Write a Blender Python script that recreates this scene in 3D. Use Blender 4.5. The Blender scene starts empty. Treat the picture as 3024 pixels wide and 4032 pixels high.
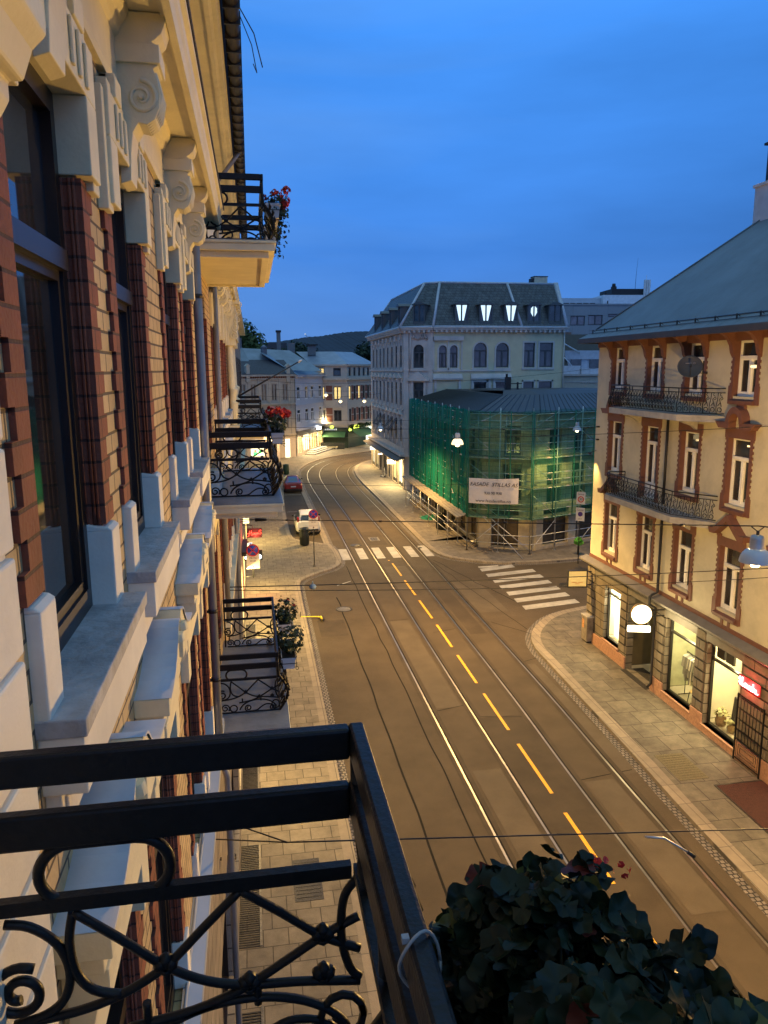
import bpy, bmesh, math, random
from mathutils import Vector, Matrix
random.seed(7)
R = math.radians
sc = bpy.context.scene
COL = sc.collection

# ---------------------------------------------------------------- camera
cam = bpy.data.cameras.new('camera')
cam_ob = bpy.data.objects.new('camera', cam)
COL.objects.link(cam_ob)
sc.camera = cam_ob
cam.sensor_fit = 'VERTICAL'
cam.sensor_height = 36.0
cam.lens = 36.0 * 3000.0 / 4032.0
cam.clip_start = 0.05
cam.clip_end = 9000.0
YAW, PITCH, ROLL = R(9.63), R(10.66), R(-0.32)
fwd = Vector((math.sin(YAW) * math.cos(PITCH), math.cos(YAW) * math.cos(PITCH), -math.sin(PITCH)))
rgt = Vector((math.cos(YAW), -math.sin(YAW), 0))
upv = rgt.cross(fwd)
r2 = math.cos(ROLL) * rgt + math.sin(ROLL) * upv
u2 = -math.sin(ROLL) * rgt + math.cos(ROLL) * upv
cm = Matrix((r2, u2, -fwd)).transposed().to_4x4()
cm.translation = Vector((0, 0, 12.3))
cam_ob.matrix_world = cm

# ---------------------------------------------------------------- world: dusk sky
w = bpy.data.worlds.new('World')
sc.world = w
w.use_nodes = True
nt = w.node_tree
bg = nt.nodes['Background']
tc = nt.nodes.new('ShaderNodeTexCoord')
mp = nt.nodes.new('ShaderNodeMapping')
mp.inputs['Location'].default_value = (0, 0, 0.22)
mp.inputs['Scale'].default_value = (1, 1, 0.62)
sky = nt.nodes.new('ShaderNodeTexSky')
sky.sky_type = 'NISHITA'
sky.sun_disc = False
sky.sun_elevation = R(0.0)
sky.sun_rotation = R(180)
sky.ozone_density = 4.0
sep = nt.nodes.new('ShaderNodeSeparateXYZ')
ramp = nt.nodes.new('ShaderNodeValToRGB')
ramp.color_ramp.elements[0].position = 0.0
ramp.color_ramp.elements[0].color = (0.62, 0.56, 0.58, 1)
ramp.color_ramp.elements[1].position = 0.42
ramp.color_ramp.elements[1].color = (0.66, 0.92, 0.92, 1)
e = ramp.color_ramp.elements.new(0.14); e.color = (0.40, 0.50, 0.56, 1)
e = ramp.color_ramp.elements.new(0.66); e.color = (4.3, 2.2, 1.05, 1)
e = ramp.color_ramp.elements.new(1.0); e.color = (7.5, 3.3, 1.1, 1)
nz = nt.nodes.new('ShaderNodeTexNoise')
nz.inputs['Scale'].default_value = 2.2
nz.inputs['Detail'].default_value = 5
mp2 = nt.nodes.new('ShaderNodeMapping')
mp2.inputs['Scale'].default_value = (1, 1, 4.5)
mr = nt.nodes.new('ShaderNodeMapRange')
mr.inputs['From Min'].default_value = 0.3
mr.inputs['From Max'].default_value = 0.75
mr.inputs['To Min'].default_value = 0.84
mr.inputs['To Max'].default_value = 1.18
m1 = nt.nodes.new('ShaderNodeMix'); m1.data_type = 'RGBA'; m1.blend_type = 'MULTIPLY'; m1.inputs[0].default_value = 1
m2 = nt.nodes.new('ShaderNodeMix'); m2.data_type = 'RGBA'; m2.blend_type = 'MULTIPLY'; m2.inputs[0].default_value = 1
L = nt.links.new
L(tc.outputs['Generated'], mp.inputs[0]); L(mp.outputs[0], sky.inputs[0])
L(tc.outputs['Generated'], sep.inputs[0]); L(sep.outputs['Z'], ramp.inputs[0])
L(tc.outputs['Generated'], mp2.inputs[0]); L(mp2.outputs[0], nz.inputs['Vector'])
L(nz.outputs['Fac'], mr.inputs['Value'])
L(sky.outputs[0], m1.inputs[6]); L(ramp.outputs[0], m1.inputs[7])
L(m1.outputs[2], m2.inputs[6]); L(mr.outputs[0], m2.inputs[7])
m3 = nt.nodes.new('ShaderNodeMix'); m3.data_type = 'RGBA'
nz2 = nt.nodes.new('ShaderNodeTexNoise'); nz2.inputs['Scale'].default_value = 1.1; nz2.inputs['Detail'].default_value = 6; nz2.inputs['Distortion'].default_value = 0.6
mp3 = nt.nodes.new('ShaderNodeMapping'); mp3.inputs['Scale'].default_value = (1, 1, 7.0); mp3.inputs['Location'].default_value = (3.1, 0.4, 0.2)
L(tc.outputs['Generated'], mp3.inputs[0]); L(mp3.outputs[0], nz2.inputs['Vector'])
mr2 = nt.nodes.new('ShaderNodeMapRange'); mr2.inputs['From Min'].default_value = 0.45; mr2.inputs['From Max'].default_value = 0.75; mr2.inputs['To Max'].default_value = 0.42
L(nz2.outputs['Fac'], mr2.inputs['Value']); L(mr2.outputs[0], m3.inputs[0])
m3.inputs[7].default_value = (0.075, 0.165, 0.34, 1)
L(m2.outputs[2], m3.inputs[6]); L(m3.outputs[2], bg.inputs['Color'])
bg.inputs['Strength'].default_value = 0.15
sc.view_settings.view_transform = 'Standard'
sc.view_settings.look = 'None'
sc.view_settings.gamma = 1.0
sc.view_settings.exposure = 3.82
try:
    sc.cycles.max_bounces = 8
    sc.cycles.diffuse_bounces = 3
    sc.cycles.glossy_bounces = 3
    sc.cycles.transparent_max_bounces = 24
    sc.cycles.sample_clamp_indirect = 3.0
    sc.cycles.use_denoising = True
    sc.cycles.use_light_tree = True
except Exception:
    pass

# ---------------------------------------------------------------- materials
MATS = {}
def _newmat(name):
    m = bpy.data.materials.new(name)
    m.use_nodes = True
    n = m.node_tree.nodes
    return m, n, m.node_tree.links.new, n['Principled BSDF']

def M(name, col=(0.5, 0.5, 0.5), rough=0.6, metal=0.0, var=0.12, vs=3.0, bump=0.0, bs=30.0, em=None, es=0.0, spec=0.5, stain=0.0):
    """plain painted / stone / metal surface with soft procedural variation"""
    if name in MATS: return MATS[name]
    m, n, ln, b = _newmat(name)
    b.inputs['Roughness'].default_value = rough
    b.inputs['Metallic'].default_value = metal
    b.inputs['Specular IOR Level'].default_value = spec
    t = n.new('ShaderNodeTexCoord')
    no = n.new('ShaderNodeTexNoise'); no.inputs['Scale'].default_value = vs; no.inputs['Detail'].default_value = 6
    ln(t.outputs['Object'], no.inputs['Vector'])
    cr = n.new('ShaderNodeValToRGB')
    lo = tuple(c * (1 - var) for c in col) + (1,); hi = tuple(min(1, c * (1 + var)) for c in col) + (1,)
    cr.color_ramp.elements[0].position = 0.3; cr.color_ramp.elements[0].color = lo
    cr.color_ramp.elements[1].position = 0.7; cr.color_ramp.elements[1].color = hi
    ln(no.outputs['Fac'], cr.inputs[0])
    out = cr.outputs[0]
    if stain > 0:
        n2 = n.new('ShaderNodeTexNoise'); n2.inputs['Scale'].default_value = 0.9; n2.inputs['Detail'].default_value = 8
        n2.inputs['Roughness'].default_value = 0.7
        ln(t.outputs['Object'], n2.inputs['Vector'])
        c2 = n.new('ShaderNodeValToRGB')
        c2.color_ramp.elements[0].position = 0.38; c2.color_ramp.elements[0].color = (1 - stain,) * 3 + (1,)
        c2.color_ramp.elements[1].position = 0.56; c2.color_ramp.elements[1].color = (1, 1, 1, 1)
        ln(n2.outputs['Fac'], c2.inputs[0])
        mx = n.new('ShaderNodeMix'); mx.data_type = 'RGBA'; mx.blend_type = 'MULTIPLY'; mx.inputs[0].default_value = 1
        ln(out, mx.inputs[6]); ln(c2.outputs[0], mx.inputs[7]); out = mx.outputs[2]
    ln(out, b.inputs['Base Color'])
    if bump > 0:
        nb = n.new('ShaderNodeTexNoise'); nb.inputs['Scale'].default_value = bs; nb.inputs['Detail'].default_value = 5
        ln(t.outputs['Object'], nb.inputs['Vector'])
        bp = n.new('ShaderNodeBump'); bp.inputs['Strength'].default_value = bump; bp.inputs['Distance'].default_value = 0.02
        ln(nb.outputs['Fac'], bp.inputs['Height']); ln(bp.outputs[0], b.inputs['Normal'])
    if em:
        b.inputs['Emission Color'].default_value = tuple(em) + (1,)
        b.inputs['Emission Strength'].default_value = es
    MATS[name] = m
    return m

def EM(name, col, s):
    """something that gives off light"""
    if name in MATS: return MATS[name]
    m, n, ln, b = _newmat(name)
    b.inputs['Base Color'].default_value = tuple(0.45 * c for c in col) + (1,)
    b.inputs['Emission Color'].default_value = tuple(col) + (1,)
    b.inputs['Emission Strength'].default_value = s
    MATS[name] = m
    return m

def BR(name, c1, c2, mortar, bw, bh, mode='yz', ms=0.008, bump=0.5, rough=0.75, off=0.5, var=0.25, stain=0.0, ang=0.0, spec=0.4):
    """bricks, slabs or shingles: mode yz / xz = upright walls, xy = ground, u = upright wall turned by ang"""
    if name in MATS: return MATS[name]
    m, n, ln, b = _newmat(name)
    b.inputs['Roughness'].default_value = rough
    b.inputs['Specular IOR Level'].default_value = spec
    t = n.new('ShaderNodeTexCoord')
    s = n.new('ShaderNodeSeparateXYZ'); ln(t.outputs['Object'], s.inputs[0])
    c = n.new('ShaderNodeCombineXYZ')
    if mode == 'yz': ln(s.outputs['Y'], c.inputs[0]); ln(s.outputs['Z'], c.inputs[1])
    elif mode == 'xz': ln(s.outputs['X'], c.inputs[0]); ln(s.outputs['Z'], c.inputs[1])
    elif mode == 'xy': ln(s.outputs['X'], c.inputs[0]); ln(s.outputs['Y'], c.inputs[1])
    elif mode == 'yx': ln(s.outputs['Y'], c.inputs[0]); ln(s.outputs['X'], c.inputs[1])
    else:
        d = n.new('ShaderNodeVectorMath'); d.operation = 'DOT_PRODUCT'
        d.inputs[1].default_value = (math.cos(ang), math.sin(ang), 0)
        ln(t.outputs['Object'], d.inputs[0]); ln(d.outputs['Value'], c.inputs[0]); ln(s.outputs['Z'], c.inputs[1])
    bt = n.new('ShaderNodeTexBrick')
    ln(c.outputs[0], bt.inputs['Vector'])
    bt.inputs['Scale'].default_value = 1.0
    bt.inputs['Color1'].default_value = tuple(c1) + (1,)
    bt.inputs['Color2'].default_value = tuple(c2) + (1,)
    bt.inputs['Mortar'].default_value = tuple(mortar) + (1,)
    bt.inputs['Mortar Size'].default_value = ms
    bt.inputs['Mortar Smooth'].default_value = 0.3
    bt.inputs['Brick Width'].default_value = bw
    bt.inputs['Row Height'].default_value = bh
    bt.offset = off
    no = n.new('ShaderNodeTexNoise'); no.inputs['Scale'].default_value = 2.5; no.inputs['Detail'].default_value = 8
    no.inputs['Roughness'].default_value = 0.65
    ln(t.outputs['Object'], no.inputs['Vector'])
    mr = n.new('ShaderNodeMapRange'); mr.inputs['From Min'].default_value = 0.3; mr.inputs['From Max'].default_value = 0.7
    mr.inputs['To Min'].default_value = 1 - var; mr.inputs['To Max'].default_value = 1 + var
    ln(no.outputs['Fac'], mr.inputs['Value'])
    mx = n.new('ShaderNodeMix'); mx.data_type = 'RGBA'; mx.blend_type = 'MULTIPLY'; mx.inputs[0].default_value = 1
    ln(bt.outputs['Color'], mx.inputs[6]); ln(mr.outputs[0], mx.inputs[7])
    ln(mx.outputs[2], b.inputs['Base Color'])
    ad = n.new('ShaderNodeMath'); ad.operation = 'MULTIPLY_ADD'; ad.inputs[1].default_value = -1.0
    n3 = n.new('ShaderNodeTexNoise'); n3.inputs['Scale'].default_value = 45; n3.inputs['Detail'].default_value = 4
    ln(t.outputs['Object'], n3.inputs['Vector'])
    ln(bt.outputs['Fac'], ad.inputs[0]); ln(n3.outputs['Fac'], ad.inputs[2])
    bp = n.new('ShaderNodeBump'); bp.inputs['Strength'].default_value = bump; bp.inputs['Distance'].default_value = 0.012
    ln(ad.outputs[0], bp.inputs['Height']); ln(bp.outputs[0], b.inputs['Normal'])
    MATS[name] = m
    return m

def GLASS(name, tint=(0.02, 0.022, 0.025), rough=0.04, spec=0.7):
    """dark room seen through a pane: glossy, slightly uneven"""
    if name in MATS: return MATS[name]
    m, n, ln, b = _newmat(name)
    b.inputs['Roughness'].default_value = rough
    b.inputs['Specular IOR Level'].default_value = spec
    t = n.new('ShaderNodeTexCoord')
    no = n.new('ShaderNodeTexNoise'); no.inputs['Scale'].default_value = 1.1; no.inputs['Detail'].default_value = 3
    ln(t.outputs['Object'], no.inputs['Vector'])
    cr = n.new('ShaderNodeValToRGB')
    cr.color_ramp.elements[0].position = 0.35; cr.color_ramp.elements[0].color = tuple(c * 0.5 for c in tint) + (1,)
    cr.color_ramp.elements[1].position = 0.7; cr.color_ramp.elements[1].color = tuple(c * 2.2 for c in tint) + (1,)
    ln(no.outputs['Fac'], cr.inputs[0]); ln(cr.outputs[0], b.inputs['Base Color'])
    bp = n.new('ShaderNodeBump'); bp.inputs['Strength'].default_value = 0.02
    ln(no.outputs['Fac'], bp.inputs['Height']); ln(bp.outputs[0], b.inputs['Normal'])
    MATS[name] = m
    return m

def CLEAR(name):
    if name in MATS: return MATS[name]
    m = bpy.data.materials.new(name); m.use_nodes = True
    n = m.node_tree.nodes; ln = m.node_tree.links.new
    n.remove(n['Principled BSDF'])
    tr = n.new('ShaderNodeBsdfTransparent'); tr.inputs[0].default_value = (0.93, 0.96, 0.94, 1)
    gl = n.new('ShaderNodeBsdfGlossy'); gl.inputs['Roughness'].default_value = 0.03
    mx = n.new('ShaderNodeMixShader'); mx.inputs[0].default_value = 0.07
    ln(tr.outputs[0], mx.inputs[1]); ln(gl.outputs[0], mx.inputs[2]); ln(mx.outputs[0], n['Material Output'].inputs['Surface'])
    MATS[name] = m
    return m

def NET(name, col, dens):
    """woven debris netting: see-through weave with folds of denser cloth"""
    if name in MATS: return MATS[name]
    m = bpy.data.materials.new(name); m.use_nodes = True
    n = m.node_tree.nodes; ln = m.node_tree.links.new
    n.remove(n['Principled BSDF'])
    t = n.new('ShaderNodeTexCoord')
    mp = n.new('ShaderNodeMapping'); mp.inputs['Scale'].default_value = (1.3, 1.3, 0.16)
    ln(t.outputs['Object'], mp.inputs[0])
    no = n.new('ShaderNodeTexNoise'); no.inputs['Scale'].default_value = 1.6; no.inputs['Detail'].default_value = 6
    ln(mp.outputs[0], no.inputs['Vector'])
    mr = n.new('ShaderNodeMapRange'); mr.inputs['From Min'].default_value = 0.3; mr.inputs['From Max'].default_value = 0.72
    mr.inputs['To Min'].default_value = dens - 0.14; mr.inputs['To Max'].default_value = dens + 0.2
    ln(no.outputs['Fac'], mr.inputs['Value'])
    tr = n.new('ShaderNodeBsdfTransparent'); tr.inputs[0].default_value = (0.75, 0.95, 0.85, 1)
    df = n.new('ShaderNodeBsdfDiffuse'); df.inputs[0].default_value = tuple(col) + (1,)
    tl = n.new('ShaderNodeBsdfTranslucent'); tl.inputs[0].default_value = tuple(col) + (1,)
    ms = n.new('ShaderNodeMixShader'); ms.inputs[0].default_value = 0.4
    ln(df.outputs[0], ms.inputs[1]); ln(tl.outputs[0], ms.inputs[2])
    mx = n.new('ShaderNodeMixShader')
    ln(mr.outputs[0], mx.inputs[0]); ln(tr.outputs[0], mx.inputs[1]); ln(ms.outputs[0], mx.inputs[2])
    ln(mx.outputs[0], n['Material Output'].inputs['Surface'])
    MATS[name] = m
    return m

def LEAF(name, c1, c2, rough=0.55, em=0.0):
    if name in MATS: return MATS[name]
    m, n, ln, b = _newmat(name)
    b.inputs['Specular IOR Level'].default_value = 0.22
    b.inputs['Roughness'].default_value = rough
    t = n.new('ShaderNodeTexCoord')
    no = n.new('ShaderNodeTexNoise'); no.inputs['Scale'].default_value = 1.5; no.inputs['Detail'].default_value = 8
    ln(t.outputs['Object'], no.inputs['Vector'])
    cr = n.new('ShaderNodeValToRGB')
    cr.color_ramp.elements[0].position = 0.35; cr.color_ramp.elements[0].color = tuple(c1) + (1,)
    cr.color_ramp.elements[1].position = 0.65; cr.color_ramp.elements[1].color = tuple(c2) + (1,)
    ln(no.outputs['Fac'], cr.inputs[0]); ln(cr.outputs[0], b.inputs['Base Color'])
    MATS[name] = m
    return m

# ---------------------------------------------------------------- mesh builder
class Fr:
    """local frame: u along a facade, v up, n out of it"""
    def __init__(s, o, u, n=None):
        s.o = Vector(o); s.u = Vector(u).normalized(); s.v = Vector((0, 0, 1))
        s.n = Vector(n).normalized() if n else s.u.cross(s.v)
    def __call__(s, u, v, n=0.0): return s.o + s.u * u + s.v * v + s.n * n
class FrW:
    def __call__(s, x, y, z): return Vector((x, y, z))
W = FrW()

class MB:
    def __init__(s, fr=W): s.v = []; s.f = []; s.fr = fr; s.sm = []
    def add(s, pts, faces, smooth=False):
        k = len(s.v); s.v += [s.fr(*p) for p in pts]
        for f in faces: s.f.append([i + k for i in f]); s.sm.append(smooth)
        return s
    def box(s, a0, a1, b0, b1, c0, c1):
        return s.add([(a0, b0, c0), (a1, b0, c0), (a1, b1, c0), (a0, b1, c0), (a0, b0, c1), (a1, b0, c1), (a1, b1, c1), (a0, b1, c1)],
                     [(0, 3, 2, 1), (4, 5, 6, 7), (0, 1, 5, 4), (1, 2, 6, 5), (2, 3, 7, 6), (3, 0, 4, 7)])
    def quad(s, a, b, c, d): return s.add([a, b, c, d], [(0, 1, 2, 3)])
    def poly(s, pts): return s.add(pts, [tuple(range(len(pts)))])
    def prism(s, prof, a0, a1, ax=0):
        """prof: 2-D outline in the two axes other than ax, extruded along ax"""
        def P(p, a):
            if ax == 0: return (a, p[0], p[1])
            if ax == 1: return (p[0], a, p[1])
            return (p[0], p[1], a)
        n = len(prof)
        return s.add([P(p, a0) for p in prof] + [P(p, a1) for p in prof],
                     [tuple(range(n))[::-1], tuple(range(n, 2 * n))] + [(i, (i + 1) % n, n + (i + 1) % n, n + i) for i in range(n)])
    def tube(s, pts, r, k=6, cap=True, smooth=True):
        """round bar through points given in the builder's frame; r is a number or one per point"""
        P = [s.fr(*p) for p in pts]
        n = len(P); rr = r if isinstance(r, (list, tuple)) else [r] * n
        base = len(s.v); prev = None
        for i, p in enumerate(P):
            t = (P[min(i + 1, n - 1)] - P[max(i - 1, 0)])
            if t.length < 1e-9: t = Vector((0, 0, 1))
            t.normalize()
            if prev is None:
                a = Vector((0, 0, 1)) if abs(t.z) < 0.9 else Vector((1, 0, 0))
                x = t.cross(a).normalized()
            else:
                x = (prev - t * prev.dot(t))
                x = x.normalized() if x.length > 1e-6 else t.orthogonal().normalized()
            prev = x; y = t.cross(x)
            for j in range(k):
                q = 2 * math.pi * j / k
                s.v.append(p + (x * math.cos(q) + y * math.sin(q)) * rr[i])
        for i in range(n - 1):
            for j in range(k):
                s.f.append([base + i * k + j, base + i * k + (j + 1) % k, base + (i + 1) * k + (j + 1) % k, base + (i + 1) * k + j]); s.sm.append(smooth)
        if cap:
            s.f.append([base + j for j in range(k)][::-1]); s.sm.append(False)
            s.f.append([base + (n - 1) * k + j for j in range(k)]); s.sm.append(False)
        return s
    def lathe(s, prof, c=(0, 0, 0), k=16, smooth=True):
        """profile of (r, h) turned about the third axis at c"""
        base = len(s.v)
        for r, h in prof:
            for j in range(k):
                q = 2 * math.pi * j / k
                s.v.append(s.fr(c[0] + r * math.cos(q), c[1] + r * math.sin(q), c[2] + h))
        for i in range(len(prof) - 1):
            for j in range(k):
                s.f.append([base + i * k + j, base + i * k + (j + 1) % k, base + (i + 1) * k + (j + 1) % k, base + (i + 1) * k + j]); s.sm.append(smooth)
        return s
    def wall(s, u0, u1, v0, v1, ops, n=0.0, d=0.15):
        """face with openings (a0,a1,b0,b1) and reveals going back by d"""
        us = sorted(set([u0, u1] + [o[0] for o in ops] + [o[1] for o in ops])); us = [u for u in us if u0 <= u <= u1]
        vs = sorted(set([v0, v1] + [o[2] for o in ops] + [o[3] for o in ops])); vs = [v for v in vs if v0 <= v <= v1]
        for i in range(len(us) - 1):
            for j in range(len(vs) - 1):
                mu = (us[i] + us[i + 1]) / 2; mv = (vs[j] + vs[j + 1]) / 2
                if any(o[0] < mu < o[1] and o[2] < mv < o[3] for o in ops): continue
                s.quad((us[i], vs[j], n), (us[i + 1], vs[j], n), (us[i + 1], vs[j + 1], n), (us[i], vs[j + 1], n))
        for a0, a1, b0, b1 in ops:
            s.quad((a0, b0, n), (a0, b1, n), (a0, b1, n - d), (a0, b0, n - d)); s.quad((a1, b0, n), (a1, b0, n - d), (a1, b1, n - d), (a1, b1, n))
            s.quad((a0, b0, n), (a0, b0, n - d), (a1, b0, n - d), (a1, b0, n)); s.quad((a0, b1, n), (a1, b1, n), (a1, b1, n - d), (a0, b1, n - d))
        return s
    def build(s, name, mat, parent=None, fix=True, bevel=0):
        me = bpy.data.meshes.new(name)
        me.from_pydata([tuple(v) for v in s.v], [], s.f)
        me.update()
        for i, p in enumerate(me.polygons): p.use_smooth = s.sm[i]
        if fix:
            bm = bmesh.new(); bm.from_mesh(me)
            bmesh.ops.recalc_face_normals(bm, faces=bm.faces[:])
            bm.to_mesh(me); bm.free()
        me.materials.append(mat)
        o = bpy.data.objects.new(name, me); COL.objects.link(o)
        if bevel:
            bv = o.modifiers.new('bevel', 'BEVEL'); bv.width = bevel; bv.segments = 2; bv.limit_method = 'ANGLE'
        if parent is not None: attach(o, parent)
        return o

WL = {}   # where each empty stands
def attach(o, p):
    o.parent = p
    o.matrix_parent_inverse = Matrix.Translation(-WL.get(p.name, Vector((0, 0, 0))))

def tag(o, label=None, cat=None, group=None, kind=None):
    if label: o['label'] = label
    if cat: o['category'] = cat
    if group: o['group'] = group
    if kind: o['kind'] = kind
    return o

def thing(name, label, cat, loc=(0, 0, 0), group=None, kind=None):
    o = bpy.data.objects.new(name, None); COL.objects.link(o)
    o.location = loc; o.empty_display_size = 0.3
    WL[o.name] = Vector(loc)
    return tag(o, label, cat, group, kind)

def text_bm(txt, size, fr, u, v, n, shear=0.0, depth=0.004, align='CENTER', offs=0.0):
    """lettering as a mesh laid in a frame"""
    cu = bpy.data.curves.new('lettering', 'FONT'); cu.body = txt; cu.size = size; cu.align_x = align; cu.align_y = 'CENTER'
    cu.extrude = depth; cu.shear = shear; cu.offset = offs; cu.resolution_u = 3
    ob = bpy.data.objects.new('lettering', cu); COL.objects.link(ob)
    dg = bpy.context.evaluated_depsgraph_get()
    me = bpy.data.meshes.new_from_object(ob.evaluated_get(dg))
    mb = MB(fr)
    mb.add([(u + p.co.x, v + p.co.y, n + p.co.z) for p in me.vertices], [tuple(p.vertices) for p in me.polygons])
    bpy.data.objects.remove(ob); bpy.data.curves.remove(cu); bpy.data.meshes.remove(me)
    return mb

def lamp_light(name, loc, power, col, radius=0.15, parent=None, spot=None):
    l = bpy.data.lights.new(name, 'SPOT' if spot else 'POINT'); l.energy = power; l.color = col; l.shadow_soft_size = radius
    if spot: l.spot_size = R(spot); l.spot_blend = 0.6
    o = bpy.data.objects.new(name, l); COL.objects.link(o); o.location = loc
    if parent is not None: attach(o, parent)
    return o

def area_light(name, loc, rot, sx, sy, power, col, parent=None):
    l = bpy.data.lights.new(name, 'AREA'); l.shape = 'RECTANGLE'; l.size = sx; l.size_y = sy; l.energy = power; l.color = col
    o = bpy.data.objects.new(name, l); COL.objects.link(o); o.location = loc; o.rotation_euler = rot
    if parent is not None: attach(o, parent)
    return o

def arc(cx, cy, r, a0, a1, n=10, ry=None):
    ry = ry or r
    return [(cx + r * math.cos(R(a0 + (a1 - a0) * i / n)), cy + ry * math.sin(R(a0 + (a1 - a0) * i / n))) for i in range(n + 1)]
def spiral(cx, cy, r0, r1, a0, turns, n=22):
    return [(cx + (r0 + (r1 - r0) * i / n) * math.cos(R(a0 + 360 * turns * i / n)), cy + (r0 + (r1 - r0) * i / n) * math.sin(R(a0 + 360 * turns * i / n))) for i in range(n + 1)]

# shared materials
cream = M('cream_paint', (0.78, 0.71, 0.47), 0.6, bump=0.12, bs=40, var=0.05, stain=0.14)
cream_white = M('white_render', (0.80, 0.77, 0.66), 0.65, bump=0.1, bs=60, var=0.04, stain=0.14)
sill_paint = M('weathered_sill_paint', (0.40, 0.42, 0.44), 0.6, bump=0.8, bs=18, var=0.2, vs=7, stain=0.25)
flash_paint = M('painted_hood_flashing', (0.50, 0.51, 0.53), 0.5, bump=0.15, bs=10, var=0.08, vs=3, stain=0.12)
brick_y = BR('yellow_brick', (0.56, 0.42, 0.22), (0.48, 0.35, 0.18), (0.10, 0.075, 0.05), 0.25, 0.105, 'yz', 0.009)
brick_r = BR('red_brick', (0.25, 0.075, 0.040), (0.19, 0.055, 0.032), (0.07, 0.028, 0.02), 0.6, 0.105, 'yz', 0.008)
frame_br = M('brown_window_paint', (0.016, 0.011, 0.010), 0.35, var=0.1)
frame_wh = M('white_window_paint', (0.72, 0.72, 0.70), 0.4, var=0.05)
iron = M('black_iron', (0.0045, 0.005, 0.006), 0.42, var=0.3, vs=25, bump=0.15, bs=60, spec=0.3)
pane_d = GLASS('dark_pane')
pane_w = GLASS('curtained_pane', (0.09, 0.08, 0.065))
zinc = M('grey_zinc_pipe', (0.22, 0.23, 0.25), 0.45, metal=0.3, var=0.15)
concrete = M('concrete', (0.34, 0.33, 0.31), 0.8, bump=0.3, bs=20, var=0.15, stain=0.2)
steel = M('galvanised_steel', (0.5, 0.5, 0.5), 0.4, metal=0.7, var=0.15)
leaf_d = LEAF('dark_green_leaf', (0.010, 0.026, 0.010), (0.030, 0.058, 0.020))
petal = M('red_petal', (0.42, 0.012, 0.012), 0.6, var=0.3, vs=30)
blackm = M('matt_black', (0.012, 0.012, 0.013), 0.6)
lampcol = (1.0, 0.575, 0.165)
# ================================================================ GROUND
def catmull(P, n=6):
    out = []
    for i in range(len(P) - 1):
        p0 = Vector(P[max(i - 1, 0)]); p1 = Vector(P[i]); p2 = Vector(P[i + 1]); p3 = Vector(P[min(i + 2, len(P) - 1)])
        for k in range(n):
            t = k / n
            out.append(0.5 * ((2 * p1) + (p2 - p0) * t + (2 * p0 - 5 * p1 + 4 * p2 - p3) * t * t + (3 * p1 - p0 - 3 * p2 + p3) * t ** 3))
    out.append(Vector(P[-1]))
    return out
def offset(P, d):
    out = []
    for i, p in enumerate(P):
        t = (P[min(i + 1, len(P) - 1)] - P[max(i - 1, 0)]).normalized()
        out.append(p + Vector((t.y, -t.x)) * d)
    return out
def ribbon(mb, P, a, b, z, z2=None):
    A = offset(P, a); B = offset(P, b); z2 = z if z2 is None else z2
    for i in range(len(P) - 1):
        mb.quad((A[i].x, A[i].y, z), (B[i].x, B[i].y, z2), (B[i + 1].x, B[i + 1].y, z2), (A[i + 1].x, A[i + 1].y, z))
def kerb(mb, P, a, b, z0, z1):
    """solid strip along a line between offsets a and b"""
    A = offset(P, a); B = offset(P, b)
    for i in range(len(P) - 1):
        q = [A[i], B[i], B[i + 1], A[i + 1]]
        mb.quad(*[(p.x, p.y, z1) for p in q])
        mb.quad((A[i].x, A[i].y, z0), (A[i + 1].x, A[i + 1].y, z0), (A[i + 1].x, A[i + 1].y, z1), (A[i].x, A[i].y, z1))
        mb.quad((B[i].x, B[i].y, z0), (B[i + 1].x, B[i + 1].y, z0), (B[i + 1].x, B[i + 1].y, z1), (B[i].x, B[i].y, z1))

asph = M('asphalt', (0.092, 0.071, 0.048), 0.7, var=0.14, vs=0.6, bump=0.7, bs=70, stain=0.12, spec=0.15)
asph2 = M('asphalt_patch_dark', (0.070, 0.054, 0.037), 0.7, var=0.15, vs=0.8, bump=0.35, bs=90, stain=0.15, spec=0.15)
asph3 = M('asphalt_patch_grey', (0.110, 0.088, 0.062), 0.7, var=0.12, vs=0.8, bump=0.35, bs=90, stain=0.12, spec=0.15)
seam_m = M('bitumen_seam', (0.02, 0.018, 0.015), 0.85, spec=0.1)
granite = BR('granite_kerb', (0.27, 0.225, 0.17), (0.22, 0.185, 0.14), (0.10, 0.09, 0.075), 0.3, 1.0, 'xy', 0.012, 0.4, 0.7, 0.0, 0.15)
cobble = BR('granite_setts', (0.24, 0.21, 0.18), (0.17, 0.15, 0.13), (0.03, 0.027, 0.024), 0.14, 0.14, 'xy', 0.02, 1.0, 0.7)
slabs_l = BR('paving_slabs', (0.21, 0.18, 0.135), (0.155, 0.132, 0.10), (0.065, 0.055, 0.042), 0.55, 0.52, 'xy', 0.013, 0.5, 0.75, 0.37, 0.28)
slabs_r = BR('grey_paving_slabs', (0.150, 0.130, 0.098), (0.110, 0.097, 0.074), (0.035, 0.030, 0.024), 0.78, 0.95, 'xy', 0.013, 0.5, 0.75, 0.43, 0.35)
white_p = M('white_road_paint', (0.44, 0.42, 0.38), 0.6, var=0.12, vs=3, stain=0.3)
yellow_p = M('yellow_road_paint', (0.85, 0.42, 0.02), 0.6, var=0.1, vs=6)
rail_m = M('polished_rail_steel', (0.30, 0.28, 0.25), 0.42, metal=1.0, var=0.15, vs=1.5)

g = MB(); g.quad((-4000, -300, 0), (4000, -300, 0), (4000, 6500, 0), (-4000, 6500, 0))
road = tag(g.build('road', asph), 'brown asphalt street with two tram tracks curving away to the bend', 'road', kind='structure')

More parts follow.
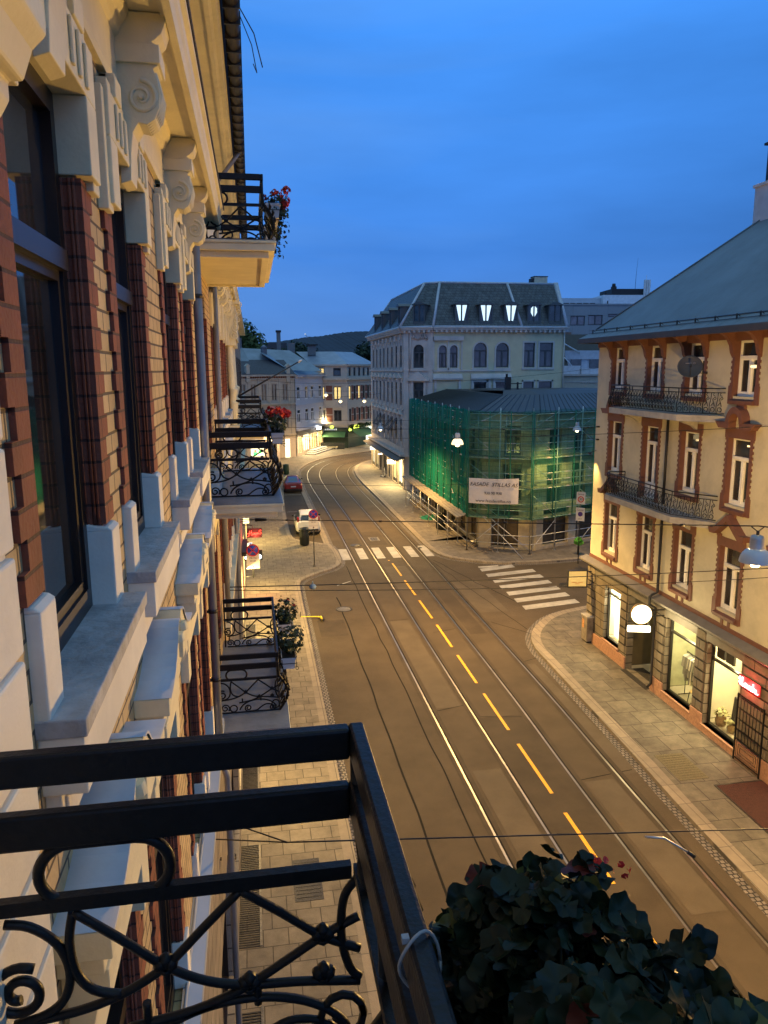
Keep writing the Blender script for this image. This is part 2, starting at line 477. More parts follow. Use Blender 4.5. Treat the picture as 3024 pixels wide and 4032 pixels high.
Apts = catmull([(5.85, -8), (5.97, 18.8), (6.06, 37.5), (6.13, 50), (6.12, 61), (5.98, 71), (5.82, 80), (5.9, 87.5), (6.5, 93.5), (7.8, 99), (9.9, 103.6), (13, 107.4), (18, 111.4), (26, 116), (42, 123)])
Cpts = catmull([(8.95, -8), (9.14, 17), (9.33, 26.5), (9.40, 40), (9.42, 52), (9.38, 61), (9.22, 72), (9.14, 81), (9.25, 87), (9.8, 92.6), (11.0, 97.6), (13.0, 101.4), (16.2, 105), (21, 108.6), (28.5, 112.8), (43, 119.5)])
tr = MB(); gr = MB(); bd = MB()
for P in (Apts, offset(Apts, 1.435), Cpts, offset(Cpts, 1.435)):
    kerb(tr, P, -0.03, 0.03, 0.0, 0.012)
    ribbon(gr, P, 0.036, 0.085, 0.0105)
    ribbon(bd, P, -0.17, -0.03, 0.008); ribbon(bd, P, 0.03, 0.22, 0.008)
bd.build('track_bed', asph2, road)
gr.build('rail_groove', seam_m, road)
tr.build('tram_rail', rail_m, road)

# repaired patches and sealed seams
pm = MB()
for x0, x1, y0, y1 in ((7.6, 9.1, 11, 24.5), (6.3, 7.25, 52, 60), (9.7, 10.5, 33, 41), (2.75, 4.05, 33.9, 36.2), (7.65, 9.1, 52, 56.5), (2.5, 4.9, 62, 75)):
    pm.quad((x0, y0, 0.004), (x1, y0, 0.004), (x1, y1, 0.004), (x0, y1, 0.004))
pm.build('asphalt_patch', asph2, road)
pm = MB()
for x0, x1, y0, y1 in ((9.45, 10.4, 14, 19.8), (6.25, 7.2, 25.5, 35.5), (10.85, 11.35, 20, 29), (6.3, 7.2, 10, 21), (7.65, 9.15, 40.5, 46.0), (11.0, 12.6, 36, 42)):
    pm.quad((x0, y0, 0.004), (x1, y0, 0.004), (x1, y1, 0.004), (x0, y1, 0.004))
pm.build('asphalt_patch', asph3, road)
sm = MB()
def wob(x0, y0, x1, y1, wd, n=14, a=0.05):
    pts = [Vector((x0 + (x1 - x0) * i / n + random.uniform(-a, a), y0 + (y1 - y0) * i / n)) for i in range(n + 1)]
    ribbon(sm, catmull(pts, 3), -wd / 2, wd / 2, 0.006)
wob(5.4, 2, 5.45, 46.5, 0.045, 30, 0.035)
wob(4.15, 12, 4.15, 40, 0.06, 20, 0.04)
wob(6.2, 25.3, 7.3, 25.6, 0.03, 6, 0.02); wob(6.2, 35.6, 7.3, 35.7, 0.03, 6, 0.02); wob(7.5, 24.6, 9.1, 24.3, 0.03, 6, 0.03)
wob(9.3, 19.9, 11.2, 20.2, 0.035, 6, 0.02); wob(7.5, 17.5, 9.0, 17.2, 0.035, 6, 0.03); wob(10.8, 29.2, 11.7, 29.6, 0.03, 5, 0.02)
wob(8.0, 33.5, 9.2, 33.9, 0.025, 6, 0.03); wob(11.2, 34.5, 13.2, 31.5, 0.04, 8, 0.05); wob(11.2, 47.0, 13.4, 37.5, 0.05, 10, 0.1)
wob(11.1, 46.5, 12.6, 33.2, 0.035, 12, 0.08)
sm.build('road_seam', seam_m, road)

# markings
cw = MB()
for x in (5.42, 6.58, 7.72, 8.78, 9.98, 11.02):
    cw.quad((x, 48.1, 0.013), (x + 0.55, 48.1, 0.013), (x + 0.58, 51.2, 0.013), (x + 0.03, 51.2, 0.013))
cw.build('zebra_crossing', white_p, road)
cw = MB()
for i in range(7):
    y0 = 36.0 + 1.28 * i
    x1 = 16.75 - (0.9 if i == 6 else 0)
    cw.quad((13.5, y0, 0.013), (x1, y0 + 0.62, 0.013), (x1, y0 + 1.3, 0.013), (13.55, y0 + 0.68, 0.013))
cw.quad((13.55, 44.55, 0.013), (15.0, 44.6, 0.013), (14.9, 44.95, 0.013), (13.6, 44.9, 0.013))
cw.build('side_street_crossing', white_p, road)
yl = MB()
for k in range(12):
    y1 = 46.7 - 4.05 * k; y0 = y1 - 3.05
    X = lambda y: 8.45 - 0.000 * y + (0.0 if y > 35 else -(35 - y) * 0.0135)
    yl.quad((X(y0) - 0.055, y0, 0.013), (X(y0) + 0.055, y0, 0.013), (X(y1) + 0.055, y1, 0.013), (X(y1) - 0.055, y1, 0.013))
yl.quad((8.3, 47.4, 0.013), (8.42, 47.4, 0.013), (8.42, 47.55, 0.013), (8.3, 47.55, 0.013))
yl.build('centre_line', yellow_p, road)
bl = MB()
for y in (66.0, 75.2): bl.quad((2.6, y, 0.013), (4.4, y + 0.05, 0.013), (4.4, y + 0.15, 0.013), (2.6, y + 0.1, 0.013))
bl.quad((4.4, 42.2, 0.013), (5.3, 43.0, 0.013), (5.3, 43.12, 0.013), (4.4, 42.32, 0.013))
bl.build('parking_bay_line', white_p, road)

# left pavement
LKP = catmull([(1.95, -8), (2.1, 10), (2.18, 22), (2.22, 36), (2.25, 41.5), (2.45, 43.4), (3.5, 44.8), (4.7, 46.0), (5.22, 47.4), (5.3, 50), (5.05, 52.3)], 5)
BAY = catmull([(5.05, 52.3), (4.0, 53.3), (3.0, 54.2), (2.5, 55.6), (2.42, 60), (2.48, 68), (2.8, 78), (3.15, 86.2), (4.0, 87.4), (5.05, 88.6)], 4)
LK2 = catmull([(5.05, 88.6), (5.2, 92), (5.9, 96), (7.2, 100.5), (9.3, 105), (12.6, 109.2), (17.5, 113.2), (25, 117.6), (42, 125.5)], 5)
edge = LKP + BAY[1:] + LK2[1:]
pv = MB()
inner = lambda y: -0.8 if y < 98 else -3
E_ = offset(edge, -0.3)
for i in range(len(E_) - 1):
    a, b = E_[i], E_[i + 1]
    xa, xb = (-0.8, -0.8)
    pv.quad((xa, a.y, 0.12), (a.x, a.y, 0.12), (b.x, b.y, 0.12), (xb, b.y, 0.12))
pav1 = tag(pv.build('pavement', slabs_l, fix=False), 'paved footway along the brick apartment building with a bump before the crossing', 'pavement', kind='structure')
kb = MB(); kerb(kb, edge, -0.3, 0.0, 0.0, 0.125)
kb.build('kerb', granite, pav1)
fl = MB(); FL = catmull([(5.05, 52.3), (5.06, 60), (4.98, 70), (4.93, 80), (5.05, 88.6)], 5)
kerb(fl, FL, -0.42, -0.02, 0.0, 0.03)
fl.build('flush_kerb', granite, pav1)
cb = MB(); ribbon(cb, edge[:len(LKP)], 0.01, 0.27, 0.006); ribbon(cb, LK2, 0.01, 0.25, 0.006); ribbon(cb, FL, 0.0, 0.2, 0.006)
cb.build('cobbled_gutter', cobble, pav1)

# right pavement in front of the cream building
RKP = catmull([(11.15, -8), (11.3, 8), (11.42, 16.7), (11.6, 21), (11.72, 24.5), (11.85, 28.5), (11.95, 30.6), (12.35, 32.1), (13.1, 33.4), (14.3, 34.7), (16.2, 35.6), (22, 37.2), (40, 42)], 5)
pv = MB(); I_ = offset(RKP, 0.42)
pv.poly([(p.x, p.y, 0.12) for p in I_] + [(40, 31.0, 0.12), (14.95, 31.0, 0.12), (14.95, -8, 0.12)])
pav2 = tag(pv.build('pavement', slabs_r, fix=False), 'grey slab footway rounding the corner before the lit shops', 'pavement', kind='structure')
kb = MB(); kerb(kb, RKP, 0.0, 0.42, 0.0, 0.125)
kb.build('kerb', granite, pav2)
cb = MB(); ribbon(cb, RKP, -0.27, -0.01, 0.006)
cb.build('cobbled_gutter', cobble, pav2)

# far right pavement round the scaffolded corner and along the white building
FKP = catmull([(40, 50.5), (30, 47.6), (22.5, 45.6), (19, 45.0), (16.8, 44.95), (15.0, 45.2), (13.4, 46.2), (12.1, 47.6), (11.6, 50), (11.52, 54), (11.5, 62), (11.5, 72), (11.45, 82), (11.6, 88), (12.1, 93), (13.3, 98), (15.6, 102), (19.4, 105.6), (26, 109.6), (43, 117)], 5)
pv = MB(); I_ = offset(FKP, 0.38)
bg_pts = []
for p in I_:
    if p.y < 52 and p.x > 15.5: bg_pts.append((p.x, 53.5))
    elif p.y < 52: bg_pts.append((max(15.5, p.x), 53.5))
    elif p.y < 97: bg_pts.append((15.5, p.y))
    else: bg_pts.append((max(15.5, p.x), min(p.y, 99)))
for i in range(len(I_) - 1):
    a, b = I_[i], I_[i + 1]
    pv.quad((a.x, a.y, 0.12), (*bg_pts[i], 0.12), (*bg_pts[i + 1], 0.12), (b.x, b.y, 0.12))
slabs_f = BR('worn_asphalt_paving', (0.17, 0.15, 0.125), (0.135, 0.12, 0.10), (0.06, 0.052, 0.044), 0.8, 0.8, 'xy', 0.01, 0.4, 0.75, 0.4, 0.35)
pav3 = tag(pv.build('pavement', slabs_f, fix=False), 'footway under the scaffold and along the mansard building', 'pavement', kind='structure')
kb = MB(); kerb(kb, FKP, 0.0, 0.38, 0.0, 0.125)
kb.build('kerb', granite, pav3)
cb = MB(); ribbon(cb, FKP, -0.24, -0.01, 0.006)
cb.build('cobbled_gutter', cobble, pav3)

# iron covers and gratings
castiron = M('cast_iron', (0.045, 0.042, 0.038), 0.45, metal=0.6, var=0.3, vs=20, bump=0.6, bs=30)
worn_iron = M('worn_iron', (0.16, 0.145, 0.12), 0.5, metal=0.4, var=0.3, vs=12, bump=0.8, bs=14)
def manhole(x, y, r, label, m, z=0.004):
    t = thing('manhole_cover', label, 'manhole cover', (x, y, z), 'manhole covers in the road')
    MB().lathe([(0, 0.014), (r * 0.82, 0.014), (r * 0.84, 0.006)], (x, y, z), 24).build('cover', m, t)
    MB().lathe([(r * 0.86, 0.0), (r * 0.86, 0.016), (r, 0.016), (r, 0.0)], (x, y, z), 24).build('rim', castiron, t)
manhole(4.28, 37.85, 0.43, 'pale round manhole cover in the lane beside the fallen yellow scooter', worn_iron)
manhole(6.8, 52.2, 0.4, 'dark round manhole cover between the tram rails just above the zebra crossing', castiron)
manhole(17.4, 39.9, 0.45, 'dark round manhole cover in the side street beside the zebra stripes', castiron)
manhole(11.05, 50.6, 0.22, 'tiny round cover by the scaffold side kerb at the end of the zebra crossing', castiron)
t = thing('drain_cover', 'rectangular drain cover with pale frame in dark asphalt between the tracks', 'drain cover', (8.4, 53.9, 0.006))
MB().box(8.15, 8.38, 53.4, 54.4, 0.006, 0.022).box(8.42, 8.65, 53.4, 54.4, 0.006, 0.022).build('grate', castiron, t)
MB().box(8.03, 8.14, 53.28, 54.52, 0.006, 0.018).box(8.66, 8.77, 53.28, 54.52, 0.006, 0.018).box(8.14, 8.66, 53.28, 53.39, 0.006, 0.018).box(8.14, 8.66, 54.41, 54.52, 0.006, 0.018).build('frame', worn_iron, t)
def flatcover(name, label, x0, x1, y0, y1, m, z=0.121):
    t = thing(name, label, 'cover plate', ((x0 + x1) / 2, (y0 + y1) / 2, z))
    b = MB(); b.box(x0, x1, y0, y1, z, z + 0.008); b.build('plate', m, t)
    b = MB()
    for i in range(1, 12): b.box(x0 + 0.04, x1 - 0.04, y0 + (y1 - y0) * i / 12 - 0.012, y0 + (y1 - y0) * i / 12 + 0.012, z + 0.008, z + 0.014)
    b.build('tread', m, t)
mosaic = M('mossy_tread_plate', (0.125, 0.105, 0.055), 0.7, var=0.3, vs=25, bump=0.8, bs=60)
flatcover('cellar_hatch', 'large olive tread plate hatch in the pavement before the lit shop', 12.2, 13.15, 19.15, 20.7, mosaic)
flatcover('service_cover', 'square iron service cover in the pavement seen through the near railing', 0.55, 1.22, 15.85, 17.4, castiron)
flatcover('access_cover', 'square ribbed iron cover in the pavement beside the flower boxes', 0.95, 1.55, 35.1, 36.6, castiron)
dm = M('red_doormat', (0.055, 0.016, 0.010), 0.9, var=0.3, vs=20, bump=0.6, bs=80)
t = thing('entrance_mat', 'dark red mat lying on the slab footway below the iron gate', 'mat', (13.9, 17.8, 0.12))
MB().box(13.1, 14.6, 16.2, 18.7, 0.121, 0.135).build('mat', dm, t, bevel=0.005); MB().box(13.04, 13.1, 16.14, 18.76, 0.121, 0.133).box(13.1, 14.6, 18.7, 18.76, 0.121, 0.133).build('rubber_edge', castiron, t)
# light wells along the left building
for i, (y0, y1) in enumerate(((19.6, 22.6), (14.6, 18.3), (9.5, 13.0), (4.5, 8.0), (26, 29), (33, 36))):
    t = thing('window_well_grate', ['dark iron grating along the wall lit yellow from the shop window', 'long dark iron grating at the foot of the brick wall', 'iron grating at the wall nearest below the railing', 'iron grating hidden under the near balcony', 'iron grating by the wall under the lower flower boxes', 'far iron grating by the wall before the traffic sign'][i], 'grating', (-0.5, (y0 + y1) / 2, 0.12), 'gratings along the left wall')
    b = MB(); n = int((y1 - y0) / 0.07)
    for k in range(n): b.box(-0.72, -0.27, y0 + k * 0.07, y0 + k * 0.07 + 0.03, 0.126, 0.142)
    b.build('bars', castiron, t)
    MB().box(-0.76, -0.72, y0, y1, 0.122, 0.145).box(-0.27, -0.22, y0, y1, 0.122, 0.145).build('frame', worn_iron, t)
# ================================================================ LEFT BUILDING (the camera stands on its balcony)
LF = Fr((-0.75, 0, 0), (0, 1, 0), (1, 0, 0))
LB = thing('apartment_building', 'yellow brick apartment building with red brick jambs and cream scroll corbels, nearest the viewer', 'building', (-0.75, 12, 0))
WA = [3.26, 5.17, 7.66, 9.55, 16.05, 17.95, 20.45, 22.35, 28.6]      # window centres on the camera's floor
DOORS = [0.1, 12.9, 25.6]
FLOOR = {'upper': 14.01, 'mid': 10.40, 'low': 6.92}
H2 = 0.585
ops = [(c - H2, c + H2, 11.13, 13.50) for c in WA] + [(c - 0.7, c + 0.7, 10.42, 13.50) for c in DOORS]
ops += [(c - H2, c + H2, 7.20, 9.75) for c in WA] + [(c - 0.7, c + 0.7, 6.95, 9.75) for c in DOORS]
MB(LF).wall(-6, 31, 6.2, 14.4, ops, 0, 0.09).build('brick_wall', brick_y, LB)
rust = BR('rusticated_stone', (0.26, 0.23, 0.19), (0.21, 0.185, 0.155), (0.07, 0.06, 0.05), 1.1, 0.5, 'yz', 0.02, 0.7)
gops = [(19.2, 22.6, 0.9, 4.0), (14.6, 18.4, 0.9, 4.0), (9.4, 13.0, 0.9, 4.0), (26, 29.2, 0.9, 4.0), (4.4, 8.0, 0.9, 4.0)]
MB(LF).wall(-6, 31, 0, 6.2, gops, 0.03, 0.3).build('ground_floor_wall', rust, LB)
bb = MB(LF); bb.box(-6, 31, 14.4, 17.2, -0.35, -0.05); bb.build('attic_wall', cream, LB)
bb = MB(LF); bb.box(-6, 31, 0.0, 17.2, -6.0, -0.9); bb.build('building_core', blackm, LB)

def window(fr, c, h, v0, v1, n, parent, fm, pm, transom=None, mull=True, ft=0.075, name='window', panel=0.0):
    b = MB(fr)
    u0, u1 = c - h, c + h
    b.box(u0, u0 + ft, v0, v1, n - 0.07, n); b.box(u1 - ft, u1, v0, v1, n - 0.07, n)
    b.box(u0 + ft, u1 - ft, v0, v0 + ft + 0.03 + panel, n - 0.07, n); b.box(u0 + ft, u1 - ft, v1 - ft, v1, n - 0.07, n)
    top = v1 - ft
    if transom:
        b.box(u0 + ft, u1 - ft, transom - 0.045, transom + 0.045, n - 0.07, n + 0.025)
    if mull: b.box(c - 0.05, c + 0.05, v0 + ft, (transom or top) - 0.02, n - 0.06, n + 0.012)
    s = 0.045
    segs = [(u0 + ft, c - 0.05), (c + 0.05, u1 - ft)] if mull else [(u0 + ft, u1 - ft)]
    for a0, a1 in segs:
        y0, y1 = v0 + ft + 0.03 + panel, (transom - 0.045 if transom else top)
        b.box(a0, a0 + s, y0, y1, n - 0.06, n - 0.015); b.box(a1 - s, a1, y0, y1, n - 0.06, n - 0.015)
        b.box(a0 + s, a1 - s, y0, y0 + s, n - 0.06, n - 0.015); b.box(a0 + s, a1 - s, y1 - s, y1, n - 0.06, n - 0.015)
    o = b.build(name, fm, parent)
    p = MB(fr); p.quad((u0 + 0.02, v0 + 0.02, n - 0.05), (u1 - 0.02, v0 + 0.02, n - 0.05), (u1 - 0.02, v1 - 0.02, n - 0.05), (u0 + 0.02, v1 - 0.02, n - 0.05))
    p.build('pane', pm, o)
    return o

# quoins, lintels, sills, hoods
def quoin(fr, c, h, v0, v1, parent, m, back=-0.082, dv=0.21, name='brick_jamb'):
    for s in (-1, 1):
        b = MB(fr)
        v = v0; k = 0
        while v < v1 - 1e-6:
            vt = min(v + dv / 2, v1); wd = 0.135 if k % 2 else 0.20
            a, e_ = sorted((c + s * (h - 0.015), c + s * (h + wd)))
            b.box(a, e_, v, vt, back, 0.022)
            v = vt; k += 1
        a = c + s * (h - 0.018)
        for nn, rr in ((-0.012, 0.009), (-0.030, 0.009), (-0.066, 0.007)):
            b.tube([(a, v0, nn), (a, v1, nn)], rr, 6)
        b.build(name, m, parent)

def spiral_side(b, u, nc, vc, r, s):
    pts = [(u, vc + y, nc + x) for x, y in spiral(0, 0, r, r * 0.16, 90, -1.75, 26)]
    b.tube(pts, [r * 0.17 - r * 0.09 * i / 26 for i in range(27)], 6)
    b.tube([(u - 0.012 * s, vc, nc), (u + 0.03 * s, vc, nc)], [r * 0.22, r * 0.16], 10)

for c in WA:
    o = window(LF, c, H2, 11.13, 13.50, -0.068, LB, frame_br, pane_d, 12.78, mull=False, ft=0.10)
    quoin(LF, c, H2, 11.56, 13.15, LB, brick_r)
    for s in (-1, 1):                                              # cream blocks under the red jambs
        b = MB(LF)
        a, e_ = sorted((c + s * (H2 - 0.03), c + s * (H2 + 0.165))); b.box(a, e_, 11.13, 11.53, -0.08, 0.05)
        b.add([(a, 11.53, -0.08), (e_, 11.53, -0.08), (e_, 11.53, 0.05), (a, 11.53, 0.05), (a, 11.565, -0.08), (e_, 11.565, -0.08), (e_, 11.545, 0.03), (a, 11.545, 0.03)], [(4, 5, 6, 7), (0, 1, 5, 4), (3, 2, 6, 7), (0, 3, 7, 4), (1, 2, 6, 5)])
        b.build('jamb_block', cream_white, LB, bevel=0.008)
    b = MB(LF); b.box(c - 0.755, c + 0.755, 11.090, 11.158, -0.10, 0.163)
    so = b.build('window_sill', sill_paint, LB, bevel=0.006)
    b = MB(LF); b.box(c - 0.745, c + 0.745, 10.88, 11.09, 0.0, 0.150); b.box(c - 0.72, c + 0.72, 10.70, 10.868, 0.0, 0.055)
    for s in (-1, 1):
        b.box(c + s * 0.52 - 0.16, c + s * 0.52 + 0.16, 10.735, 10.84, 0.055, 0.066)
    b.build('sill_apron', cream_white, LB, bevel=0.006)
    # lintel
    b = MB(LF)
    for s in (-1, 1):
        a, e_ = sorted((c + s * (H2 - 0.03), c + s * (H2 + 0.18))); b.box(a, e_, 13.16, 13.493, -0.08, 0.075)
        a, e_ = sorted((c + s * (H2 + 0.10), c + s * (H2 + 0.25))); b.box(a, e_, 13.12, 13.72, 0.0, 0.055)
        a, e_ = sorted((c + s * 0.36, c + s * 0.56)); b.box(a, e_, 13.74, 13.86, 0.0, 0.085)
    b.box(c - H2 - 0.18, c + H2 + 0.18, 13.494, 13.735, -0.085, 0.075)
    b.box(c - H2 - 0.10, c + H2 + 0.10, 13.735, 13.80, 0.0, 0.06)
    b.box(c - 0.56, c + 0.56, 13.80, 13.86, 0.0, 0.045)
    for k in range(-4, 5):
        if abs(k) < 2: continue
        b.box(c + k * 0.14 - 0.022, c + k * 0.14 + 0.022, 13.52, 13.70, 0.075, 0.09)
    b.build('lintel', cream, LB, bevel=0.006)
    # scroll corbel under the cornice
    prof = [(0.02, 14.345), (0.325, 14.345), (0.325, 14.30), (0.30, 14.235), (0.26, 14.20), (0.24, 14.19), (0.27, 14.17), (0.27, 14.06), (0.24, 14.045), (0.262, 13.99), (0.275, 13.91), (0.266, 13.83), (0.235, 13.765), (0.19, 13.735), (0.14, 13.745), (0.105, 13.69), (0.088, 13.57), (0.08, 13.42), (0.02, 13.40)]
    b = MB(LF); b.prism([(v, n) for n, v in prof], c - 0.12, c + 0.12, 0)
    for s in (-1, 1): spiral_side(b, c + s * 0.122, 0.165, 13.885, 0.095, s)
    for k in range(-2, 3): b.tube([(c + k * 0.045, 14.03, 0.25), (c + k * 0.045, 13.91, 0.278), (c + k * 0.045, 13.80, 0.255), (c + k * 0.045, 13.74, 0.19)], 0.012, 5)
    b.box(c - 0.15, c + 0.15, 14.065, 14.165, 0.02, 0.285)
    b.build('scroll_corbel', cream, LB, bevel=0.004)

for c in WA + [12.9, 25.6]:
    # storey below: window, hood with two swept halves and a shell between them
    if c in WA:
        window(LF, c, H2, 7.20, 9.75, -0.068, LB, frame_br, pane_d, 8.95, mull=False, ft=0.10)
        quoin(LF, c, H2, 7.66, 9.42, LB, brick_r)
        for s in (-1, 1):
            b = MB(LF)
            a, e_ = sorted((c + s * (H2 - 0.03), c + s * (H2 + 0.165))); b.box(a, e_, 7.22, 7.65, -0.08, 0.05)
            b.build('jamb_block', cream_white, LB, bevel=0.008)
    if c > 24: continue
    b = MB(LF); fls = []
    half = [(-0.82, 10.40), (-0.70, 10.405), (-0.58, 10.42), (-0.46, 10.455), (-0.36, 10.505), (-0.28, 10.565), (-0.21, 10.63), (-0.15, 10.66), (-0.10, 10.655)]
    for s in (-1, 1):
        hp = [(c + s * x * -1, y) for x, y in half]
        end = [(c + s * 0.075, 10.60), (c + s * 0.10, 10.52), (c + s * 0.13, 10.46), (c + s * 0.13, 10.29)]
        prof = hp + end + [(c + s * 0.82, 10.29)]
        if s < 0: prof = prof[::-1]
        b.prism(prof, 0.0, 0.20, 2)
        up = hp; fl = MB(LF); fls.append(fl)
        for i in range(len(up) - 1):
            (x0, y0), (x1, y1) = up[i], up[i + 1]
            fl.add([(x0, y0 + 0.004, 0), (x1, y1 + 0.004, 0), (x1, y1 + 0.004, 0.212), (x0, y0 + 0.004, 0.212), (x0, y0 - 0.012, 0.212), (x1, y1 - 0.012, 0.212)], [(0, 1, 2, 3), (3, 2, 5, 4)], True)
        b.tube([(c + s * 0.12, 10.56, 0.19), (c + s * 0.12, 10.50, 0.20)], 0.045, 8)
    b.box(c - 0.78, c + 0.78, 10.20, 10.29, 0.0, 0.16); b.box(c - 0.74, c + 0.74, 9.92, 10.20, 0.0, 0.07)
    b.box(c - 0.80, c + 0.80, 9.742, 9.92, -0.085, 0.085)
    for s in (-1, 1):
        b.box(*sorted((c + s * (H2 - 0.03), c + s * (H2 + 0.18))), 9.43, 9.741, -0.08, 0.075)
        b.prism([(10.20, 0.02), (10.20, 0.17), (10.12, 0.17), (10.04, 0.12), (9.95, 0.10), (9.90, 0.02)], *sorted((c + s * 0.62, c + s * 0.76)), 0)
    for k in range(-3, 4):
        a = R(90 + k * 24)
        b.tube([(c, 10.36, 0.12), (c + 0.13 * math.cos(a), 10.36 + 0.13 * math.sin(a), 0.15), (c + 0.2 * math.cos(a), 10.36 + 0.22 * math.sin(a), 0.12)], [0.02, 0.028, 0.012], 6)
    ho = b.build('window_hood', cream, LB, bevel=0.004)
    for fl in fls: fl.build('hood_flashing', flash_paint, ho, fix=False)

for c in DOORS:
    for z0, z1, d in ((10.45, 13.5, 0), (6.97, 9.75, 1)):
        window(LF, c, 0.7, z0, z1, -0.068, LB, frame_br, pane_w, z1 - 0.72, mull=True, ft=0.09, name='balcony_door', panel=0.5)
        quoin(LF, c, 0.7, z0 + 0.5, z1 - 0.35, LB, brick_r)

# sill course of the storey below, pilaster, cornice, eaves
b = MB(LF)
b.add([(-6, 7.24, 0), (10.88, 7.24, 0), (10.88, 7.18, 0.155), (-6, 7.18, 0.155), (-6, 7.06, 0.155), (10.88, 7.06, 0.155), (10.88, 7.0, 0), (-6, 7.0, 0)], [(0, 1, 2, 3), (3, 2, 5, 4), (4, 5, 6, 7), (1, 2, 5, 6), (0, 3, 4, 7)])
ledge_m = M('blue_grey_flashing', (0.36, 0.40, 0.45), 0.45, metal=0.2, var=0.08, vs=2)
o = b.build('sill_course', ledge_m, LB)
b = MB(LF); b.tube([(-6, 7.262, 0.035), (10.88, 7.262, 0.035)], 0.014, 6); b.box(10.60, 10.88, 7.2, 7.33, 0.0, 0.13); b.build('flashing_upstand', ledge_m, o)
b = MB(LF); b.box(14.95, 31, 7.02, 7.2, 0, 0.15); b.build('string_course', cream, LB)
b = MB(LF)
for k in range(30):
    z0 = 6.0 + 0.31 * k - 0.11
    if z0 > 12.75: break
    b.box(-6, 2.25, z0 + 0.022, z0 + 0.31, 0.0, 0.07)
b.box(-6, 2.235, 5.9, 13.0, 0.0, 0.05)
b.build('rusticated_pilaster', cream_white, LB, bevel=0.01)
b = MB(LF)
b.prism([(12.98, 0.0), (12.98, 0.09), (13.03, 0.12), (13.08, 0.12), (13.08, 0.16), (13.16, 0.19), (13.2, 0.23), (13.27, 0.23), (13.27, 0.17), (13.5, 0.15), (13.9, 0.15), (13.9, 0.0)], -6, 2.42, 0)
b.build('pilaster_capital', cream, LB, bevel=0.01)

CE = 11.9
def cornice(y0, y1):
    b = MB(LF)
    b.prism([(13.88, 0.0), (13.88, 0.035), (13.92, 0.045), (13.95, 0.035), (14.20, 0.035), (14.22, 0.06), (14.27, 0.075), (14.31, 0.11), (14.35, 0.12), (14.35, 0.30), (14.33, 0.30), (14.33, 0.33), (14.30, 0.33), (14.30, 0.375), (14.37, 0.385), (14.41, 0.40), (14.50, 0.40), (14.52, 0.43), (14.56, 0.43), (14.60, 0.0)], y0, y1, 0)
    return b.build('cornice', cream, LB)
cornice(-6, CE); cornice(15.0, 31)
b = MB(LF)
b.prism([(14.60, 0.0), (14.565, 0.44), (14.585, 0.445), (14.64, 0.0)], -6, CE, 0)
for k in range(60):
    y = -1 + k * 0.22 + random.uniform(-.05, .05)
    if y > CE: break
    b.box(y, y + random.uniform(0.08, 0.2), 14.575, 14.60 + random.uniform(0.0, 0.05), 0.395, 0.43)
b.build('cornice_flashing', M('old_roof_felt', (0.03, 0.03, 0.03), 0.8, var=0.4, vs=15, bump=0.5), LB)
# eaves above the attic storey
b = MB(LF)
b.prism([(17.05, -0.05), (17.05, 0.30), (17.0, 0.30), (17.0, 0.36), (17.03, 0.40), (17.03, 0.46), (17.1, 0.50), (17.25, 0.50), (17.25, -0.05)], -6, 31, 0)
b.build('eave_soffit', cream, LB)
b = MB(LF)
g_ = [(0.66 + 0.10 * math.cos(R(a)), 17.20 + 0.10 * math.sin(R(a))) for a in range(180, 361, 20)]
b.prism([(v, n) for n, v in g_] + [(17.22, 0.76), (17.22, 0.56)], -6, 31, 0)
go = b.build('gutter', M('dark_gutter', (0.045, 0.04, 0.038), 0.5, metal=0.4), LB)
b = MB(LF)
for k in range(60):
    y = 1.5 + k * 0.5
    b.box(y, y + 0.03, 17.08, 17.26, 0.54, 0.775)
b.build('gutter_rib', castiron, go)
b = MB(LF); b.quad((-6, 17.24, 0.74), (31, 17.24, 0.74), (31, 21.0, -5), (-6, 21.0, -5)); b.build('roof', M('dark_slate', (0.04, 0.042, 0.05), 0.6, var=0.3, vs=8), LB)
b = MB(LF); b.tube([(6.7, 17.15, 0.66), (6.55, 16.95, 0.5), (6.45, 16.0, 0.12), (6.4, 15.2, 0.06), (6.4, 14.65, 0.05)], 0.05, 8)
b.tube([(18.7, 17.15, 0.66), (18.6, 16.9, 0.5), (18.5, 16.4, 0.12), (18.5, 14.7, 0.06)], 0.05, 8); b.build('gutter_outlet', zinc, LB)
b = MB(LF); b.tube([(12.1, 17.3, 0.74), (12.2, 16.9, 0.92), (12.1, 16.5, 0.98), (12.05, 16.6, 0.93)], 0.008, 4); b.tube([(11.9, 17.3, 0.74), (11.8, 16.9, 0.95), (11.6, 16.4, 1.05)], 0.008, 4)
b.build('loose_cable', blackm, LB)
# drainpipe
b = MB(LF); b.tube([(10.35, 14.3, 0.10), (10.35, 7.2, 0.10)], 0.058, 12)
b.tube([(10.2, 6.95, 0.12), (10.2, 6.6, 0.2), (10.2, 0.2, 0.2)], 0.05, 10)
po = b.build('drainpipe', zinc, LB)
b = MB(LF)
for v in (13.2, 10.1, 9.0, 8.0, 5.2, 3.0): b.tube([(10.35, v, 0.10 if v > 7 else 0.2), (10.35, v + 0.05, 0.10 if v > 7 else 0.2)], 0.068, 10); b.box(10.33, 10.37, v, v + 0.03, 0.0, 0.05)
b.build('pipe_clip', castiron, po)
MB(LF).tube([(15.35, 14.3, 0.10), (15.35, 7.2, 0.10)], 0.055, 10).build('drainpipe', zinc, LB); MB(LF).tube([(24.0, 14.3, 0.10), (24.0, 0.2, 0.10)], 0.055, 8).build('drainpipe', zinc, LB)

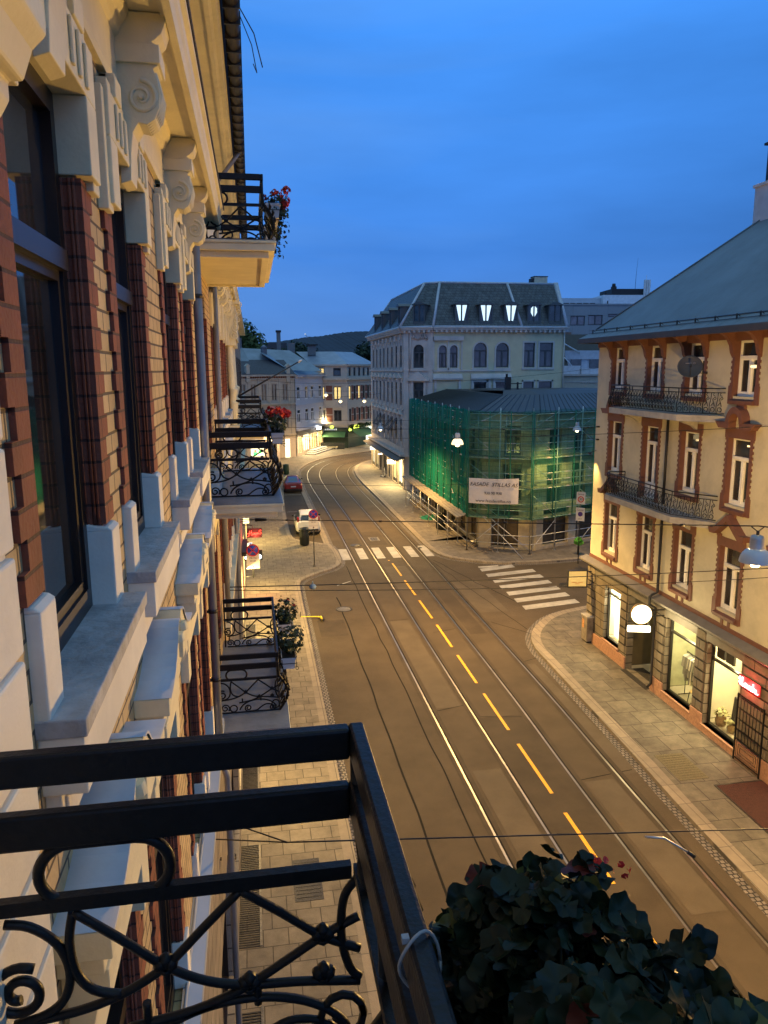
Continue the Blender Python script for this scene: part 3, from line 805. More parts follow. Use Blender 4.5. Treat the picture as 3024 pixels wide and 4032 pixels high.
# ornate bay beyond the next balcony: pilasters, volutes and an aedicule
for y in (16.9, 19.2, 21.4, 23.5, 24.5, 26.8):
    b = MB(LF)
    b.box(y - 0.16, y + 0.16, 13.0, 14.3, 0, 0.12)
    b.prism([(14.33, 0.02), (14.33, 0.30), (14.24, 0.28), (14.15, 0.30), (14.0, 0.28), (13.9, 0.2), (13.75, 0.12), (13.5, 0.08), (13.4, 0.02)], y - 0.14, y + 0.14, 0)
    spiral_side(b, y - 0.145, 0.18, 14.05, 0.09, -1)
    b.build('bay_corbel', cream, LB, bevel=0.01)
for y in (23.9, 24.4, 26.8, 27.3):
    b = MB(LF)
    b.tube([(y, 10.6, 0.16), (y, 11.3, 0.19), (y, 11.35, 0.15), (y, 11.7, 0.2), (y, 11.75, 0.14), (y, 13.0, 0.12)], [0.1, 0.13, 0.09, 0.13, 0.1, 0.09], 10)
    b.box(y - 0.15, y + 0.15, 13.0, 13.2, 0, 0.3)
    b.box(y - 0.15, y + 0.15, 10.4, 10.62, 0, 0.32)
    b.build('bay_column', cream, LB, bevel=0.01)
b = MB(LF)
for k in range(5):
    spiral_side(b, 23.7, 0.25 + 0.05 * k, 13.3 + 0.22 * k, 0.13 - 0.012 * k, -1)
b.box(23.72, 27.5, 13.2, 14.3, 0, 0.34); b.box(23.6, 27.6, 14.2, 14.33, 0, 0.46)
b.build('bay_entablature', cream, LB, bevel=0.01)

# balcony slabs
def slab(y0, y1, z, m_top, th=0.13):
    b = MB(LF)
    b.box(y0, y1, z - 0.035, z, 0, 1.14); b.box(y0 + 0.02, y1 - 0.02, z - th, z - 0.035, 0, 1.12)
    b.box(y0 + 0.10, y1 - 0.10, z - th - 0.05, z - th, 0, 1.04)
    b.box(y0 + 0.10, y0 + 0.20, z - th - 0.085, z - th - 0.05, 0, 1.04); b.box(y1 - 0.20, y1 - 0.10, z - th - 0.085, z - th - 0.05, 0, 1.04); b.box(y0 + 0.2, y1 - 0.2, z - th - 0.085, z - th - 0.05, 0.94, 1.04)
    o = b.build('balcony_slab', cream, LB, bevel=0.006)
    MB(LF).box(y0 + 0.01, y1 - 0.01, z, z + 0.012, 0, 1.13).build('balcony_floor', m_top, o)
deck_m = M('painted_balcony_deck', (0.20, 0.23, 0.27), 0.35, var=0.25, vs=1.2, bump=0.2, bs=12, stain=0.35)
slab(10.9, 14.95, FLOOR['upper'], deck_m); slab(10.9, 14.95, FLOOR['mid'], deck_m); slab(10.9, 14.95, FLOOR['low'], deck_m)
slab(-2.2, 1.84, FLOOR['mid'], deck_m); slab(23.6, 27.6, FLOOR['mid'], deck_m)

# shop windows at street level
warm_room = EM('warm_lit_room', (1.0, 0.72, 0.30), 0.12)
for i, (a, e_, b0, b1) in enumerate(gops):
    fr_ = MB(LF); fr_.box(a, a + 0.08, b0, b1, -0.2, -0.1); fr_.box(e_ - 0.08, e_, b0, b1, -0.2, -0.1); fr_.box(a, e_, b0, b0 + 0.08, -0.2, -0.1); fr_.box(a, e_, b1 - 0.08, b1, -0.2, -0.1); fr_.box((a + e_) / 2 - 0.04, (a + e_) / 2 + 0.04, b0, b1, -0.2, -0.1)
    o = fr_.build('shop_window', frame_br, LB)
    MB(LF).quad((a, b0, -0.18), (e_, b0, -0.18), (e_, b1, -0.18), (a, b1, -0.18)).build('pane', warm_room if i in (0,) else pane_d, o)
    if i in (0,):
        area_light('shop_glow', (-0.55, (a + e_) / 2, 3.2), (R(0), R(-50), 0), 0.4, e_ - a, 22, (1.0, 0.66, 0.25), o)
# ================================================================ WROUGHT IRON RAILINGS
def rail_pattern(b, P, lo=True):
    """scrollwork drawn in panel coordinates: x 0..0.9 across, z 0 (floor) .. 1.0 (handrail top)"""
    T = lambda pts, r=0.0125: b.tube([P(v.x, v.y) for v in catmull([Vector(q) for q in pts], 4 if len(pts) < 9 else 2)], r, 7)
    # stadium loop under the double rail
    loop = [(0.20, 0.575)] + [(0.175 + 0.0825 * math.cos(R(a)) - 0.0, 0.652 + 0.0825 * math.sin(R(a))) for a in range(270, 89, -20)] + [(0.33, 0.735)] + [(0.33 + 0.0825 * math.cos(R(a)), 0.652 + 0.0825 * math.sin(R(a))) for a in range(90, -91, -20)] + [(0.20, 0.57)]
    T(loop, 0.015)
    T([(0.165, 0.545), (0.27, 0.455), (0.385, 0.352), (0.49, 0.29), (0.60, 0.262), (0.74, 0.25), (0.90, 0.228)])
    T([(0.585, 0.55), (0.485, 0.451), (0.385, 0.352), (0.27, 0.285), (0.15, 0.25), (0.0, 0.235)])
    T([(0.585, 0.55), (0.69, 0.47), (0.80, 0.382), (0.90, 0.33)])
    T([(0.90, 0.43), (0.80, 0.382), (0.60, 0.262), (0.45, 0.205), (0.28, 0.18)])
    T([(0.165, 0.545), (0.15, 0.46), (0.16, 0.37), (0.20, 0.31), (0.27, 0.285)])
    T([(0.0, 0.53), (0.06, 0.515), (0.12, 0.46), (0.145, 0.38), (0.13, 0.30), (0.08, 0.255), (0.0, 0.235)])
    T(spiral(0.02, 0.325, 0.078, 0.018, 60, 1.6, 22), 0.013)
    T([(0.90, 0.55), (0.862, 0.50), (0.85, 0.42), (0.855, 0.34), (0.875, 0.27), (0.90, 0.24)])
    for x, z in ((0.385, 0.352), (0.80, 0.382), (0.60, 0.262), (0.80, 0.262)):
        for dx, dz in ((0.02, 0.012), (-0.02, 0.012), (0.0, 0.026), (0.0, -0.016)):
            b.tube([P(x + dx * 0.2, z + dz * 0.2), P(x + dx, z + dz), P(x + dx * 1.5, z + dz * 1.5)], [0.02, 0.019, 0.006], 6)
    if lo:
        T(arc(0.58, 0.02, 0.30, 20, 168, 14, 0.20)); T(spiral(0.42, 0.085, 0.06, 0.015, -60, -1.6, 20), 0.011)
        T([(0.45, 0.03), (0.55, 0.04), (0.62, 0.09), (0.70, 0.13), (0.78, 0.12), (0.83, 0.08)], 0.011)
        T(spiral(0.80, 0.075, 0.055, 0.012, 60, -1.6, 20), 0.011); T(arc(0.19, 0.09, 0.055, 0, 360, 16), 0.011)
        T(spiral(0.06, 0.10, 0.07, 0.015, -40, 1.5, 20), 0.011)
        T([(0.0, 0.022), (0.90, 0.022)], 0.012); T([(0.62, 0.262), (0.62, 0.20)], 0.012); T([(0.33, 0.19), (0.33, 0.25)], 0.012)

def railing(y0, y1, zf, label, group='balcony railings of the brick building', front_pat=True):
    xr = 0.235
    t = thing('balcony_railing', label, 'railing', (xr, (y0 + y1) / 2, zf), group)
    top = 0.99; ti = []
    h = MB(LF)
    for y in (y0, y1):
        d = 0.0
        h.box(y - 0.022, y + 0.022, zf + top - 0.085, zf + top, 0.03, xr + 0.75 - 0.0201); h.box(y - 0.02, y + 0.02, zf + 0.735, zf + 0.83, 0.03, xr + 0.75 - 0.0221)
    h.box(y0 - 0.022, y1 + 0.022, zf + top - 0.085, zf + top, xr + 0.75 - 0.02, xr + 0.75 + 0.02)
    h.box(y0 - 0.02, y1 + 0.02, zf + 0.735, zf + 0.83, xr + 0.75 - 0.022, xr + 0.75 + 0.016)
    h.build('handrail', iron, t, bevel=0.008)
    for y in (y0, y1):
        s = MB(LF)
        s.box(y - 0.014, y + 0.014, zf + 0.556, zf + 0.595, 0.03, xr + 0.75 - 0.02)
        rail_pattern(s, lambda x, z, y=y: (y, zf + z, 0.085 + x))
        s.tube([(y, zf + 0.02, 0.05), (y, zf + 0.95, 0.05)], 0.016, 6)
        s.build('side_panel', iron, t)
    bul = lambda z: 0.15 * math.sin(math.pi * min(1, max(0, (0.62 - z) / 0.62))) if z < 0.62 else 0.0
    f = MB(LF)
    f.box(y0, y1, zf + 0.56, zf + 0.592, xr + 0.736, xr + 0.764)
    n = max(1, round((y1 - y0) / 0.9)); wd = (y1 - y0) / n
    for k in range(n):
        flip = k % 2
        rail_pattern(f, lambda x, z, k=k, flip=flip: (y0 + wd * k + (wd * x / 0.9 if not flip else wd * (1 - x / 0.9)), zf + z, xr + 0.75 + bul(z)))
    f.build('front_panel', iron, t)
    for y in (y0, y1):
        p = MB(LF)
        pts = [(y, zf + z, xr + 0.75 + bul(z)) for z in [0.0, 0.1, 0.2, 0.3, 0.4, 0.5, 0.6, 0.75, 0.9]]
        p.tube(pts, [0.02, 0.02, 0.022, 0.024, 0.024, 0.022, 0.02, 0.02, 0.02], 6)
        for z in (0.12, 0.22, 0.32, 0.42, 0.5):
            for s in (-1, 1):
                p.tube([(y, zf + z, xr + 0.75 + bul(z)), (y + s * 0.05, zf + z + 0.05, xr + 0.77 + bul(z)), (y + s * 0.03, zf + z + 0.11, xr + 0.76 + bul(z))], [0.012, 0.022, 0.006], 5)
        p.tube([(y, zf + 0.12 + 0.07 * math.sin(R(a)), xr + 0.70 + 0.06 * math.cos(R(a))) for a in range(0, 400, 30)], 0.012, 5)
        p.build('corner_post', iron, t)
    return t
railing(-1.9, 1.83, 10.40, 'big black wrought iron railing seen from above with its double handrail')
railing(11.55, 14.55, FLOOR['upper'], 'black wrought iron railing of the top balcony, dark against the sky', front_pat=True)
railing(11.55, 14.55, FLOOR['mid'], 'black wrought iron railing on the balcony level with the camera, over the parked cars')
railing(11.55, 14.55, FLOOR['low'], 'black wrought iron railing on the lowest balcony, over the paved footway')
railing(23.9, 27.3, FLOOR['mid'], 'distant black iron railing on the far balcony beyond the ornate bay')

# ================================================================ FLOWERS
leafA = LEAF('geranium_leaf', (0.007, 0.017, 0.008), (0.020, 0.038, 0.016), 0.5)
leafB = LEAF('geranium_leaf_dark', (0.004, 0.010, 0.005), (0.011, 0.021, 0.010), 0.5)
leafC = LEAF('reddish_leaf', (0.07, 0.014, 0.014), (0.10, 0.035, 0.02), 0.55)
leafG = LEAF('lime_leaf', (0.06, 0.075, 0.02), (0.09, 0.10, 0.03), 0.5)
white_box = M('white_planter', (0.62, 0.62, 0.62), 0.45, var=0.06)
def rnd_dir():
    while True:
        v = Vector((random.uniform(-1, 1), random.uniform(-1, 1), random.uniform(-1, 1)))
        if 0.05 < v.length < 1: return v.normalized()
def leaf_disc(b, c, nrm, r, k=11, cup=0.25):
    """round scalloped leaf with a notch and a fold"""
    x = nrm.orthogonal().normalized(); x = (Matrix.Rotation(random.uniform(0, 6.28), 3, nrm) @ x); y = nrm.cross(x)
    pts = [tuple(c)]; big = k > 12; ph = random.uniform(0, 6.28); dr = random.uniform(-0.35, 0.25)
    for q in ((0.55, 1.0) if big else (1.0,)):
        for i in range(k + 1):
            a = R(14) + R(332) * i / k
            rr = r * q * (1 + (0.09 * math.cos(a * 5.0) + 0.035 * math.cos(a * 17 + ph) + random.uniform(-0.03, 0.03)) * q)
            up = r * q * q * (cup * (0.5 + 0.5 * math.cos(2 * a)) + dr + 0.10 * math.cos(a * 5 + ph))
            pts.append(tuple(c + x * (rr * math.cos(a)) + y * (rr * math.sin(a)) + nrm * up))
    F = [(0, i, i + 1) for i in range(1, k + 1)]
    if big: F += [(i, k + 1 + i, k + 2 + i, i + 1) for i in range(1, k + 1)]
    b.add(pts, F, big)
def blossom(b, c, r, n=26, k=5):
    for _ in range(n):
        d = rnd_dir(); p = c + d * r * random.uniform(0.55, 1.0)
        leaf_disc(b, p, (d + rnd_dir() * 0.5).normalized(), r * random.uniform(0.28, 0.42), k, 0.35)
def planter(label, bx, plants, flowers, seedless=0, holder=True, lr=0.035, n=170, trail=0.0):
    """bx = (x0,x1,y0,y1,z0,z1) box; plants = (cx,cy,cz, rx,ry,rz)"""
    x0, x1, y0, y1, z0, z1 = bx
    t = thing('flower_box', label, 'flower box', ((x0 + x1) / 2, (y0 + y1) / 2, z0), 'flower boxes on the balcony railings')
    b = MB()
    i = 0.02
    b.add([(x0 + i, y0 + i, z0), (x1 - i, y0 + i, z0), (x1 - i, y1 - i, z0), (x0 + i, y1 - i, z0), (x0, y0, z1), (x1, y0, z1), (x1, y1, z1), (x0, y1, z1)], [(0, 3, 2, 1), (0, 1, 5, 4), (1, 2, 6, 5), (2, 3, 7, 6), (3, 0, 4, 7)])
    b.box(x0 - 0.01, x1 + 0.01, y0 - 0.01, y0, z1 - 0.03, z1); b.box(x0 - 0.01, x1 + 0.01, y1, y1 + 0.01, z1 - 0.03, z1); b.box(x0 - 0.01, x0, y0, y1, z1 - 0.03, z1); b.box(x1, x1 + 0.01, y0, y1, z1 - 0.03, z1)
    b.build('planter', white_box, t)
    MB().quad((x0, y0, z1 - 0.03), (x1, y0, z1 - 0.03), (x1, y1, z1 - 0.03), (x0, y1, z1 - 0.03)).build('soil', M('potting_soil', (0.02, 0.015, 0.01), 0.9, bump=0.5), t)
    if holder:
        b = MB()
        for y in (y0 + 0.12, y1 - 0.12):
            b.box(x0 - 0.05, x1 + 0.015, y - 0.008, y + 0.008, z0 - 0.02, z0 - 0.008); b.box(x1 + 0.012, x1 + 0.022, y - 0.008, y + 0.008, z0 - 0.02, z1 + 0.02); b.box(x0 - 0.04, x0 - 0.03, y - 0.008, y + 0.008, z0 - 0.02, z1 + 0.02)
            b.tube([(x1 + 0.02, y, z0 - 0.01)] + [(x1 + 0.03 + 0.025 * math.sin(R(a)), y, z0 - 0.035 + 0.025 * math.cos(R(a))) for a in range(0, 300, 30)], 0.005, 5)
        for z in (z1 + 0.005, (z0 + z1) / 2): b.box(x1 + 0.012, x1 + 0.02, y0, y1, z, z + 0.01)
        for z in (z1 + 0.005, (z0 + z1) / 2): b.box(x0 - 0.02, x1 + 0.02, y0 - 0.02, y0 - 0.012, z, z + 0.01)
        b.build('holder', iron, t)
    cx, cy, cz, rx, ry, rz = plants
    Ls = [MB(), MB()]; st = MB()
    for k in range(n):
        d = rnd_dir(); q = random.uniform(0.45, 1.0) ** 0.6
        wob_ = 1 + 0.22 * math.sin(5 * math.atan2(d.y, d.x) + cy * 7) * random.random()
        p = Vector((cx + d.x * rx * q * wob_, cy + d.y * ry * q * wob_, cz + d.z * rz * q * wob_))
        if random.random() < trail: p.z -= random.uniform(0.1, 0.35); p.x += 0.05
        nn = (d * 0.8 + Vector((0.15, 0, 0.7)) + rnd_dir() * 0.6).normalized()
        leaf_disc(Ls[k % 2], p, nn, lr * random.uniform(0.7, 1.25), 9)
        if k % 6 == 0: st.tube([(cx + random.uniform(-.5, .5) * rx, cy + random.uniform(-.7, .7) * ry, cz - rz * 0.6), tuple(p)], 0.003, 4)
    Ls[0].build('foliage', leafA, t, fix=False); Ls[1].build('foliage', leafB, t, fix=False)
    st.build('stem', leafB, t)
    if flowers:
        b = MB()
        for fx, fy, fz, r in flowers: blossom(b, Vector((fx, fy, fz)), r)
        b.build('blossom', petal, t, fix=False)
        s2 = MB()
        for fx, fy, fz, r in flowers: s2.tube([(cx, fy, cz), (fx, fy, fz - r * 0.6)], 0.004, 4)
        s2.build('flower_stem', leafB, t)
    return t
F_ = FLOOR
planter('flower box with red geraniums on the top balcony against the sky', (0.30, 0.50, 12.0, 13.3, F_['upper'] + 0.50, F_['upper'] + 0.70), (0.46, 12.6, F_['upper'] + 0.76, 0.19, 0.75, 0.17), [(0.60, 12.2, F_['upper'] + 0.93, 0.075), (0.62, 12.7, F_['upper'] + 0.87, 0.08), (0.57, 12.3, F_['upper'] + 0.75, 0.07), (0.42, 12.0, F_['upper'] + 0.85, 0.05), (0.50, 12.9, F_['upper'] + 1.03, 0.05), (0.58, 13.1, F_['upper'] + 1.02, 0.045), (0.28, 12.1, F_['upper'] + 0.80, 0.05)], trail=0.2)
planter('flower box of bare trailing leaves at the far end of the top balcony', (0.30, 0.50, 13.6, 14.5, F_['upper'] + 0.45, F_['upper'] + 0.65), (0.46, 14.0, F_['upper'] + 0.62, 0.17, 0.5, 0.15), [], trail=0.3, n=110)
planter('flower box with two bright red geranium heads on the balcony level with the camera', (0.28, 0.48, 12.8, 13.9, F_['mid'] + 0.68, F_['mid'] + 0.86), (0.36, 13.3, F_['mid'] + 1.0, 0.2, 0.55, 0.19), [(0.30, 13.0, F_['mid'] + 1.2, 0.09), (0.50, 13.2, F_['mid'] + 1.17, 0.095), (0.58, 13.4, F_['mid'] + 1.15, 0.075), (0.42, 13.6, F_['mid'] + 1.2, 0.07)])
planter('green flower box with few red blooms at the far end of the lowest balcony', (0.32, 0.54, 13.7, 14.6, F_['low'] + 0.50, F_['low'] + 0.70), (0.46, 14.1, F_['low'] + 0.86, 0.26, 0.5, 0.20), [(0.52, 14.2, F_['low'] + 1.0, 0.04), (0.62, 14.0, F_['low'] + 0.98, 0.035)])
planter('bushy green flower box without blooms at the near end of the lowest balcony', (0.32, 0.54, 12.0, 12.9, F_['low'] + 0.50, F_['low'] + 0.70), (0.48, 12.5, F_['low'] + 0.86, 0.27, 0.5, 0.22), [], n=200)

# the big box hanging outside the camera's own railing
t = thing('flower_box', 'large dark geranium bush in the flower box on the biggest railing', 'flower box', (0.48, 0.4, 11.0), 'flower boxes on the balcony railings')
b = MB(); b.add([(0.32, -0.5, 10.98), (0.56, -0.5, 10.98), (0.56, 1.25, 10.98), (0.32, 1.25, 10.98), (0.30, -0.52, 11.2), (0.58, -0.52, 11.2), (0.58, 1.27, 11.2), (0.30, 1.27, 11.2)], [(0, 3, 2, 1), (0, 1, 5, 4), (1, 2, 6, 5), (2, 3, 7, 6), (3, 0, 4, 7)]); b.build('planter', white_box, t)
MB().quad((0.31, -0.5, 11.17), (0.57, -0.5, 11.17), (0.57, 1.25, 11.17), (0.31, 1.25, 11.17)).build('soil', MATS['potting_soil'], t)
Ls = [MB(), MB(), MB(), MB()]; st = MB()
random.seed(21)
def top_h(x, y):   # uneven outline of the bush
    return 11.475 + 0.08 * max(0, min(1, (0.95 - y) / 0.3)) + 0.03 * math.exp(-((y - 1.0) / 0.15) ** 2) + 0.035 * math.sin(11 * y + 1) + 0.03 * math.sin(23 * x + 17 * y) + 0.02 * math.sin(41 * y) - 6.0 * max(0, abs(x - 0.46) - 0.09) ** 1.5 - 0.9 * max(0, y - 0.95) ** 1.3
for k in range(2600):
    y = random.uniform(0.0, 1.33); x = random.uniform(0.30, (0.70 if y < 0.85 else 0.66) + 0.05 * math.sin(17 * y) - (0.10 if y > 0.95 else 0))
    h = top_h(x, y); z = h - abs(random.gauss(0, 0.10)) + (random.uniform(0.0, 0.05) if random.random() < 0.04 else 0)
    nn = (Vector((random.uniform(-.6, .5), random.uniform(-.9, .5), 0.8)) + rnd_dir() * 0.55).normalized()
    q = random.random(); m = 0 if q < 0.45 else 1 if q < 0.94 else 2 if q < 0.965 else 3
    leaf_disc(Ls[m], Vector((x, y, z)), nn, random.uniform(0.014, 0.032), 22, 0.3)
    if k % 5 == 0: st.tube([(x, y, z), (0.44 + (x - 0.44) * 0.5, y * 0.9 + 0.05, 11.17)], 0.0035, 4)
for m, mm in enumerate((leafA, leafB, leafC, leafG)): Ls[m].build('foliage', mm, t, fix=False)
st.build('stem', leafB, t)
b = MB(); 
for fx, fy, fz in ((0.50, 0.98, 11.56), (0.525, 0.965, 11.55)): blossom(b, Vector((fx, fy, fz)), 0.014, 5)
b.build('blossom', petal, t, fix=False)
# cable tie round the foreground handrail
t = tag(MB().tube([(0.235 + 0.034 * math.cos(R(a)), 1.06 + 0.010 * math.sin(R(a * 2)), 11.348 + 0.055 * math.sin(R(a))) for a in range(0, 361, 15)], 0.0032, 6).box(0.205, 0.217, 1.055, 1.067, 11.39, 11.40).build('cable_tie', M('pale_nylon', (0.28, 0.32, 0.37), 0.5)), 'pale nylon cable tie looped round the handrail beside the geranium bush', 'cable tie')
# ================================================================ RIGHT BUILDING
random.seed(5)
RF = Fr((14.7, 0, 0), (0, 1, 0), (-1, 0, 0))
RB = thing('corner_building', 'cream corner building with red brown window surrounds, two balconies and lit shops below', 'building', (14.7, 24, 0))
rp = M('cream_wall_paint', (0.50, 0.46, 0.335), 0.7, var=0.06, vs=1.5, bump=0.12, bs=50, stain=0.16)
trim = M('red_brown_trim', (0.135, 0.056, 0.038), 0.65, var=0.12, vs=5, bump=0.15, bs=40)
stone_g = BR('grey_rustic_stone', (0.185, 0.16, 0.12), (0.14, 0.12, 0.09), (0.03, 0.026, 0.02), 1.15, 0.36, 'yz', 0.02, 1.0, 0.8, 0.5, 0.3)
plinth_m = M('reddish_granite', (0.36, 0.20, 0.13), 0.6, var=0.25, vs=14, bump=0.15, bs=60)
ledge_g = M('grey_ledge_zinc', (0.16, 0.15, 0.13), 0.55, metal=0.2, var=0.15)
CW = [29.42, 26.55, 23.92, 21.22, 18.35, 15.5, 12.6, 9.7]
HW = 0.55
rows = ((4.58, 6.66), (8.02, 10.12), (11.40, 13.08))
ops = [(c - HW, c + HW, a, b_) for c in CW for a, b_ in rows]
ops = [(a0, a1, (7.38 if abs((a0 + a1) / 2 - 26.55) < .1 and b0 == 8.02 else b0), b1) for a0, a1, b0, b1 in ops]
MB(RF).wall(2, 31.3, 3.98, 13.45, ops, 0, 0.16).build('wall', rp, RB)
MB(RF).quad((31.3, 0, 0), (31.3, 13.45, 0), (31.3, 13.45, -14), (31.3, 0, -14)).quad((2, 0, 0), (2, 13.45, 0), (2, 13.45, -14), (2, 0, -14)).build('side_wall', rp, RB)
shops = [(28.2, 29.62, 0.72, 3.08), (25.42, 27.5, 0.14, 3.32), (22.72, 24.6, 0.45, 3.30), (20.2, 22.02, 0.38, 3.30), (14, 17.5, 0.45, 3.3)]
MB(RF).wall(2, 31.3, 0.0, 3.64, shops, 0.02, 0.28).build('stone_ground_floor', stone_g, RB)
pu = [2, 14, 17.5, 20.2, 22.02, 22.72, 24.6, 25.42, 27.5, 31.32]
for a, e_ in ((27.5, 31.33), (24.6, 25.42), (22.02, 22.72), (17.5, 20.2), (2, 14)):
    MB(RF).box(a + 0.01, e_ - 0.01, 0.0, 0.62 if a > 27 else 0.72, 0.02, 0.09).build('granite_plinth', plinth_m, RB, bevel=0.015)
for a0, a1, b0, b1 in shops:
    if b0 > 0.2: MB(RF).box(a0 - 0.02, a1 + 0.02, 0.0, b0 - 0.06, 0.02, 0.075).box(a0 - 0.05, a1 + 0.05, b0 - 0.06, b0, -0.26, 0.10).build('granite_sill', plinth_m, RB, bevel=0.015)
for a, e_ in ((30.55, 31.33), (27.55, 28.15), (24.66, 25.1), (22.08, 22.66), (18.7, 20.1)):
    b = MB(RF)                                                 # projecting rusticated blocks
    for k in range(8):
        b.box(a + 0.03, e_ - 0.03, 0.74 + 0.36 * k + 0.025, 0.74 + 0.36 * k + 0.335, 0.02, 0.065)
    b.build('rusticated_pier', stone_g, RB, bevel=0.02)
b = MB(RF)
b.prism([(3.64, 0.0), (3.64, 0.10), (3.72, 0.16), (3.74, 0.30), (3.80, 0.36), (3.86, 0.36), (3.98, 0.05), (3.98, 0.0)], 2, 31.62, 0)
b.box(2, 31.34, 3.32, 3.62, 0.021, 0.05)
b.build('shop_cornice', ledge_g, RB)
b = MB(RF); b.box(2, 31.3, 3.98, 4.12, 0.0, 0.03)
for c in CW:
    for q in (-0.62, -0.20, 0.20, 0.62):
        pass
    b.box(c - 0.24, c - 0.12, 4.12, 4.36, 0, 0.03); b.box(c + 0.12, c + 0.24, 4.12, 4.36, 0, 0.03)
    b.box(c - 0.66, c + 0.66, 4.30, 4.36, 0, 0.029)
b.build('brown_band', trim, RB)

def rwin(c, v0, v1, top, kind):
    pan = 0.0
    tr_ = v1 - 0.62 if v1 - v0 > 1.8 else v1 - 0.5
    o = window(RF, c, HW, v0, v1, -0.15, RB, frame_wh, pane_d, tr_, True, 0.07, panel=0.45 if v0 < 7.5 and v0 > 7 else 0.0)
    b = MB(RF)
    for s in (-1, 1):
        v = v0 + 0.32; k = 0
        while v < v1 - 0.02:
            wd = 0.10 if k % 2 else 0.155
            b.box(*sorted((c + s * (HW - 0.012), c + s * (HW + wd))), v, min(v + 0.085, v1 + 0.0), -0.155, 0.03)
            v += 0.085; k += 1
        b.box(*sorted((c + s * (HW - 0.012), c + s * (HW + 0.19))), v0 - 0.24, v0 + 0.32, -0.155, 0.045)
    b.box(c - HW - 0.18, c + HW + 0.18, v1, v1 + 0.30, -0.155, 0.035)
    b.add([(c - HW - 0.02, v0 - 0.02, -0.15), (c + HW + 0.02, v0 - 0.02, -0.15), (c + HW + 0.02, v0 - 0.13, 0.12), (c - HW - 0.02, v0 - 0.13, 0.12), (c - HW - 0.02, v0 - 0.24, 0.11), (c + HW + 0.02, v0 - 0.24, 0.11), (c - HW - 0.02, v0 - 0.24, 0), (c + HW + 0.02, v0 - 0.24, 0)], [(0, 1, 2, 3), (3, 2, 5, 4), (4, 5, 7, 6), (0, 3, 4, 6), (1, 7, 5, 2)])
    b.build('window_surround', trim, RB)
    if kind == 'tri':
        z = v1 + 0.48; b = MB(RF)
        for s in (-1, 1):
            b.prism([(c, z + 0.62), (c + s * 0.66, z + 0.08), (c + s * 0.93, z + 0.08), (c + s * 0.86, z - 0.1), (c + s * 0.62, z - 0.1), (c, z + 0.40)][:: s], 0.0, 0.26, 2)
        b.box(c - 0.13, c + 0.13, z + 0.42, v1 + 1.15, 0.0, 0.10)
        for s in (-1, 1): b.box(*sorted((c + s * 0.52, c + s * 0.72)), v1 + 0.30, z - 0.1, 0, 0.07)
        b.build('pediment', trim, RB)
    if kind == 'arc':
        z = v1 + 0.40; b = MB(RF)
        o_ = [(c + x, z + y) for x, y in arc(0, 0.08, 0.42, 0, 180, 14, 0.50)]; i_ = [(c + x, z + y) for x, y in arc(0, 0.08, 0.26, 180, 0, 14, 0.30)]
        for k in range(14):
            b.prism([o_[k], o_[k + 1], i_[13 - k], i_[14 - k]], 0.0, 0.28, 2)
        for s in (-1, 1):
            b.prism([(c + s * 0.26, z + 0.10), (c + s * 0.98, z + 0.10), (c + s * 0.90, z + 0.02), (c + s * 0.78, z - 0.1), (c + s * 0.26, z - 0.1)][:: s], 0.0, 0.26, 2)
            b.box(*sorted((c + s * 0.42, c + s * 0.66)), v1 + 0.30, z - 0.1, 0, 0.07)
        b.box(c - 0.2, c + 0.2, z + 0.5, v1 + 1.04, 0.0, 0.08)
        b.build('pediment', trim, RB)
for c in CW:
    edge_ = c in (29.42, 21.22, 18.35, 12.6)
    for k, (v0, v1) in enumerate(rows):
        rwin(c, 7.38 if (c == 26.55 and k == 1) else v0, v1, None, ('tri' if k == 0 else 'arc' if k == 1 else None) if edge_ else None)
# lit fittings seen inside two of the rooms
b = MB(RF); b.box(20.85, 21.1, 9.90, 9.94, -0.30, -0.2); 
MB(RF).box(20.76, 21.12, 9.88, 9.93, -0.195, -0.19).build('ceiling_lamp', EM('room_lamp', (1.0, 0.72, 0.35), 0.14), RB)
MB(RF).lathe([(0.0, 0), (0.04, 0.01), (0.05, 0.1), (0.03, 0.22), (0, 0.24)], (20.95, 12.3, -0.19), 8).build('ceiling_lamp', MATS['room_lamp'], RB)

# eaves, brackets, roof
b = MB(RF); b.box(2, 31.3, 13.12, 13.42, 0.0, 0.06); b.box(2, 31.85, 13.42, 13.47, -0.2, 0.66)
b.box(31.3, 31.85, 13.42, 13.468, -10, -0.2)
b.build('eave_board', trim, RB)
for c in CW:
    for s in (-1, 1):
        b = MB(RF); u = c + s * (HW + 0.08)
        prof = [(13.42, 0.0), (13.42, 0.58), (13.34, 0.58), (13.30, 0.50), (13.22, 0.36), (13.10, 0.24), (12.95, 0.15), (12.72, 0.10), (12.60, 0.03), (12.60, 0.0)]
        b.prism(prof, u - 0.085, u + 0.085, 0)
        b.build('eave_bracket', trim, RB)
b = MB(RF); b.box(2, 31.9, 13.30, 13.50, 0.60, 0.74); b.box(31.78, 31.92, 13.30, 13.50, -12, 0.60); b.build('gutter', M('dark_gutter_paint', (0.05, 0.052, 0.055), 0.5, metal=0.3), RB)
roof_l = BR('grey_green_sheet_roof', (0.13, 0.155, 0.16), (0.11, 0.135, 0.14), (0.05, 0.06, 0.065), 0.75, 0.9, 'yz', 0.015, 0.5, 0.5, 0.5, 0.15)
roof_u = M('blue_green_metal_roof', (0.10, 0.135, 0.148), 0.5, metal=0.1, var=0.14, vs=0.7, bump=0.25, bs=5, stain=0.18)
def RP(d, z): return (31.9 - d, z, 0.72 - d)   # corner line of the hip, d in from both eaves
hs = 0.88
zA, zB = 13.50, 13.50 + 0.55 * 0.62
b = MB(RF)
a0, a1 = RP(0, zA), RP(0.55, zB)
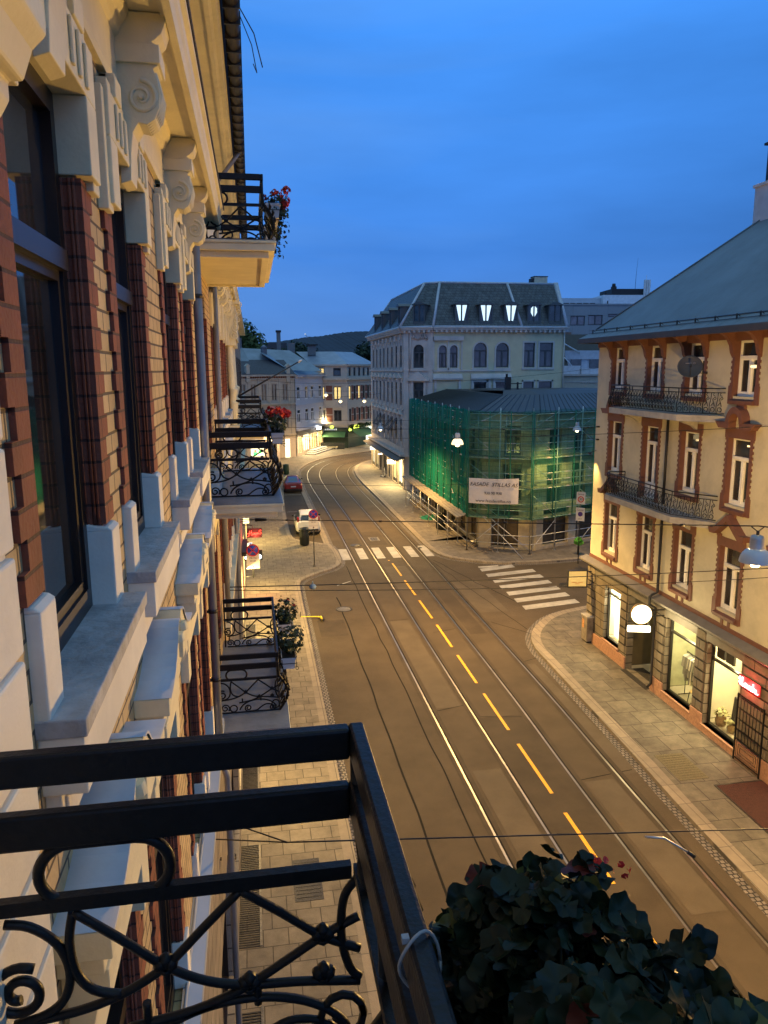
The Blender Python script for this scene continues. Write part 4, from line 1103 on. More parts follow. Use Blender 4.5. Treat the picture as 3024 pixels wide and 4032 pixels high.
b.quad((2, zA, 0.72), (31.9, zA, 0.72), a1, (2, zB, 0.17)); b.quad((31.9, zA, 0.72), (31.9, zA, -13), (31.35, zB, -13), a1)
lo = b.build('lower_roof', roof_l, RB)
b = MB(RF); top_d = 6.6
a2 = RP(top_d, zB + (top_d - 0.55) * hs); zz = zB + 0.02
a1 = (a1[0], zz, a1[2]); a2 = (a2[0], a2[1], a2[2])
b.quad((2, zz, a1[2]), a1, a2, (2, a2[1], a2[2])); b.quad(a1, (a1[0], zz, -13), (a2[0], a2[1], -13), a2)
ro = b.build('roof', roof_u, RB)
b = MB(RF); b.tube([a1, a2], 0.05, 6); b.tube([(2, zz, a1[2]), a1], 0.028, 6); b.build('ridge_roll', roof_u, ro)
b = MB(RF)
for k in range(26):
    u = 31.2 - k * 1.1
    b.box(u - 0.018, u + 0.018, 13.62, 13.86, 0.36, 0.40); b.tube([(u, 13.86, 0.38), (u, 13.72, 0.18)], 0.012, 4)
for v in (13.72, 13.83): b.tube([(2, v, 0.41), (31.5, v, 0.41)], 0.011, 5)
b.build('snow_guard', castiron, lo)
cx, cy = -4.6, 26.9
b = MB(RF); b.box(cy - 0.5, cy + 0.55, 16.5, 18.95, cx - 0.5, cx + 0.5); b.box(cy - 0.56, cy + 0.61, 18.85, 18.95, cx - 0.56, cx + 0.56)
ch = b.build('chimney', M('pale_rendered_chimney', (0.45, 0.46, 0.48), 0.7, var=0.1), RB)
b = MB(RF); b.box(cy - 0.25, cy + 0.3, 18.95, 20.3, cx - 0.28, cx + 0.28); b.box(cy - 0.35, cy + 0.4, 20.3, 20.38, cx - 0.38, cx + 0.38); b.build('flue', blackm, ch)

# balconies of the right building
def rbalc(zb, zt, label):
    out = [(28.45, 0.0), (28.45, 0.72), (28.25, 0.92), (23.35, 0.92), (22.0, 0.0)]
    b = MB(RF); b.add([(u, zb, n) for u, n in out] + [(u, zt, n) for u, n in out], [(0, 1, 2, 3, 4), (5, 9, 8, 7, 6), (0, 5, 6, 1), (1, 6, 7, 2), (2, 7, 8, 3), (3, 8, 9, 4), (4, 9, 5, 0)])
    for u in (23.6, 27.6): b.prism([(zb - 0.35, 0.0), (zb, 0.0), (zb, 0.6), (zb - 0.06, 0.6), (zb - 0.2, 0.2)], u - 0.1, u + 0.1, 0)
    b.build('balcony_slab', concrete, RB)
    t = thing('balcony_railing', label, 'railing', (13.8, 25, zt), 'railings of the cream building')
    ring = [(28.40, 0.02), (28.40, 0.68), (28.20, 0.87), (23.38, 0.87), (22.1, 0.03)]
    h = MB(RF); H_ = 0.86
    bul = lambda z: 0.12 * math.sin(math.pi * min(1, z / 0.55)) * (1 if z < 0.55 else 0)
    for i in range(4):
        (u0, n0), (u1, n1) = ring[i], ring[i + 1]
        h.tube([(u0, zt + H_, n0), (u1, zt + H_, n1)], 0.022, 6); h.tube([(u0, zt + H_ - 0.13, n0), (u1, zt + H_ - 0.13, n1)], 0.014, 5); h.tube([(u0, zt + 0.07, n0), (u1, zt + 0.07, n1)], 0.014, 5)
    h.build('handrail', iron, t)
    s = MB(RF)
    for i in range(4):
        (u0, n0), (u1, n1) = ring[i], ring[i + 1]
        Lg = math.hypot(u1 - u0, n1 - n0); du, dn = (u1 - u0) / Lg, (n1 - n0) / Lg; on, ou = (abs(du), -dn * (1 if du < 0 else -1))
        ox, oy = (dn, -du); 
        if oy < 0 or (abs(oy) < 0.2 and ox < 0): ox, oy = -ox, -oy
        P = lambda a, z: (u0 + du * a + ox * bul(z), zt + z, n0 + dn * a + oy * bul(z))
        k = max(1, round(Lg / 0.21)); st = Lg / k
        for j in range(k):
            a = st * (j + 0.5)
            s.tube([P(st * j, 0.07), P(st * j, 0.2), P(st * j, 0.35), P(st * j, 0.5), P(st * j, H_ - 0.13)] + ([P(st * j, H_)] if j % 4 == 0 else []), 0.011 if j % 4 else 0.016, 5)
            s.tube([P(a + 0.062 * math.cos(q), 0.20 + 0.07 * math.sin(q)) for q in [R(x) for x in range(-90, 250, 40)]], 0.013, 5)
            s.tube([P(a - 0.06, 0.32), P(a, 0.42), P(a - 0.05, 0.52), P(a + 0.02, 0.60), P(a + 0.05, 0.54), P(a, 0.50)], 0.013, 5)
            s.tube([P(a + 0.06, 0.30), P(a + 0.01, 0.42)], 0.012, 5)
            s.tube([P(a - 0.02, 0.73), P(a - 0.05, 0.66), P(a, 0.62)], 0.011, 5)
    s.build('scrollwork', iron, t)
    return t
rbalc(10.55, 10.76, 'ornate black railing round the upper balcony of the cream corner building')
rbalc(7.10, 7.32, 'ornate black railing round the lower balcony of the cream corner building')
# drainpipe
b = MB(RF); b.tube([(25.25, 10.5, 0.10), (25.25, 7.4, 0.10)], 0.05, 8); b.tube([(25.25, 7.06, 0.10), (25.25, 4.05, 0.10), (25.25, 3.98, 0.3), (25.25, 3.9, 0.40), (25.25, 3.6, 0.40), (25.25, 3.45, 0.14), (25.25, 0.45, 0.14), (25.25, 0.3, 0.3)], 0.052, 8)
b.build('drainpipe', blackm, RB)

# satellite dish
t = thing('satellite_dish', 'dark satellite dish fixed by the top floor window over the balcony', 'satellite dish', (14.2, 23.1, 12.2))
DF = Fr((14.05, 23.05, 12.25), (0.92, 0.4, 0))
dn_ = Vector((-0.42, -0.80, 0.42)).normalized(); du_ = dn_.cross(Vector((0, 0, 1))).normalized(); dv_ = du_.cross(dn_)
class FD:
    def __call__(s, x, y, z): return Vector((14.0, 23.1, 12.28)) + du_ * x + dv_ * y + dn_ * z
b = MB(FD()); b.lathe([(0, 0), (0.12, 0.008), (0.24, 0.03), (0.34, 0.065), (0.385, 0.09), (0.39, 0.08), (0.34, 0.05), (0.2, 0.005), (0, -0.02)], (0, 0, 0), 28)
b.build('reflector', M('dark_dish', (0.035, 0.038, 0.043), 0.5, var=0.1), t)
b = MB(FD()); b.tube([(0, -0.37, 0.06), (0, -0.3, 0.3), (0, -0.12, 0.42)], 0.012, 6); b.box(-0.03, 0.03, -0.15, -0.07, 0.38, 0.46); b.build('feed_arm', blackm, t)
b = MB(); b.tube([(14.05, 23.1, 12.25), (14.35, 23.2, 12.1), (14.7, 23.2, 12.1)], 0.02, 6); b.build('wall_bracket', castiron, t)
b = MB(FD()); b.lathe([(0.02, 0), (0.035, 0), (0.035, 0.004), (0.02, 0.004)], (-0.13, 0.13, 0.045), 12); b.box(-0.06, 0.14, 0.12, 0.14, 0.03, 0.05); b.build('maker_mark', M('pale_print', (0.22, 0.22, 0.24), 0.5), t)

# -------- shop fronts
glass = CLEAR('shop_glass')
room_m = M('shop_wall_paint', (0.55, 0.52, 0.40), 0.8, var=0.05)
floor_m = M('shop_floor', (0.42, 0.38, 0.28), 0.5, var=0.1)
wood_m = M('oak_panel', (0.32, 0.20, 0.08), 0.5, var=0.2, vs=4)
sfr = M('black_shop_frame', (0.014, 0.013, 0.012), 0.4)
def room(a0, a1, b0, b1, depth, wall_m, power, col=(1.0, 0.80, 0.42), panel=None):
    b = MB(RF)
    b.quad((a0 - 0.3, b0, -depth), (a1 + 0.3, b0, -depth), (a1 + 0.3, b1 + 0.2, -depth), (a0 - 0.3, b1 + 0.2, -depth))
    for u in (a0 - 0.3, a1 + 0.3): b.quad((u, b0, -0.26), (u, b0, -depth), (u, b1 + 0.2, -depth), (u, b1 + 0.2, -0.26))
    b.quad((a0 - 0.3, b1 + 0.2, -0.26), (a1 + 0.3, b1 + 0.2, -0.26), (a1 + 0.3, b1 + 0.2, -depth), (a0 - 0.3, b1 + 0.2, -depth))
    o = b.build('shop_interior', wall_m, RB)
    MB(RF).quad((a0 - 0.3, b0 - 0.02, -0.26), (a1 + 0.3, b0 - 0.02, -0.26), (a1 + 0.3, b0 - 0.02, -depth), (a0 - 0.3, b0 - 0.02, -depth)).build('display_floor', floor_m, o)
    if power:
        p = RF((a0 + a1) / 2, b1 + 0.02, -0.9)
        area_light('shop_light', p, (0, 0, 0), 0.6, (a1 - a0) * 0.7, power, col, o)
    return o
def front(a0, a1, b0, b1, tr_=None, mid=None):
    b = MB(RF); t_ = 0.06
    b.box(a0, a0 + t_, b0, b1, -0.24, -0.14); b.box(a1 - t_, a1, b0, b1, -0.24, -0.14); b.box(a0 + t_, a1 - t_, b0, b0 + t_, -0.24, -0.14); b.box(a0 + t_, a1 - t_, b1 - t_, b1, -0.24, -0.14)
    if tr_: b.box(a0 + t_, a1 - t_, tr_ - 0.03, tr_ + 0.03, -0.24, -0.12)
    if mid: b.box(mid - 0.03, mid + 0.03, b0 + t_, (tr_ or b1) , -0.24, -0.14)
    o = b.build('shop_window', sfr, RB)
    MB(RF).quad((a0 + 0.03, b0 + 0.03, -0.19), (a1 - 0.03, b0 + 0.03, -0.19), (a1 - 0.03, b1 - 0.03, -0.19), (a0 + 0.03, b1 - 0.03, -0.19)).build('pane', glass, o)
    return o
# A: bright narrow window
room(28.2, 29.62, 0.72, 3.08, 1.0, room_m, 26, (1.0, 0.85, 0.55)); front(28.2, 29.62, 0.72, 3.08, 2.75)
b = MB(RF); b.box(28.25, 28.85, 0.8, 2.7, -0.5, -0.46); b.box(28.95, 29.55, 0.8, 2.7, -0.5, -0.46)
b.build('glowing_curtain', EM('glowing_curtain_white', (1.0, 0.86, 0.55), 0.20), RB)  # white curtains made to glow, the room's strong light put into their colour
# B: recessed entrance
o = room(25.42, 27.5, 0.14, 3.32, 1.6, M('dark_entrance_paint', (0.09, 0.075, 0.045), 0.6), 1.5)
b = MB(RF); b.box(25.5, 25.56, 0.14, 2.6, -0.75, -0.25); b.box(25.5, 26.5, 2.5, 2.56, -0.78, -0.72); b.box(26.45, 26.5, 0.14, 2.5, -0.78, -0.72); b.box(25.56, 26.45, 0.14, 0.3, -0.77, -0.73)
do = b.build('entrance_door', sfr, RB); MB(RF).quad((25.55, 0.3, -0.75), (26.46, 0.3, -0.75), (26.46, 2.5, -0.75), (25.55, 2.5, -0.75)).build('pane', glass, do)
MB(RF).box(25.45, 27.45, 0.122, 0.135, -0.75, 0.25).build('doorstep_mat', M('black_rubber_mat', (0.025, 0.022, 0.018), 0.8, var=0.3, vs=60, bump=0.8, bs=120), RB)
# C: clothes window
room(22.72, 24.6, 0.45, 3.30, 2.3, M('sage_wall', (0.36, 0.37, 0.24), 0.8, var=0.15), 11); front(22.72, 24.6, 0.45, 3.30, 2.78)
MB(RF).box(23.5, 24.3, 3.36, 3.40, -1.6, -0.9).build('light_panel', EM('ceiling_panel', (1.0, 0.88, 0.60), 0.3), RB)
t = thing('clothes_rack', 'clothes rack with pale garments in the lit shop window', 'clothes rack', (15.6, 23.2, 0.45))
b = MB(RF)
for u in (23.35, 24.15): b.tube([(u, 0.45, -0.6), (u, 2.1, -0.6)], 0.016, 6)
b.tube([(23.35, 2.1, -0.6), (24.15, 2.1, -0.6)], 0.016, 6)
for u in (23.35, 24.15): b.tube([(u, 0.46, -0.85), (u, 0.46, -0.35)], 0.016, 6)
b.build('rail', sfr, t)
random.seed(3)
for k in range(9):
    u = 23.42 + k * 0.08; ln_ = random.uniform(0.6, 1.25); cc = random.choice([(0.62, 0.60, 0.50), (0.30, 0.29, 0.25), (0.48, 0.47, 0.42), (0.15, 0.15, 0.14)])
    b = MB(RF)
    prof = [(-0.02, 2.2), (0.05, 2.16), (0.20, 2.10), (0.26, 1.72), (0.20, 1.70), (0.17, 1.95), (0.19, 2.15 - ln_), (-0.19, 2.15 - ln_), (-0.17, 1.95), (-0.20, 1.70), (-0.26, 1.72), (-0.20, 2.10), (-0.05, 2.16)]
    b.add([(u - 0.02, v - 0.12, -0.6 + n) for n, v in prof] + [(u + 0.025 + 0.02 * math.sin(i), v - 0.12, -0.6 + n) for i, (n, v) in enumerate(prof)], [tuple(range(13)), tuple(range(13, 26))[::-1]] + [(i, (i + 1) % 13, 13 + (i + 1) % 13, 13 + i) for i in range(13)])
    b.build('garment', M('garment_cloth_%d' % k, cc, 0.85, var=0.15, vs=6, bump=0.4, bs=12), t)
t = thing('bentwood_chair', 'dark bentwood chair with pale seat in the clothes window', 'chair', (15.6, 22.95, 0.45))
b = MB(); b.lathe([(0, 0.04), (0.19, 0.04), (0.2, 0.02), (0.19, 0), (0, 0)], (15.15, 23.25, 0.90), 16); b.build('seat', M('cane_seat', (0.5, 0.36, 0.14), 0.6), t)
for dx, dy in ((-0.15, -0.15), (0.15, -0.15), (-0.15, 0.15), (0.15, 0.15)):
    MB().tube([(15.15 + dx * 0.9, 23.25 + dy * 0.9, 0.9), (15.15 + dx * 1.2, 23.25 + dy * 1.2, 0.45)], 0.014, 6).build('leg', sfr, t)
MB().tube([(15.15 + 0.17, 23.25 - 0.17, 0.9), (15.37, 23.07, 1.25), (15.37, 23.25, 1.36), (15.37, 23.43, 1.25), (15.15 + 0.17, 23.25 + 0.17, 0.9)], 0.014, 6).build('backrest', sfr, t)
# D: plant window
room(20.2, 22.02, 0.38, 3.30, 2.3, room_m, 14); front(20.2, 22.02, 0.38, 3.30, 2.72)
MB(RF).box(21.2, 22.25, 0.38, 3.4, -1.6, -1.52).build('partition', room_m, RB)
MB(RF).box(20.0, 21.0, 1.9, 3.2, -2.28, -2.2).build('wood_panel', wood_m, RB)
b = MB(RF)
for u in (21.05, 21.55): b.box(u - 0.05, u + 0.35, 2.80, 3.15, -0.34, -0.26)
b.build('spotlight_bar', sfr, RB)
def potted(label, x, y, z, r, h):
    t = thing('potted_plant', label, 'potted plant', (x, y, z), 'potted plants in the shop window')
    b = MB(); b.lathe([(0.0, 0), (r * 0.75, 0), (r, h * 0.5), (r * 0.8, h * 0.8), (r * 0.95, h), (r * 0.8, h), (r * 0.7, h * 0.85), (0, h * 0.85)], (x, y, z), 14); b.build('pot', M('basket_pot', (0.28, 0.19, 0.09), 0.8, var=0.25, vs=30, bump=0.8, bs=40), t)
    b = MB()
    for k in range(34):
        d = rnd_dir(); d.z = abs(d.z) + 0.25
        leaf_disc(b, Vector((x, y, z + h)) + d * random.uniform(0.1, 0.24), (d + Vector((0, 0, .6))).normalized(), 0.07, 7)
    b.build('foliage', LEAF('pale_houseplant', (0.30, 0.30, 0.14), (0.42, 0.40, 0.20)), t, fix=False)
potted('bushy pale plant in a round basket in the plant window', 15.2, 21.75, 0.40, 0.2, 0.35)
potted('small pale plant in a dark basket beside the round one', 15.25, 21.25, 0.40, 0.15, 0.25)
t = thing('hanging_jacket', 'dark jacket hanging in the plant window beside the gate', 'jacket', (15.1, 20.35, 1.1))
b = MB(RF); b.add([(u + 0.45, v, n) for u, v, n in [(20.25, 1.75, -0.35), (20.55, 1.75, -0.40), (20.62, 0.95, -0.38), (20.22, 0.95, -0.32), (20.25, 1.75, -0.46), (20.55, 1.75, -0.5), (20.62, 0.95, -0.5), (20.22, 0.95, -0.46)]], [(0, 1, 2, 3), (4, 7, 6, 5), (0, 4, 5, 1), (1, 5, 6, 2), (2, 6, 7, 3), (3, 7, 4, 0)]); b.build('cloth', blackm, t)
MB(RF).tube([(20.85, 1.75, -0.42), (20.85, 1.85, -0.42), (20.85, 2.7, -0.42)], 0.006, 5).build('hanger', castiron, t)
room(14, 17.5, 0.45, 3.3, 2.0, room_m, 10); front(14, 17.5, 0.45, 3.3)

# lit round sign and bar sign
t = thing('round_lamp_sign', 'glowing white round projecting sign with a lit bar below it', 'sign', (13.75, 24.6, 3.4))
SG = Fr((13.95, 24.75, 3.45), (-0.85, 0.25, 0), (-0.28, -0.96, 0))
lw = EM('lit_sign_white', (1.0, 0.86, 0.52), 0.42)
class FC:
    def __init__(s, o, f): s.o = Vector(o); s.f = f
    def __call__(s, x, y, z): return s.o + s.f.u * x + s.f.v * y + s.f.n * z
fc = FC((13.72, 24.75, 3.44), SG)
b = MB(fc); b.lathe([(0, 0.075), (0.355, 0.075)], (0, 0, 0), 32); b.lathe([(0, -0.075), (0.355, -0.075)], (0, 0, 0), 32); b.build('face', lw, t)
b = MB(fc); b.lathe([(0.355, -0.085), (0.375, -0.085), (0.375, 0.085), (0.355, 0.085)], (0, 0, 0), 32); b.build('rim', M('brass_rim', (0.3, 0.2, 0.08), 0.4, metal=0.6), t)
b = MB(fc); b.box(-0.36, 0.46, -0.70, -0.47, -0.06, 0.06); b.build('light_bar', lw, t, bevel=0.03)
b = MB(); b.box(14.05, 14.7, 24.72, 24.76, 3.52, 3.56); b.box(14.05, 14.7, 24.72, 24.76, 3.30, 3.34); b.box(14.0, 14.06, 24.70, 24.78, 2.8, 3.6); b.build('bracket', blackm, t)
lamp_light('sign_light', (13.55, 24.5, 3.1), 14, (1.0, 0.78, 0.4), 0.3, t)
# red neon lettering
t = thing('neon_sign', 'glowing red neon script lettering on the stone wall over the iron gate', 'neon sign', (14.6, 19.6, 2.8))
NF = Fr((14.58, 19.63, 2.72), (0, -1, 0), (-1, 0, 0))
neon_w = EM('neon_core', (1.0, 0.55, 0.55), 0.55)
b = MB(NF)
def stroke(pts, r=0.02): b.tube([(x, y, 0.05) for x, y in pts], r, 6)
X0 = -0.45
stroke([(X0, 0.10), (X0 + 0.04, 0.18), (X0 + 0.09, 0.10), (X0 + 0.02, 0.0), (X0 + 0.10, -0.06), (X0 + 0.16, 0.0)])
stroke([(X0 + 0.16, 0.20), (X0 + 0.17, -0.05), (X0 + 0.23, -0.06)]); stroke([(X0 + 0.27, 0.0)] + [(X0 + 0.33 + 0.055 * math.cos(R(a)), 0.0 + 0.06 * math.sin(R(a))) for a in range(150, -180, -30)])
stroke([(X0 + 0.42, 0.05), (X0 + 0.44, -0.06), (X0 + 0.47, 0.03), (X0 + 0.5, -0.06), (X0 + 0.53, 0.06)])
stroke([(X0 + 0.58, 0.0)] + [(X0 + 0.62 + 0.055 * math.cos(R(a)), 0.0 + 0.06 * math.sin(R(a))) for a in range(150, -180, -30)]); stroke([(X0 + 0.68, 0.18), (X0 + 0.69, -0.06)])
stroke([(X0 + 0.74, 0.06), (X0 + 0.75, -0.05), (X0 + 0.80, -0.06), (X0 + 0.82, 0.05), (X0 + 0.84, -0.06), (X0 + 0.92, -0.05)])
b.build('lettering', neon_w, t)
MB(NF).box(-0.52, 0.52, -0.13, 0.24, -0.01, 0.015).build('backing', M('red_lit_backing', (0.35, 0.02, 0.02), 0.5), t)
lamp_light('neon_glow', (14.45, 19.6, 2.75), 5, (1.0, 0.06, 0.06), 0.2, t)
# iron gate leaf standing before the wall pier
t = thing('iron_gate', 'tall black barred iron gate standing open against the stone pier under the red neon', 'gate', (14.6, 19.5, 0.12))
b = MB(RF)
y0, y1 = 18.82, 20.05
for u in (y0, y1): b.box(u - 0.02, u + 0.02, 0.14, 2.35, 0.14, 0.18)
for v in (0.22, 0.85, 1.15, 2.3): b.box(y0 + 0.02, y1 - 0.02, v, v + 0.035, 0.145, 0.175)
b.build('frame', iron, t)
b = MB(RF)
for k in range(1, 8): b.tube([(y0 + (y1 - y0) * k / 8, 0.86, 0.16), (y0 + (y1 - y0) * k / 8, 2.3, 0.16)], 0.011, 6)
b.build('bars', iron, t)
b = MB(RF)
for k in range(3):
    q = 0.09 * k
    for a, c_ in (((y0 + 0.1 + q, 0.30 + q), (y1 - 0.1 - q, 0.30 + q)), ((y0 + 0.1 + q, 0.82 - q), (y1 - 0.1 - q, 0.82 - q)), ((y0 + 0.1 + q, 0.30 + q), (y0 + 0.1 + q, 0.82 - q)), ((y1 - 0.1 - q, 0.30 + q), (y1 - 0.1 - q, 0.82 - q))):
        b.tube([(a[0], a[1], 0.16), (c_[0], c_[1], 0.16)], 0.009, 5)
b.build('lower_panel', iron, t)
# yellow projecting sign at the corner
t = thing('shop_sign', 'yellow lit box sign with dark frame projecting at the building corner', 'sign', (14.2, 31.2, 3.0))
YF = Fr((14.0, 31.0, 3.02), (1, -0.12, 0), (-0.12, -1, 0))
MB(YF).box(-0.40, 0.40, -0.36, 0.36, -0.05, 0.05).build('panel', EM('lit_sign_yellow', (0.95, 0.62, 0.18), 0.045), t)
b = MB(YF)
for q in ((-0.44, -0.40, -0.40, 0.40), (0.40, 0.44, -0.40, 0.40)): b.box(q[0], q[1], q[2], q[3], -0.07, 0.07)
for q in ((-0.40, 0.40, 0.36, 0.40), (-0.40, 0.40, -0.40, -0.36)): b.box(q[0], q[1], q[2], q[3], -0.07, 0.07)
b.box(0.44, 0.75, 0.3, 0.34, -0.02, 0.02); b.box(0.44, 0.75, -0.3, -0.26, -0.02, 0.02); b.build('frame', blackm, t)
b = MB(YF); b.box(-0.26, -0.02, -0.165, -0.14, 0.051, 0.054); b.box(0.03, 0.25, -0.165, -0.14, 0.051, 0.054); b.box(-0.10, 0.10, -0.235, -0.205, 0.051, 0.054); b.build('print', M('orange_print', (0.55, 0.16, 0.02), 0.5), t)
# cabinet at the corner
t = thing('utility_cabinet', 'small grey street cabinet against the corner of the shop wall', 'cabinet', (14.55, 30.9, 0.12))
b = MB(); b.box(14.36, 14.66, 30.55, 31.15, 0.2, 1.3); b.build('body', M('weathered_cabinet', (0.22, 0.19, 0.15), 0.6, var=0.3, vs=5, stain=0.4), t, bevel=0.01)
MB().box(14.33, 14.69, 30.52, 31.18, 1.3, 1.36).build('lid', concrete, t, bevel=0.01)
MB().box(14.40, 14.62, 30.6, 31.1, 0.12, 0.2).build('base', blackm, t)
MB().quad((14.355, 30.85, 0.75), (14.355, 31.05, 0.75), (14.355, 31.05, 1.15), (14.355, 30.85, 1.15)).build('sticker', M('orange_sticker', (0.5, 0.25, 0.1), 0.6, var=0.5, vs=20), t)
# floodlight added, none seen, to wash the corner yellow below the wire anchor
FLT = thing('added_floodlight', 'tiny added floodlight under the wire anchors at the corner of the cream building', 'lamp', (14.4, 31.2, 8.6))
MB().box(14.36, 14.46, 31.12, 31.24, 8.58, 8.66).build('housing', blackm, FLT); MB().tube([(14.42, 31.18, 8.64), (14.7, 31.15, 8.74)], 0.012, 5).build('arm', blackm, FLT)
fl_ = lamp_light('added_flood_beam', (14.38, 31.18, 8.54), 38, (1.0, 0.62, 0.16), 0.05, FLT, 75)
fl_.rotation_euler = Vector((0.09, -0.07, -1.0)).to_track_quat('-Z', 'Y').to_euler(); fl_.data.spot_blend = 1.0
# small wall anchor for the wires and hook
b = MB(RF)
for v in (9.75, 9.2): b.box(30.92, 31.0, v, v + 0.07, 0.0, 0.12)
b.build('wire_anchor', castiron, RB)
# ================================================================ SCAFFOLDED CORNER BUILDING
random.seed(11)
GB = thing('renovated_building', 'two storey pale corner building behind the green netting with a dark standing seam roof', 'building', (18, 52, 0))
gw = BR('bare_pale_masonry', (0.55, 0.50, 0.34), (0.48, 0.44, 0.30), (0.16, 0.15, 0.11), 1.2, 0.34, 'u', 0.012, 0.5, 0.8, 0.5, 0.22, ang=R(-20))
gstone = M('sandstone_pier', (0.42, 0.36, 0.25), 0.75, var=0.15, bump=0.2, bs=25, stain=0.2)
A_, B_, C_, D_ = (15.2, 71.0), (15.2, 49.6), (18.5, 48.0), (28.5, 52.0)
FL_ = Fr((B_[0], B_[1], 0), (A_[0] - B_[0], A_[1] - B_[1], 0), (-1, 0, 0))
FC_ = Fr((B_[0], B_[1], 0), (C_[0] - B_[0], C_[1] - B_[1], 0), (C_[1] - B_[1], -(C_[0] - B_[0]), 0))
FR_ = Fr((C_[0], C_[1], 0), (D_[0] - C_[0], D_[1] - C_[1], 0), (D_[1] - C_[1], -(D_[0] - C_[0]), 0))
lc = math.hypot(C_[0] - B_[0], C_[1] - B_[1]); lr = math.hypot(D_[0] - C_[0], D_[1] - C_[1])
upL = [2.4 + 2.7 * k for k in range(7)]
opsL = [(u - 0.55, u + 0.55, 6.6, 8.4) for u in upL] + [(u - 0.6, u + 0.6, 3.6, 5.9) for u in upL]
opsC = [(lc * 0.55 - 0.55, lc * 0.55 + 0.55, 6.55, 8.5), (lc * 0.55 - 0.65, lc * 0.55 + 0.65, 3.5, 5.95)]
upR = [1.6, 3.9, 6.3, 8.6]
opsR = [(u - 0.55, u + 0.55, 6.55, 8.4) for u in upR] + [(u - 0.65, u + 0.65, 3.2, 5.85) for u in upR]
MB(FL_).wall(0, 21.4, 2.9, 9.3, opsL, 0, 0.2).build('street_wall', gw, GB)
MB(FC_).wall(0, lc, 2.9, 9.3, opsC, 0, 0.2).build('corner_wall', gw, GB)
MB(FR_).wall(0, lr, 2.9, 9.3, opsR, 0, 0.2).build('side_wall', gw, GB)
gpane = GLASS('green_grey_pane', (0.025, 0.03, 0.028), 0.1)
for fr, oo in ((FL_, opsL), (FC_, opsC), (FR_, opsR)):
    for a0, a1, b0, b1 in oo: window(fr, (a0 + a1) / 2, (a1 - a0) / 2, b0, b1, -0.14, GB, M('faded_window_frame', (0.25, 0.24, 0.2), 0.6), gpane, b1 - 0.6, True, 0.06)
for u0, u1 in ((-0.15, 0.72), (2.55, lc + 0.12)): MB(FC_).box(u0, u1, 0, 2.9, -0.4, 0.11).build('pier', gstone, GB, bevel=0.02)
for u in (-0.1, 3.0, 5.9, 8.8): MB(FR_).box(u, u + 0.75, 0, 2.9, -0.4, 0.08).build('pier', gstone, GB, bevel=0.02)
MB(FR_).box(0.6, 9, 0, 0.35, -0.4, 0.02).build('plinth', gstone, GB, bevel=0.02)
for k in range(8): MB(FL_).box(0.3 + 2.8 * k, 1.0 + 2.8 * k, 0, 2.9, -0.4, 0.06).build('pier', gstone, GB, bevel=0.02)
MB(FL_).box(0, 21, 0, 0.4, -0.4, 0.02).build('plinth', gstone, GB, bevel=0.02)
brown_pane = GLASS('brown_papered_pane', (0.05, 0.036, 0.02), 0.25)
for fr, spans in ((FR_, ((0.66, 2.98), (3.77, 5.88), (6.67, 8.78))), (FL_, tuple((1.0 + 2.8 * k, 3.1 + 2.8 * k) for k in range(7)))):
    for a0, a1 in spans:
        o = window(fr, (a0 + a1) / 2, (a1 - a0) / 2, 0.4, 2.85, -0.2, GB, M('dark_shop_frame', (0.03, 0.026, 0.022), 0.5), brown_pane, None, False, 0.07, 'shop_window')
b = MB(FC_)
for u in (0.74, 1.32, 1.42, 1.56, 1.66, 2.44): b.box(u, u + 0.08, 0.1, 2.85, -0.35, -0.25)
b.box(0.74, 2.54, 2.5, 2.58, -0.35, -0.25); do = b.build('entrance_door', MATS['dark_shop_frame'], GB)
MB(FC_).quad((0.74, 0.1, -0.3), (2.54, 0.1, -0.3), (2.54, 2.85, -0.3), (0.74, 2.85, -0.3)).build('pane', brown_pane, do)
MB(FC_).box(0.6, 2.6, 0.12, 0.24, -0.3, 0.25).build('doorstep', gstone, GB)
for fr, l_ in ((FL_, 21.4), (FC_, lc), (FR_, lr)):
    b = MB(fr); b.box(0, l_, 8.85, 9.3, 0, 0.18); b.box(0, l_, 6.05, 6.25, 0, 0.12); b.box(0, l_, 2.9, 3.1, 0, 0.12); b.build('string_course', gstone, GB)
# standing seam roof
zr, ze = 10.35, 9.42
eav = [(14.8, 71), (14.75, 49.4), (18.45, 47.55), (29, 51.75)]; rid = [(18.2, 71), (18.2, 54.6), (20.6, 53.4), (29, 56.6)]
seam_roof = M('black_standing_seam_roof', (0.010, 0.011, 0.013), 0.5, metal=0.0, var=0.2, vs=0.7)
b = MB()
for i in range(3):
    b.quad((*eav[i], ze), (*eav[i + 1], ze), (*rid[i + 1], zr), (*rid[i], zr))
b.add([(*rid[0], zr), (*rid[1], zr), (*rid[2], zr), (*rid[3], zr), (29, 64, zr), (20, 71, zr)], [(0, 1, 2, 3, 4, 5)])
b.add([(*rid[1], zr), (18.6, 55.6, zr + 0.28), (20.4, 54.9, zr + 0.32), (29, 57.6, zr + 0.2), (29, 64, zr + 0.2), (19, 66, zr + 0.2)], [(1, 2, 3, 4, 5)])
b.quad((*rid[1], zr), (*rid[2], zr), (20.4, 54.9, zr + 0.32), (18.6, 55.6, zr + 0.28)); b.quad((*rid[2], zr), (*rid[3], zr), (29, 57.6, zr + 0.2), (20.4, 54.9, zr + 0.32))
ro = b.build('roof', seam_roof, GB)
b = MB()
